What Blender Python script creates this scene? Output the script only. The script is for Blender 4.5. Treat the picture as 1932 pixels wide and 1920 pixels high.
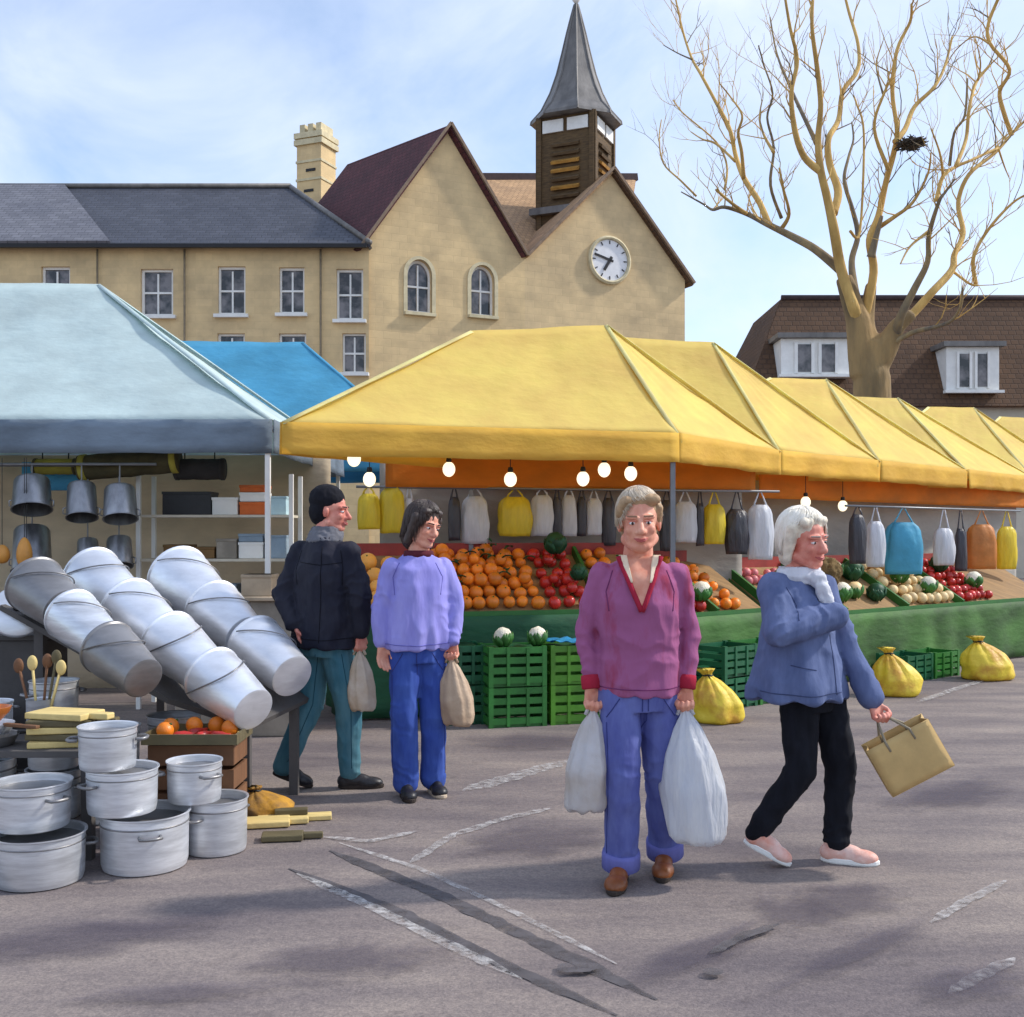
import bpy, bmesh, math, random
import numpy as np
from mathutils import Vector, Matrix, Quaternion, noise as mnoise
from mathutils.geometry import tessellate_polygon

for _o in list(bpy.data.objects):
    bpy.data.objects.remove(_o)
SC = bpy.context.scene
COL = SC.collection
R = math.radians
random.seed(11)

# ------------------------------------------------------------------ camera
F, CX, HY, EYE = 2071.0, 966.0, 1006.0, 1.5      # focal length / centre / horizon in picture units (picture 1932 wide)
cam_d = bpy.data.cameras.new('camera')
cam_d.sensor_width = 36.0
cam_d.lens = 36.0 * F / 1932.0
cam_d.shift_y = (HY - 960.0) / 1932.0
cam_d.clip_start = 0.05
cam_d.clip_end = 3000
cam = bpy.data.objects.new('camera', cam_d)
cam.location = (0, 0, EYE)
cam.rotation_euler = (R(90), 0, 0)
COL.objects.link(cam)
SC.camera = cam

# ------------------------------------------------------------------ light
SUN_DIR = Vector((0.92, 0.16, 0.80)).normalized()     # towards the sun
sun_el = math.asin(SUN_DIR.z)
sun_az = math.atan2(SUN_DIR.x, SUN_DIR.y)
sd = bpy.data.lights.new('sun', 'SUN')
sd.energy = 2.3
sd.angle = R(3.0)
sd.color = (1.0, 0.95, 0.87)
so = bpy.data.objects.new('sun', sd)
so.rotation_euler = SUN_DIR.to_track_quat('Z', 'Y').to_euler()
so.location = (20, 5, 30)
COL.objects.link(so)

W = bpy.data.worlds.new('World')
SC.world = W
W.use_nodes = True
nt = W.node_tree
nt.nodes.clear()
n_out = nt.nodes.new('ShaderNodeOutputWorld')
n_bg = nt.nodes.new('ShaderNodeBackground')
n_bg.inputs['Strength'].default_value = 0.15
n_sky = nt.nodes.new('ShaderNodeTexSky')
n_sky.sky_type = 'NISHITA'
n_sky.sun_disc = False
n_sky.sun_elevation = sun_el
n_sky.sun_rotation = sun_az
n_sky.air_density = 1.0
n_sky.dust_density = 0.5
n_sky.ozone_density = 2.0
tc = nt.nodes.new('ShaderNodeTexCoord')
mp = nt.nodes.new('ShaderNodeMapping')
mp.inputs['Scale'].default_value = (1.0, 1.0, 1.35)
mp.inputs['Rotation'].default_value = (0.0, R(18), R(20))
nz = nt.nodes.new('ShaderNodeTexNoise')
nz.inputs['Scale'].default_value = 4.6
nz.inputs['Detail'].default_value = 9
nz.inputs['Roughness'].default_value = 0.56
nz.inputs['Distortion'].default_value = 0.5
rp = nt.nodes.new('ShaderNodeValToRGB')
rp.color_ramp.elements[0].position = 0.34
rp.color_ramp.elements[0].color = (0.22, 0.22, 0.22, 1)
rp.color_ramp.elements[1].position = 0.74
rp.color_ramp.elements[1].color = (0.95, 0.95, 0.95, 1)
mx = nt.nodes.new('ShaderNodeMix')
mx.data_type = 'RGBA'
mx.inputs['B'].default_value = (4.0, 4.45, 5.5, 1)
nt.links.new(tc.outputs['Generated'], mp.inputs['Vector'])
nt.links.new(mp.outputs['Vector'], nz.inputs['Vector'])
nt.links.new(nz.outputs['Fac'], rp.inputs['Fac'])
nt.links.new(rp.outputs['Color'], mx.inputs['Factor'])
nt.links.new(n_sky.outputs['Color'], mx.inputs['A'])
nt.links.new(mx.outputs['Result'], n_bg.inputs['Color'])
nt.links.new(n_bg.outputs['Background'], n_out.inputs['Surface'])

SC.view_settings.view_transform = 'Standard'
SC.view_settings.look = 'None'
SC.view_settings.gamma = 1.0
SC.view_settings.use_curve_mapping = False
SC.view_settings.exposure = 0.62


# ------------------------------------------------------------------ helpers
def P(x, y, Y):
    """picture point at depth Y -> place"""
    return Vector(((x - CX) / F * Y, Y, EYE + (HY - y) / F * Y))

def G(x, y, z=0.0):
    """picture point on the ground (or on a level z)"""
    Y = (EYE - z) * F / (y - HY)
    return Vector(((x - CX) / F * Y, Y, z))

def lin(c):
    o = []
    for v in c[:3]:
        v = v / 255.0
        o.append(v / 12.92 if v <= 0.04045 else ((v + 0.055) / 1.055) ** 2.4)
    return (o[0], o[1], o[2], 1.0)

MATS = {}
def mat(name, col, rough=0.7, var=0.12, scale=6.0, stretch=(1, 1, 1), bump=0.15, bscale=40.0, metal=0.0,
        trans=0.0, col2=None, mixat=(0.35, 0.65), emit=0.0, spec=0.5, vary=0.05, bdist=0.01, detail=6, bstretch=None):
    if name in MATS:
        return MATS[name]
    m = bpy.data.materials.new(name)
    m.use_nodes = True
    t = m.node_tree
    b = t.nodes['Principled BSDF']
    c = lin(col)
    if col2 is None:
        lo = tuple(max(0, v * (1 - var)) for v in c[:3]) + (1,)
        hi = tuple(min(1, v * (1 + var)) for v in c[:3]) + (1,)
    else:
        lo, hi = c, lin(col2)
    co = t.nodes.new('ShaderNodeTexCoord')
    oi = t.nodes.new('ShaderNodeObjectInfo')
    mul = t.nodes.new('ShaderNodeMath'); mul.operation = 'MULTIPLY'; mul.inputs[1].default_value = 37.0
    t.links.new(oi.outputs['Random'], mul.inputs[0])
    ad = t.nodes.new('ShaderNodeVectorMath'); ad.operation = 'ADD'
    t.links.new(co.outputs['Object'], ad.inputs[0])
    t.links.new(mul.outputs[0], ad.inputs[1])
    ma = t.nodes.new('ShaderNodeMapping'); ma.inputs['Scale'].default_value = stretch
    t.links.new(ad.outputs[0], ma.inputs['Vector'])
    no = t.nodes.new('ShaderNodeTexNoise')
    no.inputs['Scale'].default_value = scale; no.inputs['Detail'].default_value = detail; no.inputs['Roughness'].default_value = 0.6
    t.links.new(ma.outputs['Vector'], no.inputs['Vector'])
    ra = t.nodes.new('ShaderNodeValToRGB')
    ra.color_ramp.elements[0].position = mixat[0]; ra.color_ramp.elements[0].color = lo
    ra.color_ramp.elements[1].position = mixat[1]; ra.color_ramp.elements[1].color = hi
    t.links.new(no.outputs['Fac'], ra.inputs['Fac'])
    hs = t.nodes.new('ShaderNodeHueSaturation')
    mr = t.nodes.new('ShaderNodeMapRange')
    mr.inputs['To Min'].default_value = 1 - vary; mr.inputs['To Max'].default_value = 1 + vary
    t.links.new(oi.outputs['Random'], mr.inputs['Value'])
    t.links.new(mr.outputs['Result'], hs.inputs['Value'])
    t.links.new(ra.outputs['Color'], hs.inputs['Color'])
    t.links.new(hs.outputs['Color'], b.inputs['Base Color'])
    b.inputs['Metallic'].default_value = metal
    b.inputs['Specular IOR Level'].default_value = spec
    rr = t.nodes.new('ShaderNodeMapRange')
    rr.inputs['To Min'].default_value = max(0.03, rough - 0.08); rr.inputs['To Max'].default_value = min(1, rough + 0.08)
    t.links.new(no.outputs['Fac'], rr.inputs['Value'])
    t.links.new(rr.outputs['Result'], b.inputs['Roughness'])
    if bump > 0:
        n2 = t.nodes.new('ShaderNodeTexNoise')
        n2.inputs['Scale'].default_value = bscale; n2.inputs['Detail'].default_value = 5
        m2 = t.nodes.new('ShaderNodeMapping'); m2.inputs['Scale'].default_value = bstretch or stretch
        t.links.new(ad.outputs[0], m2.inputs['Vector'])
        t.links.new(m2.outputs['Vector'], n2.inputs['Vector'])
        bu = t.nodes.new('ShaderNodeBump'); bu.inputs['Strength'].default_value = bump; bu.inputs['Distance'].default_value = bdist
        t.links.new(n2.outputs['Fac'], bu.inputs['Height'])
        t.links.new(bu.outputs['Normal'], b.inputs['Normal'])
    if emit > 0:
        b.inputs['Emission Color'].default_value = c
        b.inputs['Emission Strength'].default_value = emit
    if trans > 0:
        tr = t.nodes.new('ShaderNodeBsdfTranslucent')
        ms = t.nodes.new('ShaderNodeMixShader'); ms.inputs[0].default_value = trans
        t.links.new(hs.outputs['Color'], tr.inputs['Color'])
        t.links.new(b.outputs[0], ms.inputs[1]); t.links.new(tr.outputs[0], ms.inputs[2])
        t.links.new(ms.outputs[0], t.nodes['Material Output'].inputs['Surface'])
    MATS[name] = m
    return m

def stone_mat(name, col, bw, bh, mortar, var=0.16, size=0.012, offset=0.5, rough=0.9, bump=0.5):
    """coursed masonry or slates: brick pattern plus weathering (used on far walls and roofs)"""
    if name in MATS: return MATS[name]
    m = bpy.data.materials.new(name); m.use_nodes = True
    t = m.node_tree; b = t.nodes['Principled BSDF']
    uv = t.nodes.new('ShaderNodeUVMap')
    br = t.nodes.new('ShaderNodeTexBrick')
    c = lin(col)
    br.inputs['Color1'].default_value = tuple(v * (1 - var) for v in c[:3]) + (1,)
    br.inputs['Color2'].default_value = tuple(min(1, v * (1 + var)) for v in c[:3]) + (1,)
    br.inputs['Mortar'].default_value = lin(mortar)
    br.inputs['Scale'].default_value = 1.0
    br.inputs['Brick Width'].default_value = bw; br.inputs['Row Height'].default_value = bh
    br.inputs['Mortar Size'].default_value = size; br.inputs['Mortar Smooth'].default_value = 0.6
    br.offset = offset
    t.links.new(uv.outputs[0], br.inputs['Vector'])
    no = t.nodes.new('ShaderNodeTexNoise'); no.inputs['Scale'].default_value = 0.55; no.inputs['Detail'].default_value = 8; no.inputs['Roughness'].default_value = 0.65
    t.links.new(uv.outputs[0], no.inputs['Vector'])
    ra = t.nodes.new('ShaderNodeValToRGB')
    ra.color_ramp.elements[0].position = 0.3; ra.color_ramp.elements[0].color = (0.66, 0.66, 0.68, 1)
    ra.color_ramp.elements[1].position = 0.7; ra.color_ramp.elements[1].color = (1.12, 1.1, 1.05, 1)
    t.links.new(no.outputs['Fac'], ra.inputs['Fac'])
    mu = t.nodes.new('ShaderNodeMix'); mu.data_type = 'RGBA'; mu.blend_type = 'MULTIPLY'; mu.inputs['Factor'].default_value = 0.95
    t.links.new(br.outputs['Color'], mu.inputs['A']); t.links.new(ra.outputs['Color'], mu.inputs['B'])
    t.links.new(mu.outputs['Result'], b.inputs['Base Color'])
    b.inputs['Roughness'].default_value = rough
    bu = t.nodes.new('ShaderNodeBump'); bu.inputs['Strength'].default_value = bump; bu.inputs['Distance'].default_value = 0.03
    inv = t.nodes.new('ShaderNodeMath'); inv.operation = 'SUBTRACT'; inv.inputs[0].default_value = 1
    t.links.new(br.outputs['Fac'], inv.inputs[1]); t.links.new(inv.outputs[0], bu.inputs['Height'])
    t.links.new(bu.outputs['Normal'], b.inputs['Normal'])
    MATS[name] = m
    return m

def basis(d, hint=Vector((0, 0, 1))):
    d = d.normalized()
    if abs(d.dot(hint)) > 0.97: hint = Vector((1, 0, 0))
    a = hint.cross(d).normalized()
    return a, d.cross(a).normalized(), d

class MB:
    def __init__(s): s.v = []; s.f = []
    def add(s, vs, fs):
        k = len(s.v); s.v += [Vector(v) for v in vs]; s.f += [tuple(i + k for i in f) for f in fs]; return s
    def obox(s, c, hx, hy, hz):
        c = Vector(c); hx, hy, hz = Vector(hx), Vector(hy), Vector(hz)
        vs = [c + sx * hx + sy * hy + sz * hz for sz in (-1, 1) for sy in (-1, 1) for sx in (-1, 1)]
        fs = [(0, 2, 3, 1), (4, 5, 7, 6), (0, 1, 5, 4), (2, 6, 7, 3), (0, 4, 6, 2), (1, 3, 7, 5)]
        if hx.cross(hy).dot(hz) < 0: fs = [f[::-1] for f in fs]
        return s.add(vs, fs)
    def box(s, c, size, rz=0.0):
        q = Matrix.Rotation(rz, 3, 'Z')
        return s.obox(c, q @ Vector((size[0] / 2, 0, 0)), q @ Vector((0, size[1] / 2, 0)), Vector((0, 0, size[2] / 2)))
    def bar(s, p, q, w, h=None, up=Vector((0, 0, 1))):
        p, q = Vector(p), Vector(q); a, b, d = basis(q - p, up)
        return s.obox((p + q) / 2, a * w / 2, b * (h or w) / 2, (q - p) / 2)
    def rings(s, rs, cap=True):
        n = len(rs[0]); vs = [p for r in rs for p in r]; fs = []
        for i in range(len(rs) - 1):
            for j in range(n):
                k = (j + 1) % n
                fs.append((i * n + j, i * n + k, (i + 1) * n + k, (i + 1) * n + j))
        if cap:
            fs.append(tuple(range(n))[::-1]); fs.append(tuple((len(rs) - 1) * n + j for j in range(n)))
        return s.add(vs, fs)
    def tube(s, pts, rad, n=8, cap=True):
        pts = [Vector(p) for p in pts]
        rad = [float(x) for x in rad] if hasattr(rad, '__len__') else [rad] * len(pts)
        a = None; rs = []
        for i, p in enumerate(pts):
            d = (pts[min(i + 1, len(pts) - 1)] - pts[max(i - 1, 0)])
            if d.length < 1e-9: d = Vector((0, 0, 1))
            d.normalize()
            if a is None: a = basis(d)[0]
            a = (a - d * a.dot(d))
            a = a.normalized() if a.length > 1e-6 else basis(d)[0]
            b = d.cross(a)
            rs.append([p + rad[i] * (math.cos(2 * math.pi * k / n) * a + math.sin(2 * math.pi * k / n) * b) for k in range(n)])
        return s.rings(rs, cap)
    def lathe(s, prof, n=20, o=(0, 0, 0), ax=(0, 0, 1)):
        o = Vector(o); a, b, d = basis(Vector(ax))
        return s.rings([[o + d * z + r * (math.cos(2 * math.pi * k / n) * a + math.sin(2 * math.pi * k / n) * b) for k in range(n)] for r, z in prof])
    def capsule(s, p, q, r0, r1, n=14):
        p, q = Vector(p), Vector(q); d = q - p; L = d.length
        if L < 1e-6: return s.ell(p, (r0, r0, r0))
        d.normalize(); a, b, d = basis(d)
        rs = []
        for t in (80, 60, 35, 15): rs.append((p - d * r0 * math.sin(R(t)), r0 * math.cos(R(t))))
        for t in (0, 0.33, 0.66, 1.0): rs.append((p.lerp(q, t), r0 + (r1 - r0) * t))
        for t in (15, 35, 60, 80): rs.append((q + d * r1 * math.sin(R(t)), r1 * math.cos(R(t))))
        return s.rings([[c + r * (math.cos(2 * math.pi * k / n) * a + math.sin(2 * math.pi * k / n) * b) for k in range(n)] for c, r in rs])
    def ell(s, c, r, A=None, n=16, m=10, fn=None):
        c = Vector(c); A = A or Matrix.Identity(3); rs = []
        for i in range(m + 1):
            th = math.pi * (i * 0.98 + 0.01 * m) / m
            ring = []
            for k in range(n):
                ph = 2 * math.pi * k / n
                v = Vector((r[0] * math.sin(th) * math.cos(ph), r[1] * math.sin(th) * math.sin(ph), -r[2] * math.cos(th)))
                if fn: v = fn(v)
                ring.append(c + A @ v)
            rs.append(ring)
        return s.rings(rs)
    def loft(s, sec, u, v, n=22, p=2.0):
        """closed body through sections (centre, half width along u, half depth along v)"""
        u, v = Vector(u), Vector(v); rs = []
        for c, a, b in sec:
            c = Vector(c); ring = []
            for k in range(n):
                ph = 2 * math.pi * k / n; cc, ss = math.cos(ph), math.sin(ph)
                ring.append(c + u * a * math.copysign(abs(cc) ** (2 / p), cc) + v * b * math.copysign(abs(ss) ** (2 / p), ss))
            rs.append(ring)
        return s.rings(rs)
    def grid(s, fn, nu, nv):
        vs = [fn(i / nu, j / nv) for j in range(nv + 1) for i in range(nu + 1)]
        fs = [(j * (nu + 1) + i, j * (nu + 1) + i + 1, (j + 1) * (nu + 1) + i + 1, (j + 1) * (nu + 1) + i) for j in range(nv) for i in range(nu)]
        return s.add(vs, fs)
    def sheet(s, fn, nu, nv, th):
        """cloth sheet with real thickness: both faces and edges"""
        g = [[Vector(fn(i / nu, j / nv)) for i in range(nu + 1)] for j in range(nv + 1)]
        def nrm(i, j):
            a = g[j][min(i + 1, nu)] - g[j][max(i - 1, 0)]; b = g[min(j + 1, nv)][i] - g[max(j - 1, 0)][i]
            n = a.cross(b); return n.normalized() if n.length > 1e-9 else Vector((0, 0, 1))
        N = (nu + 1) * (nv + 1)
        top = [g[j][i] + nrm(i, j) * th / 2 for j in range(nv + 1) for i in range(nu + 1)]
        bot = [g[j][i] - nrm(i, j) * th / 2 for j in range(nv + 1) for i in range(nu + 1)]
        fs = []
        w = nu + 1
        for j in range(nv):
            for i in range(nu):
                q = (j * w + i, j * w + i + 1, (j + 1) * w + i + 1, (j + 1) * w + i)
                fs.append(q); fs.append(tuple(x + N for x in q[::-1]))
        bd = [i for i in range(nu + 1)] + [j * w + nu for j in range(1, nv + 1)] + [nv * w + i for i in range(nu - 1, -1, -1)] + [j * w for j in range(nv - 1, 0, -1)]
        for k in range(len(bd)):
            a, b = bd[k], bd[(k + 1) % len(bd)]
            fs.append((a, a + N, b + N, b))
        return s.add(top + bot, fs)
    def mesh(s, name, o=Vector((0, 0, 0)), smooth=False):
        me = bpy.data.meshes.new(name)
        me.from_pydata([tuple(v - o) for v in s.v], [], s.f)
        me.update()
        if smooth:
            me.polygons.foreach_set('use_smooth', [True] * len(me.polygons))
        return me
    def build(s, name, m, parent=None, smooth=False, org=None, bevel=0.0, auto=None):
        o0 = world_loc(parent) if parent else Vector(org or (0, 0, 0))
        me = s.mesh(name, o0, smooth or auto is not None)
        ob = bpy.data.objects.new(name, me); COL.objects.link(ob)
        if auto is not None: me.set_sharp_from_angle(angle=R(auto))
        me.materials.append(m)
        if parent: ob.parent = parent
        else: ob.location = o0
        if bevel > 0:
            b = ob.modifiers.new('bevel', 'BEVEL'); b.width = bevel; b.segments = 2; b.limit_method = 'ANGLE'
        return ob

def world_loc(o):
    v = Vector((0, 0, 0))
    while o: v += o.location; o = o.parent
    return v

def tag(o, label, cat, group=None, kind=None):
    o['label'] = label; o['category'] = cat
    if group: o['group'] = group
    if kind: o['kind'] = kind
    return o

def thing(name, loc, label, cat, group=None):
    o = bpy.data.objects.new(name, None); o.empty_display_size = 0.1
    COL.objects.link(o); o.location = loc
    return tag(o, label, cat, group)

def structure(o):
    o['kind'] = 'structure'; return o

def planar_uv(ob, u, v):
    me = ob.data
    l = me.uv_layers.new(name='UVMap'); u, v = Vector(u), Vector(v)
    for lp in me.loops:
        c = me.vertices[lp.vertex_index].co; l.data[lp.index].uv = (c.dot(u), c.dot(v))
    return ob

def remesh(mb, voxel, smooth=4, fold=0.0, fscale=0.12, seed=0, stretch=1.0, creases=(), hem=None):
    """one continuous skin over all the shapes in mb (mb is used up); returns a new MB"""
    me = mb.mesh('tmp'); ob = bpy.data.objects.new('tmp', me); COL.objects.link(ob)
    r = ob.modifiers.new('r', 'REMESH'); r.mode = 'VOXEL'; r.voxel_size = voxel; r.adaptivity = 0
    if smooth:
        sm = ob.modifiers.new('s', 'SMOOTH'); sm.factor = 0.5; sm.iterations = smooth
    dg = bpy.context.evaluated_depsgraph_get(); dg.update()
    ev = bpy.data.meshes.new_from_object(ob.evaluated_get(dg))
    n = len(ev.vertices); co = np.zeros(n * 3); ev.vertices.foreach_get('co', co); co = co.reshape(-1, 3)
    if fold > 0:
        nn = np.zeros(n * 3); ev.vertices.foreach_get('normal', nn); nn = nn.reshape(-1, 3)
        for i in range(n):
            p = Vector((co[i, 0] / fscale + seed, co[i, 1] / fscale, co[i, 2] / (fscale * stretch)))
            w = mnoise.noise(p) + 0.5 * mnoise.noise(p * 2.1)
            p2 = p * 2.7
            w = -abs(w) * 1.4 + 0.35 - 0.15 * abs(mnoise.noise(p2))
            dsp = w * fold
            P_ = Vector(co[i])
            for c, ax, A_, fr, sg in creases:
                d = P_ - c; q = d.length / sg
                if q < 2.2:
                    s = d.dot(ax); ph = s * fr * 0.62 + 4.2 * mnoise.noise(P_ * 6 + Vector((seed, 0, 0))) + 1.6 * mnoise.noise(P_ * 15)
                    am = min(1.0, max(0.0, 0.35 + 1.7 * mnoise.noise(P_ * 5.5 + Vector((0, seed, 4)))))
                    dsp += A_ * am * math.exp(-q * q) * (0.7 - 1.7 * abs(math.sin(ph)) ** 0.8)
            if hem:
                c, z0, z1, nf, A_ = hem; t = min(1, max(0, (z1 - P_.z) / (z1 - z0))); az = math.atan2(P_.y - c.y, P_.x - c.x)
                dsp += A_ * t * (0.6 + 0.8 * mnoise.noise(P_ * 4)) * math.sin(nf * az + seed + 3.0 * mnoise.noise(P_ * 3))
            co[i] += nn[i] * dsp
    out = MB(); out.v = [Vector(c) for c in co]; out.f = [tuple(p.vertices) for p in ev.polygons]
    bpy.data.objects.remove(ob); bpy.data.meshes.remove(ev); bpy.data.meshes.remove(me)
    return out

def copy_tree(o, parent=None):
    c = o.copy(); COL.objects.link(c)
    if parent: c.parent = parent
    for ch in [k for k in bpy.data.objects if k.parent == o]:
        copy_tree(ch, c)
    return c

# ------------------------------------------------------------------ ground
def ground_mat():
    m = bpy.data.materials.new('asphalt'); m.use_nodes = True
    t = m.node_tree; b = t.nodes['Principled BSDF']
    co = t.nodes.new('ShaderNodeTexCoord')
    def noise(sc, det, st=(1, 1, 1), rot=0.0):
        ma = t.nodes.new('ShaderNodeMapping'); ma.inputs['Scale'].default_value = st; ma.inputs['Rotation'].default_value = (0, 0, rot)
        t.links.new(co.outputs['Object'], ma.inputs['Vector'])
        n = t.nodes.new('ShaderNodeTexNoise'); n.inputs['Scale'].default_value = sc; n.inputs['Detail'].default_value = det; n.inputs['Roughness'].default_value = 0.6
        t.links.new(ma.outputs['Vector'], n.inputs['Vector']); return n
    def ramp(n, a, ca, bb, cb):
        r = t.nodes.new('ShaderNodeValToRGB')
        r.color_ramp.elements[0].position = a; r.color_ramp.elements[0].color = ca
        r.color_ramp.elements[1].position = bb; r.color_ramp.elements[1].color = cb
        t.links.new(n.outputs['Fac'], r.inputs['Fac']); return r
    big = ramp(noise(0.55, 6, (1, 2.2, 1), R(-25)), 0.35, lin((112, 103, 103)), 0.66, lin((146, 135, 127)))
    mid = ramp(noise(1.5, 8, (0.45, 2.0, 1), R(-38)), 0.34, (0.66, 0.64, 0.70, 1), 0.60, (1.12, 1.09, 1.05, 1))  # diagonal purple-grey streaks: soft shadow painted into the asphalt colour
    fine = ramp(noise(95, 4), 0.30, (0.68, 0.68, 0.70, 1), 0.70, (1.24, 1.23, 1.22, 1))
    agg = ramp(noise(34, 7), 0.36, (0.80, 0.80, 0.82, 1), 0.62, (1.12, 1.11, 1.09, 1)); spots = ramp(noise(7.5, 9), 0.30, (0.66, 0.65, 0.66, 1), 0.42, (1, 1, 1, 1))
    cur = big.outputs['Color']
    for r, f in ((mid, 0.85), (fine, 0.9), (agg, 0.85), (spots, 0.6)):
        mu = t.nodes.new('ShaderNodeMix'); mu.data_type = 'RGBA'; mu.blend_type = 'MULTIPLY'; mu.inputs['Factor'].default_value = f
        t.links.new(cur, mu.inputs['A']); t.links.new(r.outputs['Color'], mu.inputs['B']); cur = mu.outputs['Result']
    t.links.new(cur, b.inputs['Base Color'])
    b.inputs['Roughness'].default_value = 0.88
    bu = t.nodes.new('ShaderNodeBump'); bu.inputs['Strength'].default_value = 0.55; bu.inputs['Distance'].default_value = 0.006
    t.links.new(noise(110, 3).outputs['Fac'], bu.inputs['Height']); t.links.new(bu.outputs['Normal'], b.inputs['Normal'])
    return m
mb = MB(); mb.add([(-600, -60, 0), (600, -60, 0), (600, 1400, 0), (-600, 1400, 0)], [(0, 1, 2, 3)])
structure(mb.build('ground', ground_mat()))

worn_white = mat('worn_white_paint', (176, 170, 166), 0.85, col2=(214, 210, 206), scale=13, stretch=(1, 1, 1), mixat=(0.4, 0.6), bump=0.0, detail=9)
tar = mat('tar', (86, 81, 82), 0.75, var=0.25, scale=9, bump=0.0)
LEVEL = [0.002]
def worn(m, lo, hi, sc=14):
    """paint worn through: the surface below shows where it is gone"""
    t = m.node_tree; b = t.nodes['Principled BSDF']; co = t.nodes.new('ShaderNodeTexCoord'); n = t.nodes.new('ShaderNodeTexNoise')
    n.inputs['Scale'].default_value = sc; n.inputs['Detail'].default_value = 9; n.inputs['Roughness'].default_value = 0.7
    t.links.new(co.outputs['Object'], n.inputs['Vector']); r = t.nodes.new('ShaderNodeMapRange'); r.inputs['From Min'].default_value = lo; r.inputs['From Max'].default_value = hi
    t.links.new(n.outputs['Fac'], r.inputs['Value']); t.links.new(r.outputs['Result'], b.inputs['Alpha'])
worn(worn_white, 0.38, 0.74, 22); worn(tar, 0.25, 0.55, 9)
def strip(name, pts, w, m, z=None, ragged=0.35):
    """a painted or tarred strip lying on the ground through picture points"""
    LEVEL[0] += 0.0007; z = LEVEL[0]
    P3 = [G(*p) for p in pts]; mb = MB(); L = []; Rr = []; N = 90; sd_ = random.random() * 50
    cum = [0]
    for i in range(1, len(P3)): cum.append(cum[-1] + (P3[i] - P3[i - 1]).length)
    for k in range(N + 1):
        t = cum[-1] * k / N; i = 0
        while i < len(P3) - 2 and cum[i + 1] < t: i += 1
        p = P3[i].lerp(P3[i + 1], (t - cum[i]) / (cum[i + 1] - cum[i])); d = (P3[i + 1] - P3[i]).normalized(); s = Vector((-d.y, d.x, 0))
        e = 1.0 if 0 < k < N else 0.45
        e = min(1.0, 0.15 + 6 * min(k, N - k) / N); a = w / 2 * e * (1 + ragged * mnoise.noise(Vector((sd_, t * 14, 0)))); b = w / 2 * e * (1 + ragged * mnoise.noise(Vector((sd_, t * 14, 9))))
        L.append(p + s * a + Vector((0, 0, z))); Rr.append(p - s * b + Vector((0, 0, z)))
    for k in range(N): mb.add([L[k], Rr[k], Rr[k + 1], L[k + 1]], [(0, 1, 2, 3)])
    return structure(mb.build(name, m, org=P3[0] + Vector((0, 0, z))))
strip('road_tar_and_shadow', [(622, 1606), (820, 1686), (1010, 1776), (1240, 1888)], 0.075, tar)
strip('road_tar_and_shadow', [(545, 1640), (760, 1724), (960, 1826), (1165, 1918)], 0.06, tar)
for pts, w in [([(640, 1592), (790, 1640), (960, 1718), (1165, 1822)], 0.035),
               ([(560, 1650), (700, 1712), (850, 1786), (985, 1850)], 0.055),
               ([(872, 1494), (960, 1470), (1072, 1436)], 0.14),
               ([(850, 1580), (940, 1550), (1042, 1526)], 0.06),
               ([(772, 1632), (812, 1606), (862, 1572)], 0.05),
               ([(610, 1582), (700, 1590), (790, 1570)], 0.05),
               ([(1755, 1745), (1820, 1705), (1900, 1664)], 0.045),
               ([(1730, 1328), (1790, 1306), (1860, 1284)], 0.08),
               ([(1790, 1880), (1850, 1846), (1915, 1812)], 0.05)]:
    strip('road_marking', pts, w, worn_white)
def patch(x, y, rx, ry, rot, m, seed):
    """irregular tar repair"""
    LEVEL[0] += 0.0007
    c = G(x, y); mb = MB(); rnd = random.Random(seed); vs = []
    for k in range(18):
        a = 2 * math.pi * k / 18; q = 1 + 0.22 * (rnd.random() - 0.5)
        p = Vector((rx * q * math.cos(a), ry * q * math.sin(a), LEVEL[0])); vs.append(c + Matrix.Rotation(rot, 3, 'Z') @ p)
    mb.add(vs, [tuple(range(18))]); return structure(mb.build('road_tar_patch', m, org=c))
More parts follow.
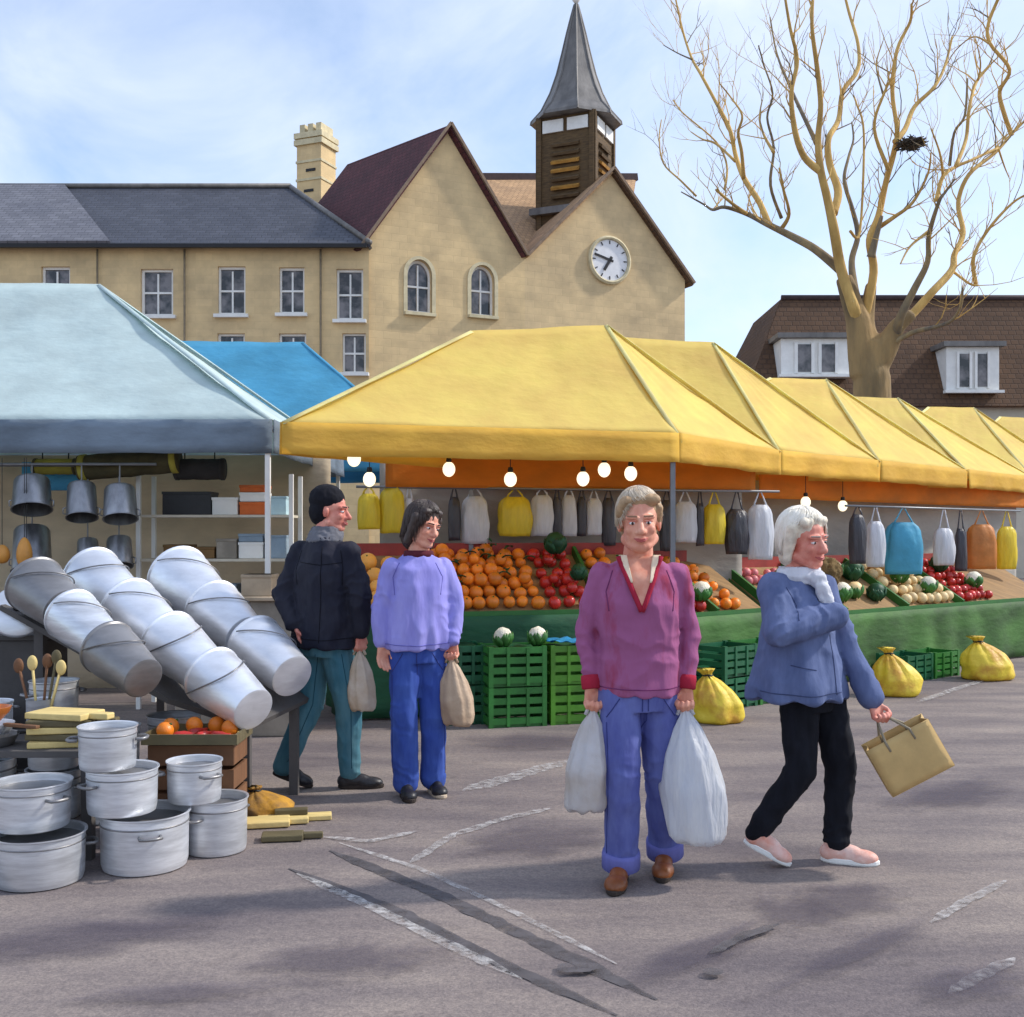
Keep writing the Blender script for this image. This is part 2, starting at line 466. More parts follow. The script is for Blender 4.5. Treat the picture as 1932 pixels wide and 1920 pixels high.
def painted_shadow_mat():  # soft-edged purple-grey colour that paints shadow onto the ground
    m = bpy.data.materials.new('ground_shadow_patch'); m.use_nodes = True; t = m.node_tree; b = t.nodes['Principled BSDF']
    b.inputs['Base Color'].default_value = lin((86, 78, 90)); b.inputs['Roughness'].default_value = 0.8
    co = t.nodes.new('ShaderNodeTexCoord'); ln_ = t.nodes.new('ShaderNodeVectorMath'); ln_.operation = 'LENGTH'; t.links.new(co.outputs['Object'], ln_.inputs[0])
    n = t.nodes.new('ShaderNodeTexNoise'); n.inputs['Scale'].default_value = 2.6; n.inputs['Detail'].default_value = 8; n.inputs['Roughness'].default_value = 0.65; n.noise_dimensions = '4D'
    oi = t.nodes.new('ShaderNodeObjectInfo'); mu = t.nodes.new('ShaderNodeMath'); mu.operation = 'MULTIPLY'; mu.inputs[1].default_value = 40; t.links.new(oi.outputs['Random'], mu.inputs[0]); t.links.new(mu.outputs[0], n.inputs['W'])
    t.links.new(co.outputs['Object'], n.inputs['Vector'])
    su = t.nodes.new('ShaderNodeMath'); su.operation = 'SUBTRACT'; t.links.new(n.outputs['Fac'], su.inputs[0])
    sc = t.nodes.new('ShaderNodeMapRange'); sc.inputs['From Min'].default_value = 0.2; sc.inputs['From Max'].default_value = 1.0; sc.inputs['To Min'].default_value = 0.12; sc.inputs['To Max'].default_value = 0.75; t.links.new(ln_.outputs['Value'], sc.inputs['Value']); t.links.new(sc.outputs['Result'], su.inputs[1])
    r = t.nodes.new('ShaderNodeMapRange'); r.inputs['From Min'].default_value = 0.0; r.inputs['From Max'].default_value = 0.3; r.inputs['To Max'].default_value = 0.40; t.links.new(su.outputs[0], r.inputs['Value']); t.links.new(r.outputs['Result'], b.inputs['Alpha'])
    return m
PAINTED_SHADOW = painted_shadow_mat()
def painted_shadow(x, y, rx, ry, rot):  # flat disc carrying one broad painted shadow
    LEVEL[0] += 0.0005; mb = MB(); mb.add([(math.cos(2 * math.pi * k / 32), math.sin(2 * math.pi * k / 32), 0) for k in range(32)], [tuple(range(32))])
    o = mb.build('ground_shadow_patch', PAINTED_SHADOW); p = G(x, y); o.location = (p.x, p.y, LEVEL[0]); o.scale = (rx, ry, 1); o.rotation_euler = (0, 0, rot); return structure(o)
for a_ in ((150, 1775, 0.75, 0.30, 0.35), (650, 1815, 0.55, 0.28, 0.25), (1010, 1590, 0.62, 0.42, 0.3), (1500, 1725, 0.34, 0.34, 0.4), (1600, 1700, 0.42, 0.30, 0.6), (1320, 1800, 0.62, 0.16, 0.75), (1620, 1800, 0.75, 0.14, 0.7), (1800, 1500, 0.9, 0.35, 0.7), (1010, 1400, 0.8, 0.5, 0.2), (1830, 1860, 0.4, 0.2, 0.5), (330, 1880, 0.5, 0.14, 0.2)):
    painted_shadow(*a_)
patch(1088, 1834, 0.075, 0.045, 0.1, tar, 1)
patch(1345, 1842, 0.035, 0.03, 0.3, tar, 2)
strip('road_tar_and_shadow', [(1340, 1808), (1400, 1775), (1470, 1752)], 0.045, tar, ragged=0.6)  # not a seam: the striding woman's cast shadow, painted in the tar colour

# ------------------------------------------------------------------ buildings
limestone = stone_mat('limestone', (220, 193, 148), 0.62, 0.28, (215, 188, 144), var=0.05, size=0.014, bump=0.2)
limestone2 = stone_mat('pale_limestone', (224, 196, 148), 0.62, 0.28, (219, 191, 144), var=0.05, size=0.014, bump=0.2)
slate_dark = stone_mat('dark_slate', (72, 74, 84), 0.36, 0.24, (48, 50, 58), var=0.18, size=0.02, rough=0.55, bump=0.7)
slate_light = stone_mat('pale_slate', (112, 112, 120), 0.36, 0.24, (84, 86, 94), var=0.14, size=0.02, rough=0.6, bump=0.7)
tile_maroon = stone_mat('maroon_tile', (88, 44, 48), 0.24, 0.22, (72, 36, 40), var=0.15, size=0.02, rough=0.8, bump=0.8)
tile_tan = stone_mat('tan_tile', (196, 158, 118), 0.24, 0.22, (170, 136, 104), var=0.12, size=0.02, bump=0.8)
tile_brown = stone_mat('brown_tile', (96, 70, 50), 0.26, 0.2, (84, 62, 46), var=0.14, size=0.022, bump=0.8)
render_wall = mat('pale_render', (196, 186, 168), 0.9, var=0.12, scale=1.2, bump=0.2, bscale=30)
white_paint = mat('white_paint', (232, 230, 224), 0.55, var=0.06, scale=4, bump=0.05)
trim_stone = mat('trim_stone', (206, 192, 156), 0.85, var=0.14, scale=4, bump=0.3, bscale=20)
dark_trim = mat('dark_ridge', (66, 50, 50), 0.8, var=0.25, scale=5, bump=0.3)
lead = mat('lead', (116, 112, 108), 0.55, var=0.28, scale=2.2, stretch=(1, 1, 0.35), bump=0.25, bscale=12, metal=0.25)
oak = mat('weathered_oak', (92, 72, 46), 0.85, var=0.35, scale=3, stretch=(1, 1, 6), bump=0.4, bscale=14)
oak_gold = mat('golden_oak', (172, 124, 52), 0.8, var=0.3, scale=3, bump=0.3, bscale=14)
clock_white = mat('clock_white', (226, 224, 224), 0.5, var=0.05, bump=0)
iron = mat('black_iron', (34, 32, 34), 0.5, var=0.2, bump=0.1, metal=0.3)
def glass_mat():
    m = bpy.data.materials.new('window_glass'); m.use_nodes = True
    t = m.node_tree; b = t.nodes['Principled BSDF']
    co = t.nodes.new('ShaderNodeTexCoord'); n = t.nodes.new('ShaderNodeTexNoise'); n.inputs['Scale'].default_value = 2.2; n.inputs['Detail'].default_value = 3
    t.links.new(co.outputs['Object'], n.inputs['Vector'])
    r = t.nodes.new('ShaderNodeValToRGB')
    r.color_ramp.elements[0].position = 0.4; r.color_ramp.elements[0].color = (0.018, 0.018, 0.02, 1)
    r.color_ramp.elements[1].position = 0.62; r.color_ramp.elements[1].color = (0.20, 0.18, 0.18, 1)
    t.links.new(n.outputs['Fac'], r.inputs['Fac']); t.links.new(r.outputs['Color'], b.inputs['Base Color'])
    b.inputs['Roughness'].default_value = 0.12; b.inputs['Specular IOR Level'].default_value = 0.6
    bu = t.nodes.new('ShaderNodeBump'); bu.inputs['Strength'].default_value = 0.08; t.links.new(n.outputs['Fac'], bu.inputs['Height']); t.links.new(bu.outputs['Normal'], b.inputs['Normal'])
    return m
GLASS = glass_mat()

def arch(x, z0, w, h, arched, n=12):
    """outline of a window opening in wall coordinates"""
    if not arched: return [(x - w / 2, z0), (x + w / 2, z0), (x + w / 2, z0 + h), (x - w / 2, z0 + h)]
    zs = z0 + h - w * 0.62
    o = [(x - w / 2, z0), (x + w / 2, z0)]
    for k in range(n + 1):
        a = math.pi * k / n; o.append((x + w / 2 * math.cos(a), zs + w * 0.62 * math.sin(a)))
    return o

def facade(parent, O, u, n, outline, wins, m, depth=0.3):
    """wall sheet with real openings, reveals, panes, frames and sills; u = to the right, n = outwards"""
    O, u, n = Vector(O), Vector(u).normalized(), Vector(n).normalized(); Z = Vector((0, 0, 1))
    pt = lambda x, z, d=0.0: O + u * x + Z * z + n * d
    loops = [outline] + [arch(*w) for w in wins]
    vs = [p for l in loops for p in l]
    tris = tessellate_polygon([[Vector((x, z, 0)) for x, z in l] for l in loops])
    mb = MB(); fs = []
    for t in tris:
        a, b, c = [Vector(vs[i]) for i in t]
        fs.append(tuple(t) if (b - a).cross(c - a) > 0 else tuple(t)[::-1])
    mb.add([pt(x, z) for x, z in vs], fs)
    for l in loops[1:]:
        k = len(l); mb.add([pt(x, z) for x, z in l] + [pt(x, z, -depth) for x, z in l], [(i, i + k, (i + 1) % k + k, (i + 1) % k) for i in range(k)])
    w = mb.build('wall', m, parent); planar_uv(w, u, Z)
    for wd in wins:
        x, z0, ww, h, ar = wd; l = arch(*wd); k = len(l)
        # frame ring
        fm = MB(); cx, cz = x, z0 + h / 2
        inner = [(cx + (a - cx) * 0.84, cz + (b - cz) * 0.90) for a, b in l]
        d0, d1 = -depth + 0.10, -depth + 0.02
        fm.add([pt(a, b, d0) for a, b in l] + [pt(a, b, d0) for a, b in inner] + [pt(a, b, d1) for a, b in inner],
               [(i, (i + 1) % k, (i + 1) % k + k, i + k) for i in range(k)] + [(i + k, (i + 1) % k + k, (i + 1) % k + 2 * k, i + 2 * k) for i in range(k)])
        fm.obox(pt(x, z0 + h * 0.47, -depth + 0.06), u * 0.03, n * 0.03, Z * h * 0.44)
        fm.obox(pt(x, z0 + h * 0.5, -depth + 0.065), u * ww * 0.42, n * 0.03, Z * 0.035)
        wo = fm.build('window', white_paint, parent)
        g = MB(); g.add([pt(a, b, -depth + 0.03) for a, b in l], [tuple(range(k))]); g.build('pane', GLASS, wo)
        s = MB(); s.obox(pt(x, z0 - 0.06, 0.06), u * (ww / 2 + 0.12), n * 0.12, Z * 0.06); s.build('sill', trim_stone if ar else white_paint, wo)
        if ar:      # stone surround
            out = [(cx + (a - cx) * 1.3, cz + (b - cz) * 1.12) for a, b in l]
            q = MB(); q.add([pt(a, b, 0.05) for a, b in l] + [pt(a, b, 0.05) for a, b in out] + [pt(a, b, 0.0) for a, b in out] + [pt(a, b, -0.06) for a, b in l],
                            [((i + 1) % k, i, i + k, (i + 1) % k + k) for i in range(1, k)] + [((i + 1) % k + k, i + k, i + 2 * k, (i + 1) % k + 2 * k) for i in range(1, k)] + [(i, (i + 1) % k, (i + 1) % k + 3 * k, i + 3 * k) for i in range(1, k)])
            q.build('surround', trim_stone, wo)
    return w

def roof_slab(parent, quad, m, name='roof', th=0.09, u=None):
    quad = [Vector(q) for q in quad]
    nn = (quad[1] - quad[0]).cross(quad[2] - quad[0]).normalized()
    if nn.z < 0: nn = -nn
    mb = MB(); k = len(quad)
    f = tuple(range(k))
    if (quad[1] - quad[0]).cross(quad[2] - quad[0]).dot(nn) < 0: f = f[::-1]
    mb.add([q + nn * 0.02 for q in quad] + [q - nn * th for q in quad], [f, tuple(i + k for i in f[::-1])] + [(i, (i + 1) % k, (i + 1) % k + k, i + k) for i in range(k)])
    o = mb.build(name, m, parent)
    uu = Vector(u).normalized() if u is not None else Vector((-nn.y, nn.x, 0)).normalized()
    planar_uv(o, uu, nn.cross(uu)); return o

# --- the town hall: two gables, clock, bell turret
th_o = Vector((-5.33, 40.3, 0)); uF = Vector((math.cos(R(24.6)), math.sin(R(24.6)), 0)); nF = Vector((uF.y, -uF.x, 0)); back = Vector((-0.72, 0.69, 0))
hall = thing('town_hall', th_o, 'tan stone town hall with two steep gables, a round clock and a spired turret', 'building')
EZ = 12.3; wA = 6.42; wB = 7.42; Z3 = Vector((0, 0, 1))
apA = th_o + uF * (wA / 2) + Z3 * 16.85
apB = th_o + uF * (wA + wB / 2 + 0.15) + Z3 * 16.15
facade(hall, th_o, uF, nF, [(0, 0), (wA, 0), (wA, EZ), (wA / 2, 16.85), (0, EZ)],
       [(2.05, 9.75, 0.98, 2.0, True), (4.62, 9.85, 0.98, 1.95, True), (1.6, 5.0, 1.0, 2.2, True), (4.6, 5.0, 1.0, 2.2, True)], limestone2)
facade(hall, th_o + uF * wA, uF, nF, [(0, 0), (wB, 0), (wB, EZ - 0.1), (wB / 2 + 0.15, 16.15), (0, EZ)], [(2.2, 5.0, 1.0, 2.2, True), (5.2, 5.0, 1.0, 2.2, True)], limestone)
e = MB(); pR = th_o + uF * (wA + wB); e.add([pR, pR - nF * 9, pR - nF * 9 + Z3 * (EZ - 0.1), pR + Z3 * (EZ - 0.1)], [(0, 1, 2, 3)])
w_ = e.build('wall', limestone, hall); planar_uv(w_, nF, Z3)
e = MB(); e.add([th_o, th_o + Z3 * EZ, th_o + back * 8 + Z3 * EZ, th_o + back * 8], [(0, 1, 2, 3)]); w_ = e.build('wall', limestone, hall); planar_uv(w_, back, Z3)
oh = nF * 0.2; verge_m = mat('verge_board', (134, 112, 92), 0.8, var=0.2, scale=4, bump=0.2)
L0 = th_o + Z3 * EZ; M0 = th_o + uF * wA + Z3 * EZ; R0 = th_o + uF * (wA + wB) + Z3 * (EZ - 0.1)
roof_slab(hall, [L0 + oh - uF * 0.35 - Z3 * 0.45, apA + oh + Z3 * 0.05, apA + back * 6.2 + Z3 * 0.05, L0 - uF * 0.35 - Z3 * 0.45 + back * 6.2], tile_maroon, u=back)
roof_slab(hall, [apA + oh + Z3 * 0.04, M0 + oh, M0 + back * 3.0, apA + back * 6.2 + Z3 * 0.04], tile_maroon, u=back)
b2 = -nF
roof_slab(hall, [M0 + oh + Z3 * 0.03, apB + oh + Z3 * 0.05, apB + b2 * 7 + Z3 * 0.05, M0 + b2 * 7 + Z3 * 0.03], tile_tan, u=b2)
roof_slab(hall, [apB + oh + Z3 * 0.04, R0 + oh + uF * 0.3 - Z3 * 0.3, R0 + b2 * 9 + uF * 0.3 - Z3 * 0.3, apB + b2 * 9 + Z3 * 0.04], tile_brown, u=b2)
nvA, nvB = P(820, 338, 50.5), P(1200, 338, 54.5)
roof_slab(hall, [M0 - uF * 3 + b2 * 1.0 + Z3 * 0.2, M0 + uF * 5 + b2 * 1.0 + Z3 * 0.2, nvB, nvA], tile_tan, u=uF)
rd = MB(); rd.bar(nvA + Z3 * 0.05, nvB + Z3 * 0.05, 0.4, 0.34); rd.build('ridge', dark_trim, hall)
for a, b in ((L0 - uF * 0.3 - Z3 * 0.35, apA + Z3 * 0.12), (apA + Z3 * 0.12, M0 + Z3 * 0.02), (M0 + Z3 * 0.02, apB + Z3 * 0.12), (apB + Z3 * 0.12, R0 + uF * 0.3 - Z3 * 0.25)):
    v = MB(); v.bar(a + nF * 0.27, b + nF * 0.27, 0.10, 0.13, up=nF); v.build('verge', verge_m, hall)
# clock
cc = th_o + uF * (wA + wB / 2 + 0.05) + Z3 * 12.55 + nF * 0.02
cl = MB(); cl.lathe([(0.98, -0.05), (0.98, 0.10), (0.90, 0.16), (0.84, 0.12), (0.84, 0.02)], 40, cc, nF); co_ = cl.build('clock', trim_stone, hall, auto=40)
f_ = MB(); f_.lathe([(0.83, 0.0), (0.83, 0.05), (0.001, 0.055)], 40, cc, nF); f_.build('clock_face', clock_white, co_)
def hand(ang, L, w):
    d = uF * math.sin(ang) + Z3 * math.cos(ang); h = MB(); h.obox(cc + nF * 0.085 + d * (L / 2 - 0.08), d * (L / 2 + 0.08), d.cross(nF) * w, nF * 0.012); h.build('clock_hand', iron, co_)
hand(R(-75), 0.74, 0.045); hand(R(-148), 0.5, 0.06)
for k in range(12):
    a = 2 * math.pi * k / 12; d = uF * math.sin(a) + Z3 * math.cos(a); h = MB(); h.obox(cc + nF * 0.065 + d * 0.72, d * 0.07, d.cross(nF) * 0.022, nF * 0.008); h.build('hour_mark', iron, co_)
# bell turret
tcx = P(1087, 300, 47.0); tc_ = Vector((tcx.x, tcx.y, 0)); tr = R(-24)
tu = Vector((math.cos(tr), math.sin(tr), 0)); tn = Vector((tu.y, -tu.x, 0)); hw = 1.24
tz0, tz1 = 12.6, 19.0
mb = MB(); mb.obox(tc_ + Z3 * (tz0 + tz1) / 2, tu * hw, tn * hw, Z3 * (tz1 - tz0) / 2)
tur = mb.build('turret', oak, hall)
for sgn, (au, an) in enumerate(((tu, tn), (tn, -tu), (-tn, tu), (-tu, -tn))):
    for k in range(7):
        z = 15.6 + k * 0.36; s_ = MB(); c = tc_ + an * (hw + 0.05) + Z3 * z
        s_.obox(c, au * 0.62, an * 0.10 + Z3 * -0.07, Z3 * 0.05 + an * 0.02); s_.build('slat', oak_gold if k in (1, 3, 4) else oak, tur)
    for x in (-0.55, 0.55):
        s_ = MB(); s_.obox(tc_ + an * (hw + 0.05) + au * x * 0 + au * (x * 1.0) + Z3 * 18.55, au * 0.46, an * 0.04, Z3 * 0.26); s_.build('panel', white_paint, tur)
    for x in (-1, 1):
        s_ = MB(); s_.obox(tc_ + an * hw + au * x * (hw - 0.06) + Z3 * (tz0 + tz1) / 2, au * 0.10, an * 0.10, Z3 * (tz1 - tz0) / 2); s_.build('corner_post', oak, tur)
mb = MB(); mb.obox(tc_ + Z3 * 15.0, tu * (hw + 0.3), tn * (hw + 0.3), Z3 * 0.14); mb.build('base_ledge', lead, tur)
prof = [(1.95, 18.95), (1.93, 19.08), (1.50, 19.55), (1.12, 20.3), (0.84, 21.1), (0.61, 22.0), (0.40, 22.9), (0.22, 23.6), (0.08, 24.1)]
mb = MB(); rs = []
for r_, z in prof:
    ring = []
    for k in range(8):
        a = tr + math.pi / 4 * k + math.pi / 8
        rr = r_ * (1.0 if k % 2 else 1.0)
        ring.append(tc_ + Vector((math.cos(a) * rr, math.sin(a) * rr, z)))
    rs.append(ring)
mb.rings(rs); sp = mb.build('spire', lead, hall)
for k in range(8):
    rb = MB(); rb.tube([rs[i][k] + Vector((0, 0, 0.01)) for i in range(len(prof))], 0.045, 6); rb.build('rib', lead, sp)
rb = MB(); rb.tube([tc_ + Z3 * 24.0, tc_ + Z3 * 26.2], [0.06, 0.03], 8); rb.build('finial', iron, sp)
rb = MB(); rb.lathe([(0.05, 24.15), (0.17, 24.3), (0.19, 24.45), (0.1, 24.65), (0.05, 24.75), (0.11, 24.95), (0.05, 25.15)], 14, tc_); rb.build('finial_knob', white_paint, sp, smooth=True)
rb = MB(); rb.obox(tc_ + Z3 * 25.75, tu * 0.34, tn * 0.03, Z3 * 0.035); rb.build('finial_cross', iron, sp)

# --- the long stone wing on the left
wgo = Vector((-24, 40.2, 0)); wing = thing('stone_building', wgo, 'long two-storey tan stone building under slate roofs left of the gables', 'building')
def wx(px): return (px - CX) / F * 40.2 + 24.0
def wz(py): return EYE + (HY - py) / F * 40.2
wins = []
for x0, x1, y0, y1 in ((262, 330, 508, 596), (408, 466, 503, 594), (524, 577, 505, 592), (632, 688, 508, 604)):
    wins.append((wx((x0 + x1) / 2), wz(y1), (x1 - x0) / F * 40.2 * 0.9, (y1 - y0) / F * 40.2, False))
for xx in (105, -60): wins.append((wx(xx), wz(592), 1.05, 1.72, False))
wins.append((wx(668), wz(704), 0.86, 1.45, False))
for xx in (552, 436, 297): wins.append((wx(xx), wz(712), 1.0, 1.6, False))
WE = wz(462)
facade(wing, wgo, (1, 0, 0), (0, -1, 0), [(0, 0), (wx(696), 0), (wx(696), WE), (0, WE)], wins, limestone2, depth=0.24)
xe = wx(690) - 24
ridz = EYE + (HY - 356) / F * 44.7
rx0, rx1 = -26, (548 - CX) / F * 44.7
roof_slab(wing, [(-26, 39.85, WE - 0.1), (xe + 0.2, 39.85, WE - 0.1), (rx1, 44.7, ridz), (rx0, 44.7, ridz)], slate_dark, u=(1, 0, 0))
roof_slab(wing, [(xe + 0.2, 39.85, WE - 0.1), (xe + 0.2, 49, WE - 0.1), (rx1, 44.7, ridz)], slate_dark, u=(0, 1, 0))
roof_slab(wing, [(-26, 39.65, WE - 0.02), ((207 - CX) / F * 39.65, 39.65, WE - 0.02), ((122 - CX) / F * 44.6, 44.6, ridz + 0.12), (rx0, 44.6, ridz + 0.12)], slate_light, u=(1, 0, 0))
for a, b in (((rx0, 44.7, ridz + 0.1), (rx1, 44.7, ridz + 0.1)), ((rx1, 44.7, ridz + 0.06), (xe + 0.2, 39.85, WE - 0.02))):
    v = MB(); v.tube([a, b], 0.11, 8); v.build('ridge', lead, wing, smooth=True)
for px in (606, 350, 186):
    X_ = (px - CX) / F * 40.2; v = MB(); v.tube([(X_, 40.08, WE - 0.2), (X_, 40.08, 0)], 0.04, 8); v.build('downpipe', mat('grey_pipe', (132, 116, 92), 0.7, var=0.2, bump=0.05), wing, smooth=True)
v = MB(); v.bar((-24, 39.76, WE - 0.16), (xe + 0.1, 39.76, WE - 0.16), 0.16, 0.14); v.build('gutter', iron, wing)
# chimney tower behind
chp = P(597, 375, 49.0); chb = Vector((chp.x, 49.0, 0))
chim = thing('chimney_tower', chb, 'square tan stone chimney tower rising behind the slate roof', 'chimney')
ztop = EYE + (HY - 262) / F * 49.0
q = R(-22); cu = Vector((math.cos(q), math.sin(q), 0)); cn = Vector((cu.y, -cu.x, 0))
mb = MB(); mb.obox(chb + Z3 * ztop / 2, cu * 0.62, cn * 0.62, Z3 * ztop / 2); o = mb.build('shaft', limestone2, chim); planar_uv(o, cu + cn * 0.7, Z3)
for z in (ztop - 0.35, ztop - 0.05):
    mb = MB(); mb.obox(chb + Z3 * (z), cu * 0.72, cn * 0.72, Z3 * 0.12); mb.build('cornice', trim_stone, chim)
for dz in (1.2, 2.0):
    mb = MB(); mb.obox(chb + Z3 * (ztop - dz), cu * 0.66, cn * 0.66, Z3 * 0.05); mb.build('string_course', trim_stone, chim)
for k in (-1, 0, 1):
    mb = MB(); mb.obox(chb + cu * 0.42 * k + cn * 0.0 + Z3 * (ztop + 0.28), cu * 0.13, cn * 0.5, Z3 * 0.22); mb.build('chimney_pot', trim_stone, chim)
for k, (x_, z_) in enumerate(((0.1, 1.6), (0.0, 2.5))):
    mb = MB(); mb.obox(chb + cn * 0.63 + cu * x_ + Z3 * (ztop - z_), cu * 0.24, cn * 0.02, Z3 * 0.06); mb.build('slot', iron, chim)

# --- brown roofed house on the right
hY = 36.0; ho = Vector(((1410 - CX) / F * hY, hY, 0))
house = thing('brown_roofed_house', ho, 'pale house with a steep brown tiled roof and white dormer windows behind the tree', 'house')
hx0, hx1 = ho.x, ho.x + 14
ez = EYE + (HY - 762) / F * hY
mb = MB(); mb.box(((hx0 + hx1) / 2 + 0.1, hY + 4.2, ez / 2), (hx1 - hx0 - 0.2, 8, ez)); mb.build('wall', render_wall, house)
tz = EYE + (HY - 562) / F * (hY + 1.6)
sx0 = (1478 - CX) / F * (hY + 1.6)
roof_slab(house, [(hx0 - 0.2, hY - 0.15, ez - 0.1), (hx1, hY - 0.15, ez - 0.1), (hx1, hY + 1.9, tz), (sx0, hY + 1.9, tz)], tile_brown, u=(1, 0, 0))
roof_slab(house, [(hx0 - 0.2, hY + 8.2, ez - 0.1), (hx0 - 0.2, hY - 0.15, ez - 0.1), (sx0, hY + 1.9, tz), (sx0, hY + 6.2, tz)], tile_brown, u=(0, 1, 0))
roof_slab(house, [(sx0, hY + 1.9, tz), (hx1, hY + 1.9, tz), (hx1, hY + 4.2, tz + 0.5), (sx0 + 0.6, hY + 4.2, tz + 0.5)], tile_brown, u=(1, 0, 0))
v = MB(); v.tube([(sx0, hY + 1.88, tz + 0.05), (hx1, hY + 1.88, tz + 0.05)], 0.1, 8); v.build('ridge', dark_trim, house, smooth=True)
for x0, x1, y0, y1 in ((1476, 1600, 640, 712), (1786, 1880, 656, 742)):
    a = P(x0, y1, hY); b = P(x1, y0, hY); xm = (a.x + b.x) / 2; w = (b.x - a.x) * 1.06; h = b.z - a.z; zm = (a.z + b.z) / 2
    d = MB(); d.box((xm, hY + 0.85, zm), (w, 1.9, h)); dm = d.build('dormer', white_paint, house, bevel=0.02)
    r_ = MB(); r_.box((xm, hY + 0.8, b.z + 0.08), (w + 0.3, 2.2, 0.16)); r_.build('dormer_roof', lead, dm)
    for k in (-1, 1):
        g = MB(); g.box((xm + k * w * 0.17, hY - 0.112, zm - 0.02), (w * 0.2, 0.02, h * 0.72)); g.build('pane', GLASS, dm)
        for t in (-1, 1):
            s_ = MB(); s_.box((xm + k * w * 0.17 + t * w * 0.12, hY - 0.14, zm - 0.02), (w * 0.045, 0.06, h * 0.8)); s_.build('frame', white_paint, dm)
    s_ = MB(); s_.box((xm, hY - 0.18, a.z + 0.02), (w + 0.2, 0.2, 0.09)); s_.build('sill', white_paint, dm)

# ------------------------------------------------------------------ bare tree
bark = mat('golden_bark', (178, 142, 80), 0.85, col2=(222, 184, 110), scale=3.0, stretch=(1, 1, 0.3), bump=0.6, bscale=18, bdist=0.02, vary=0.12)
bark_g = mat('grey_bark', (98, 90, 82), 0.9, col2=(160, 138, 100), scale=3.0, stretch=(1, 1, 0.3), bump=0.6, bscale=18, bdist=0.02, vary=0.12)
TY = 22.0
tb = G(1648, HY + 1.5 * F / TY)
tree = thing('bare_tree', tb, 'tall bare tree with golden and grey wavy branches in front of the brown roof', 'tree')
def tp(zx, zy, dy): return P(1186 + 0.4119 * zx, 0.4119 * zy, TY + dy)
def smooth_path(pts, k=5):
    out = []
    for i in range(len(pts) - 1):
        p0 = pts[max(i - 1, 0)]; p1 = pts[i]; p2 = pts[i + 1]; p3 = pts[min(i + 2, len(pts) - 1)]
        for j in range(k):
            t = j / k
            out.append(0.5 * ((2 * p1) + (p2 - p0) * t + (2 * p0 - 5 * p1 + 4 * p2 - p3) * t * t + (3 * p1 - p0 - 3 * p2 + p3) * t ** 3))
    out.append(pts[-1]); return out
mb = MB()
mb.tube(smooth_path([tb + Vector((0, 0, -0.1)), tb + Vector((0.02, 0, 0.8)), tp(1115, 1800, 0), tp(1108, 1720, 0), tp(1104, 1640, 0.0), tp(1100, 1570, 0.0)], 4),
        list(np.interp(np.linspace(0, 1, 21), [0, 0.1, 0.5, 0.75, 1], [0.56, 0.41, 0.36, 0.31, 0.25])), 14)
mb.tube(smooth_path([tp(1110, 1720, 0), tp(1180, 1610, -0.1), tp(1225, 1520, -0.2)], 4), list(np.linspace(0.28, 0.15, 9)), 10)
mb.tube(smooth_path([tp(1085, 1720, 0), tp(1066, 1580, 0), tp(1050, 1470, 0.0), tp(1020, 1380, 0.0), tp(985, 1270, 0.0)], 4), list(np.linspace(0.32, 0.165, 17)), 10)
mb.tube(smooth_path([tp(1100, 1720, 0), tp(1095, 1560, 0.05), tp(1088, 1470, 0.1), tp(1112, 1300, 0.1)], 4), list(np.linspace(0.28, 0.11, 13)), 10)
mb.tube(smooth_path([tp(1100, 1650, 0), tp(1180, 1570, -0.1), tp(1236, 1490, -0.2), tp(1300, 1440, -0.2)], 4), list(np.linspace(0.26, 0.12, 13)), 10)
trunk = remesh(mb, 0.04, 3).build('trunk', mat('trunk_bark', (116, 98, 70), 0.9, col2=(168, 138, 92), scale=2.4, stretch=(1, 1, 0.25), bump=0.8, bscale=14, bdist=0.03), tree, smooth=True)
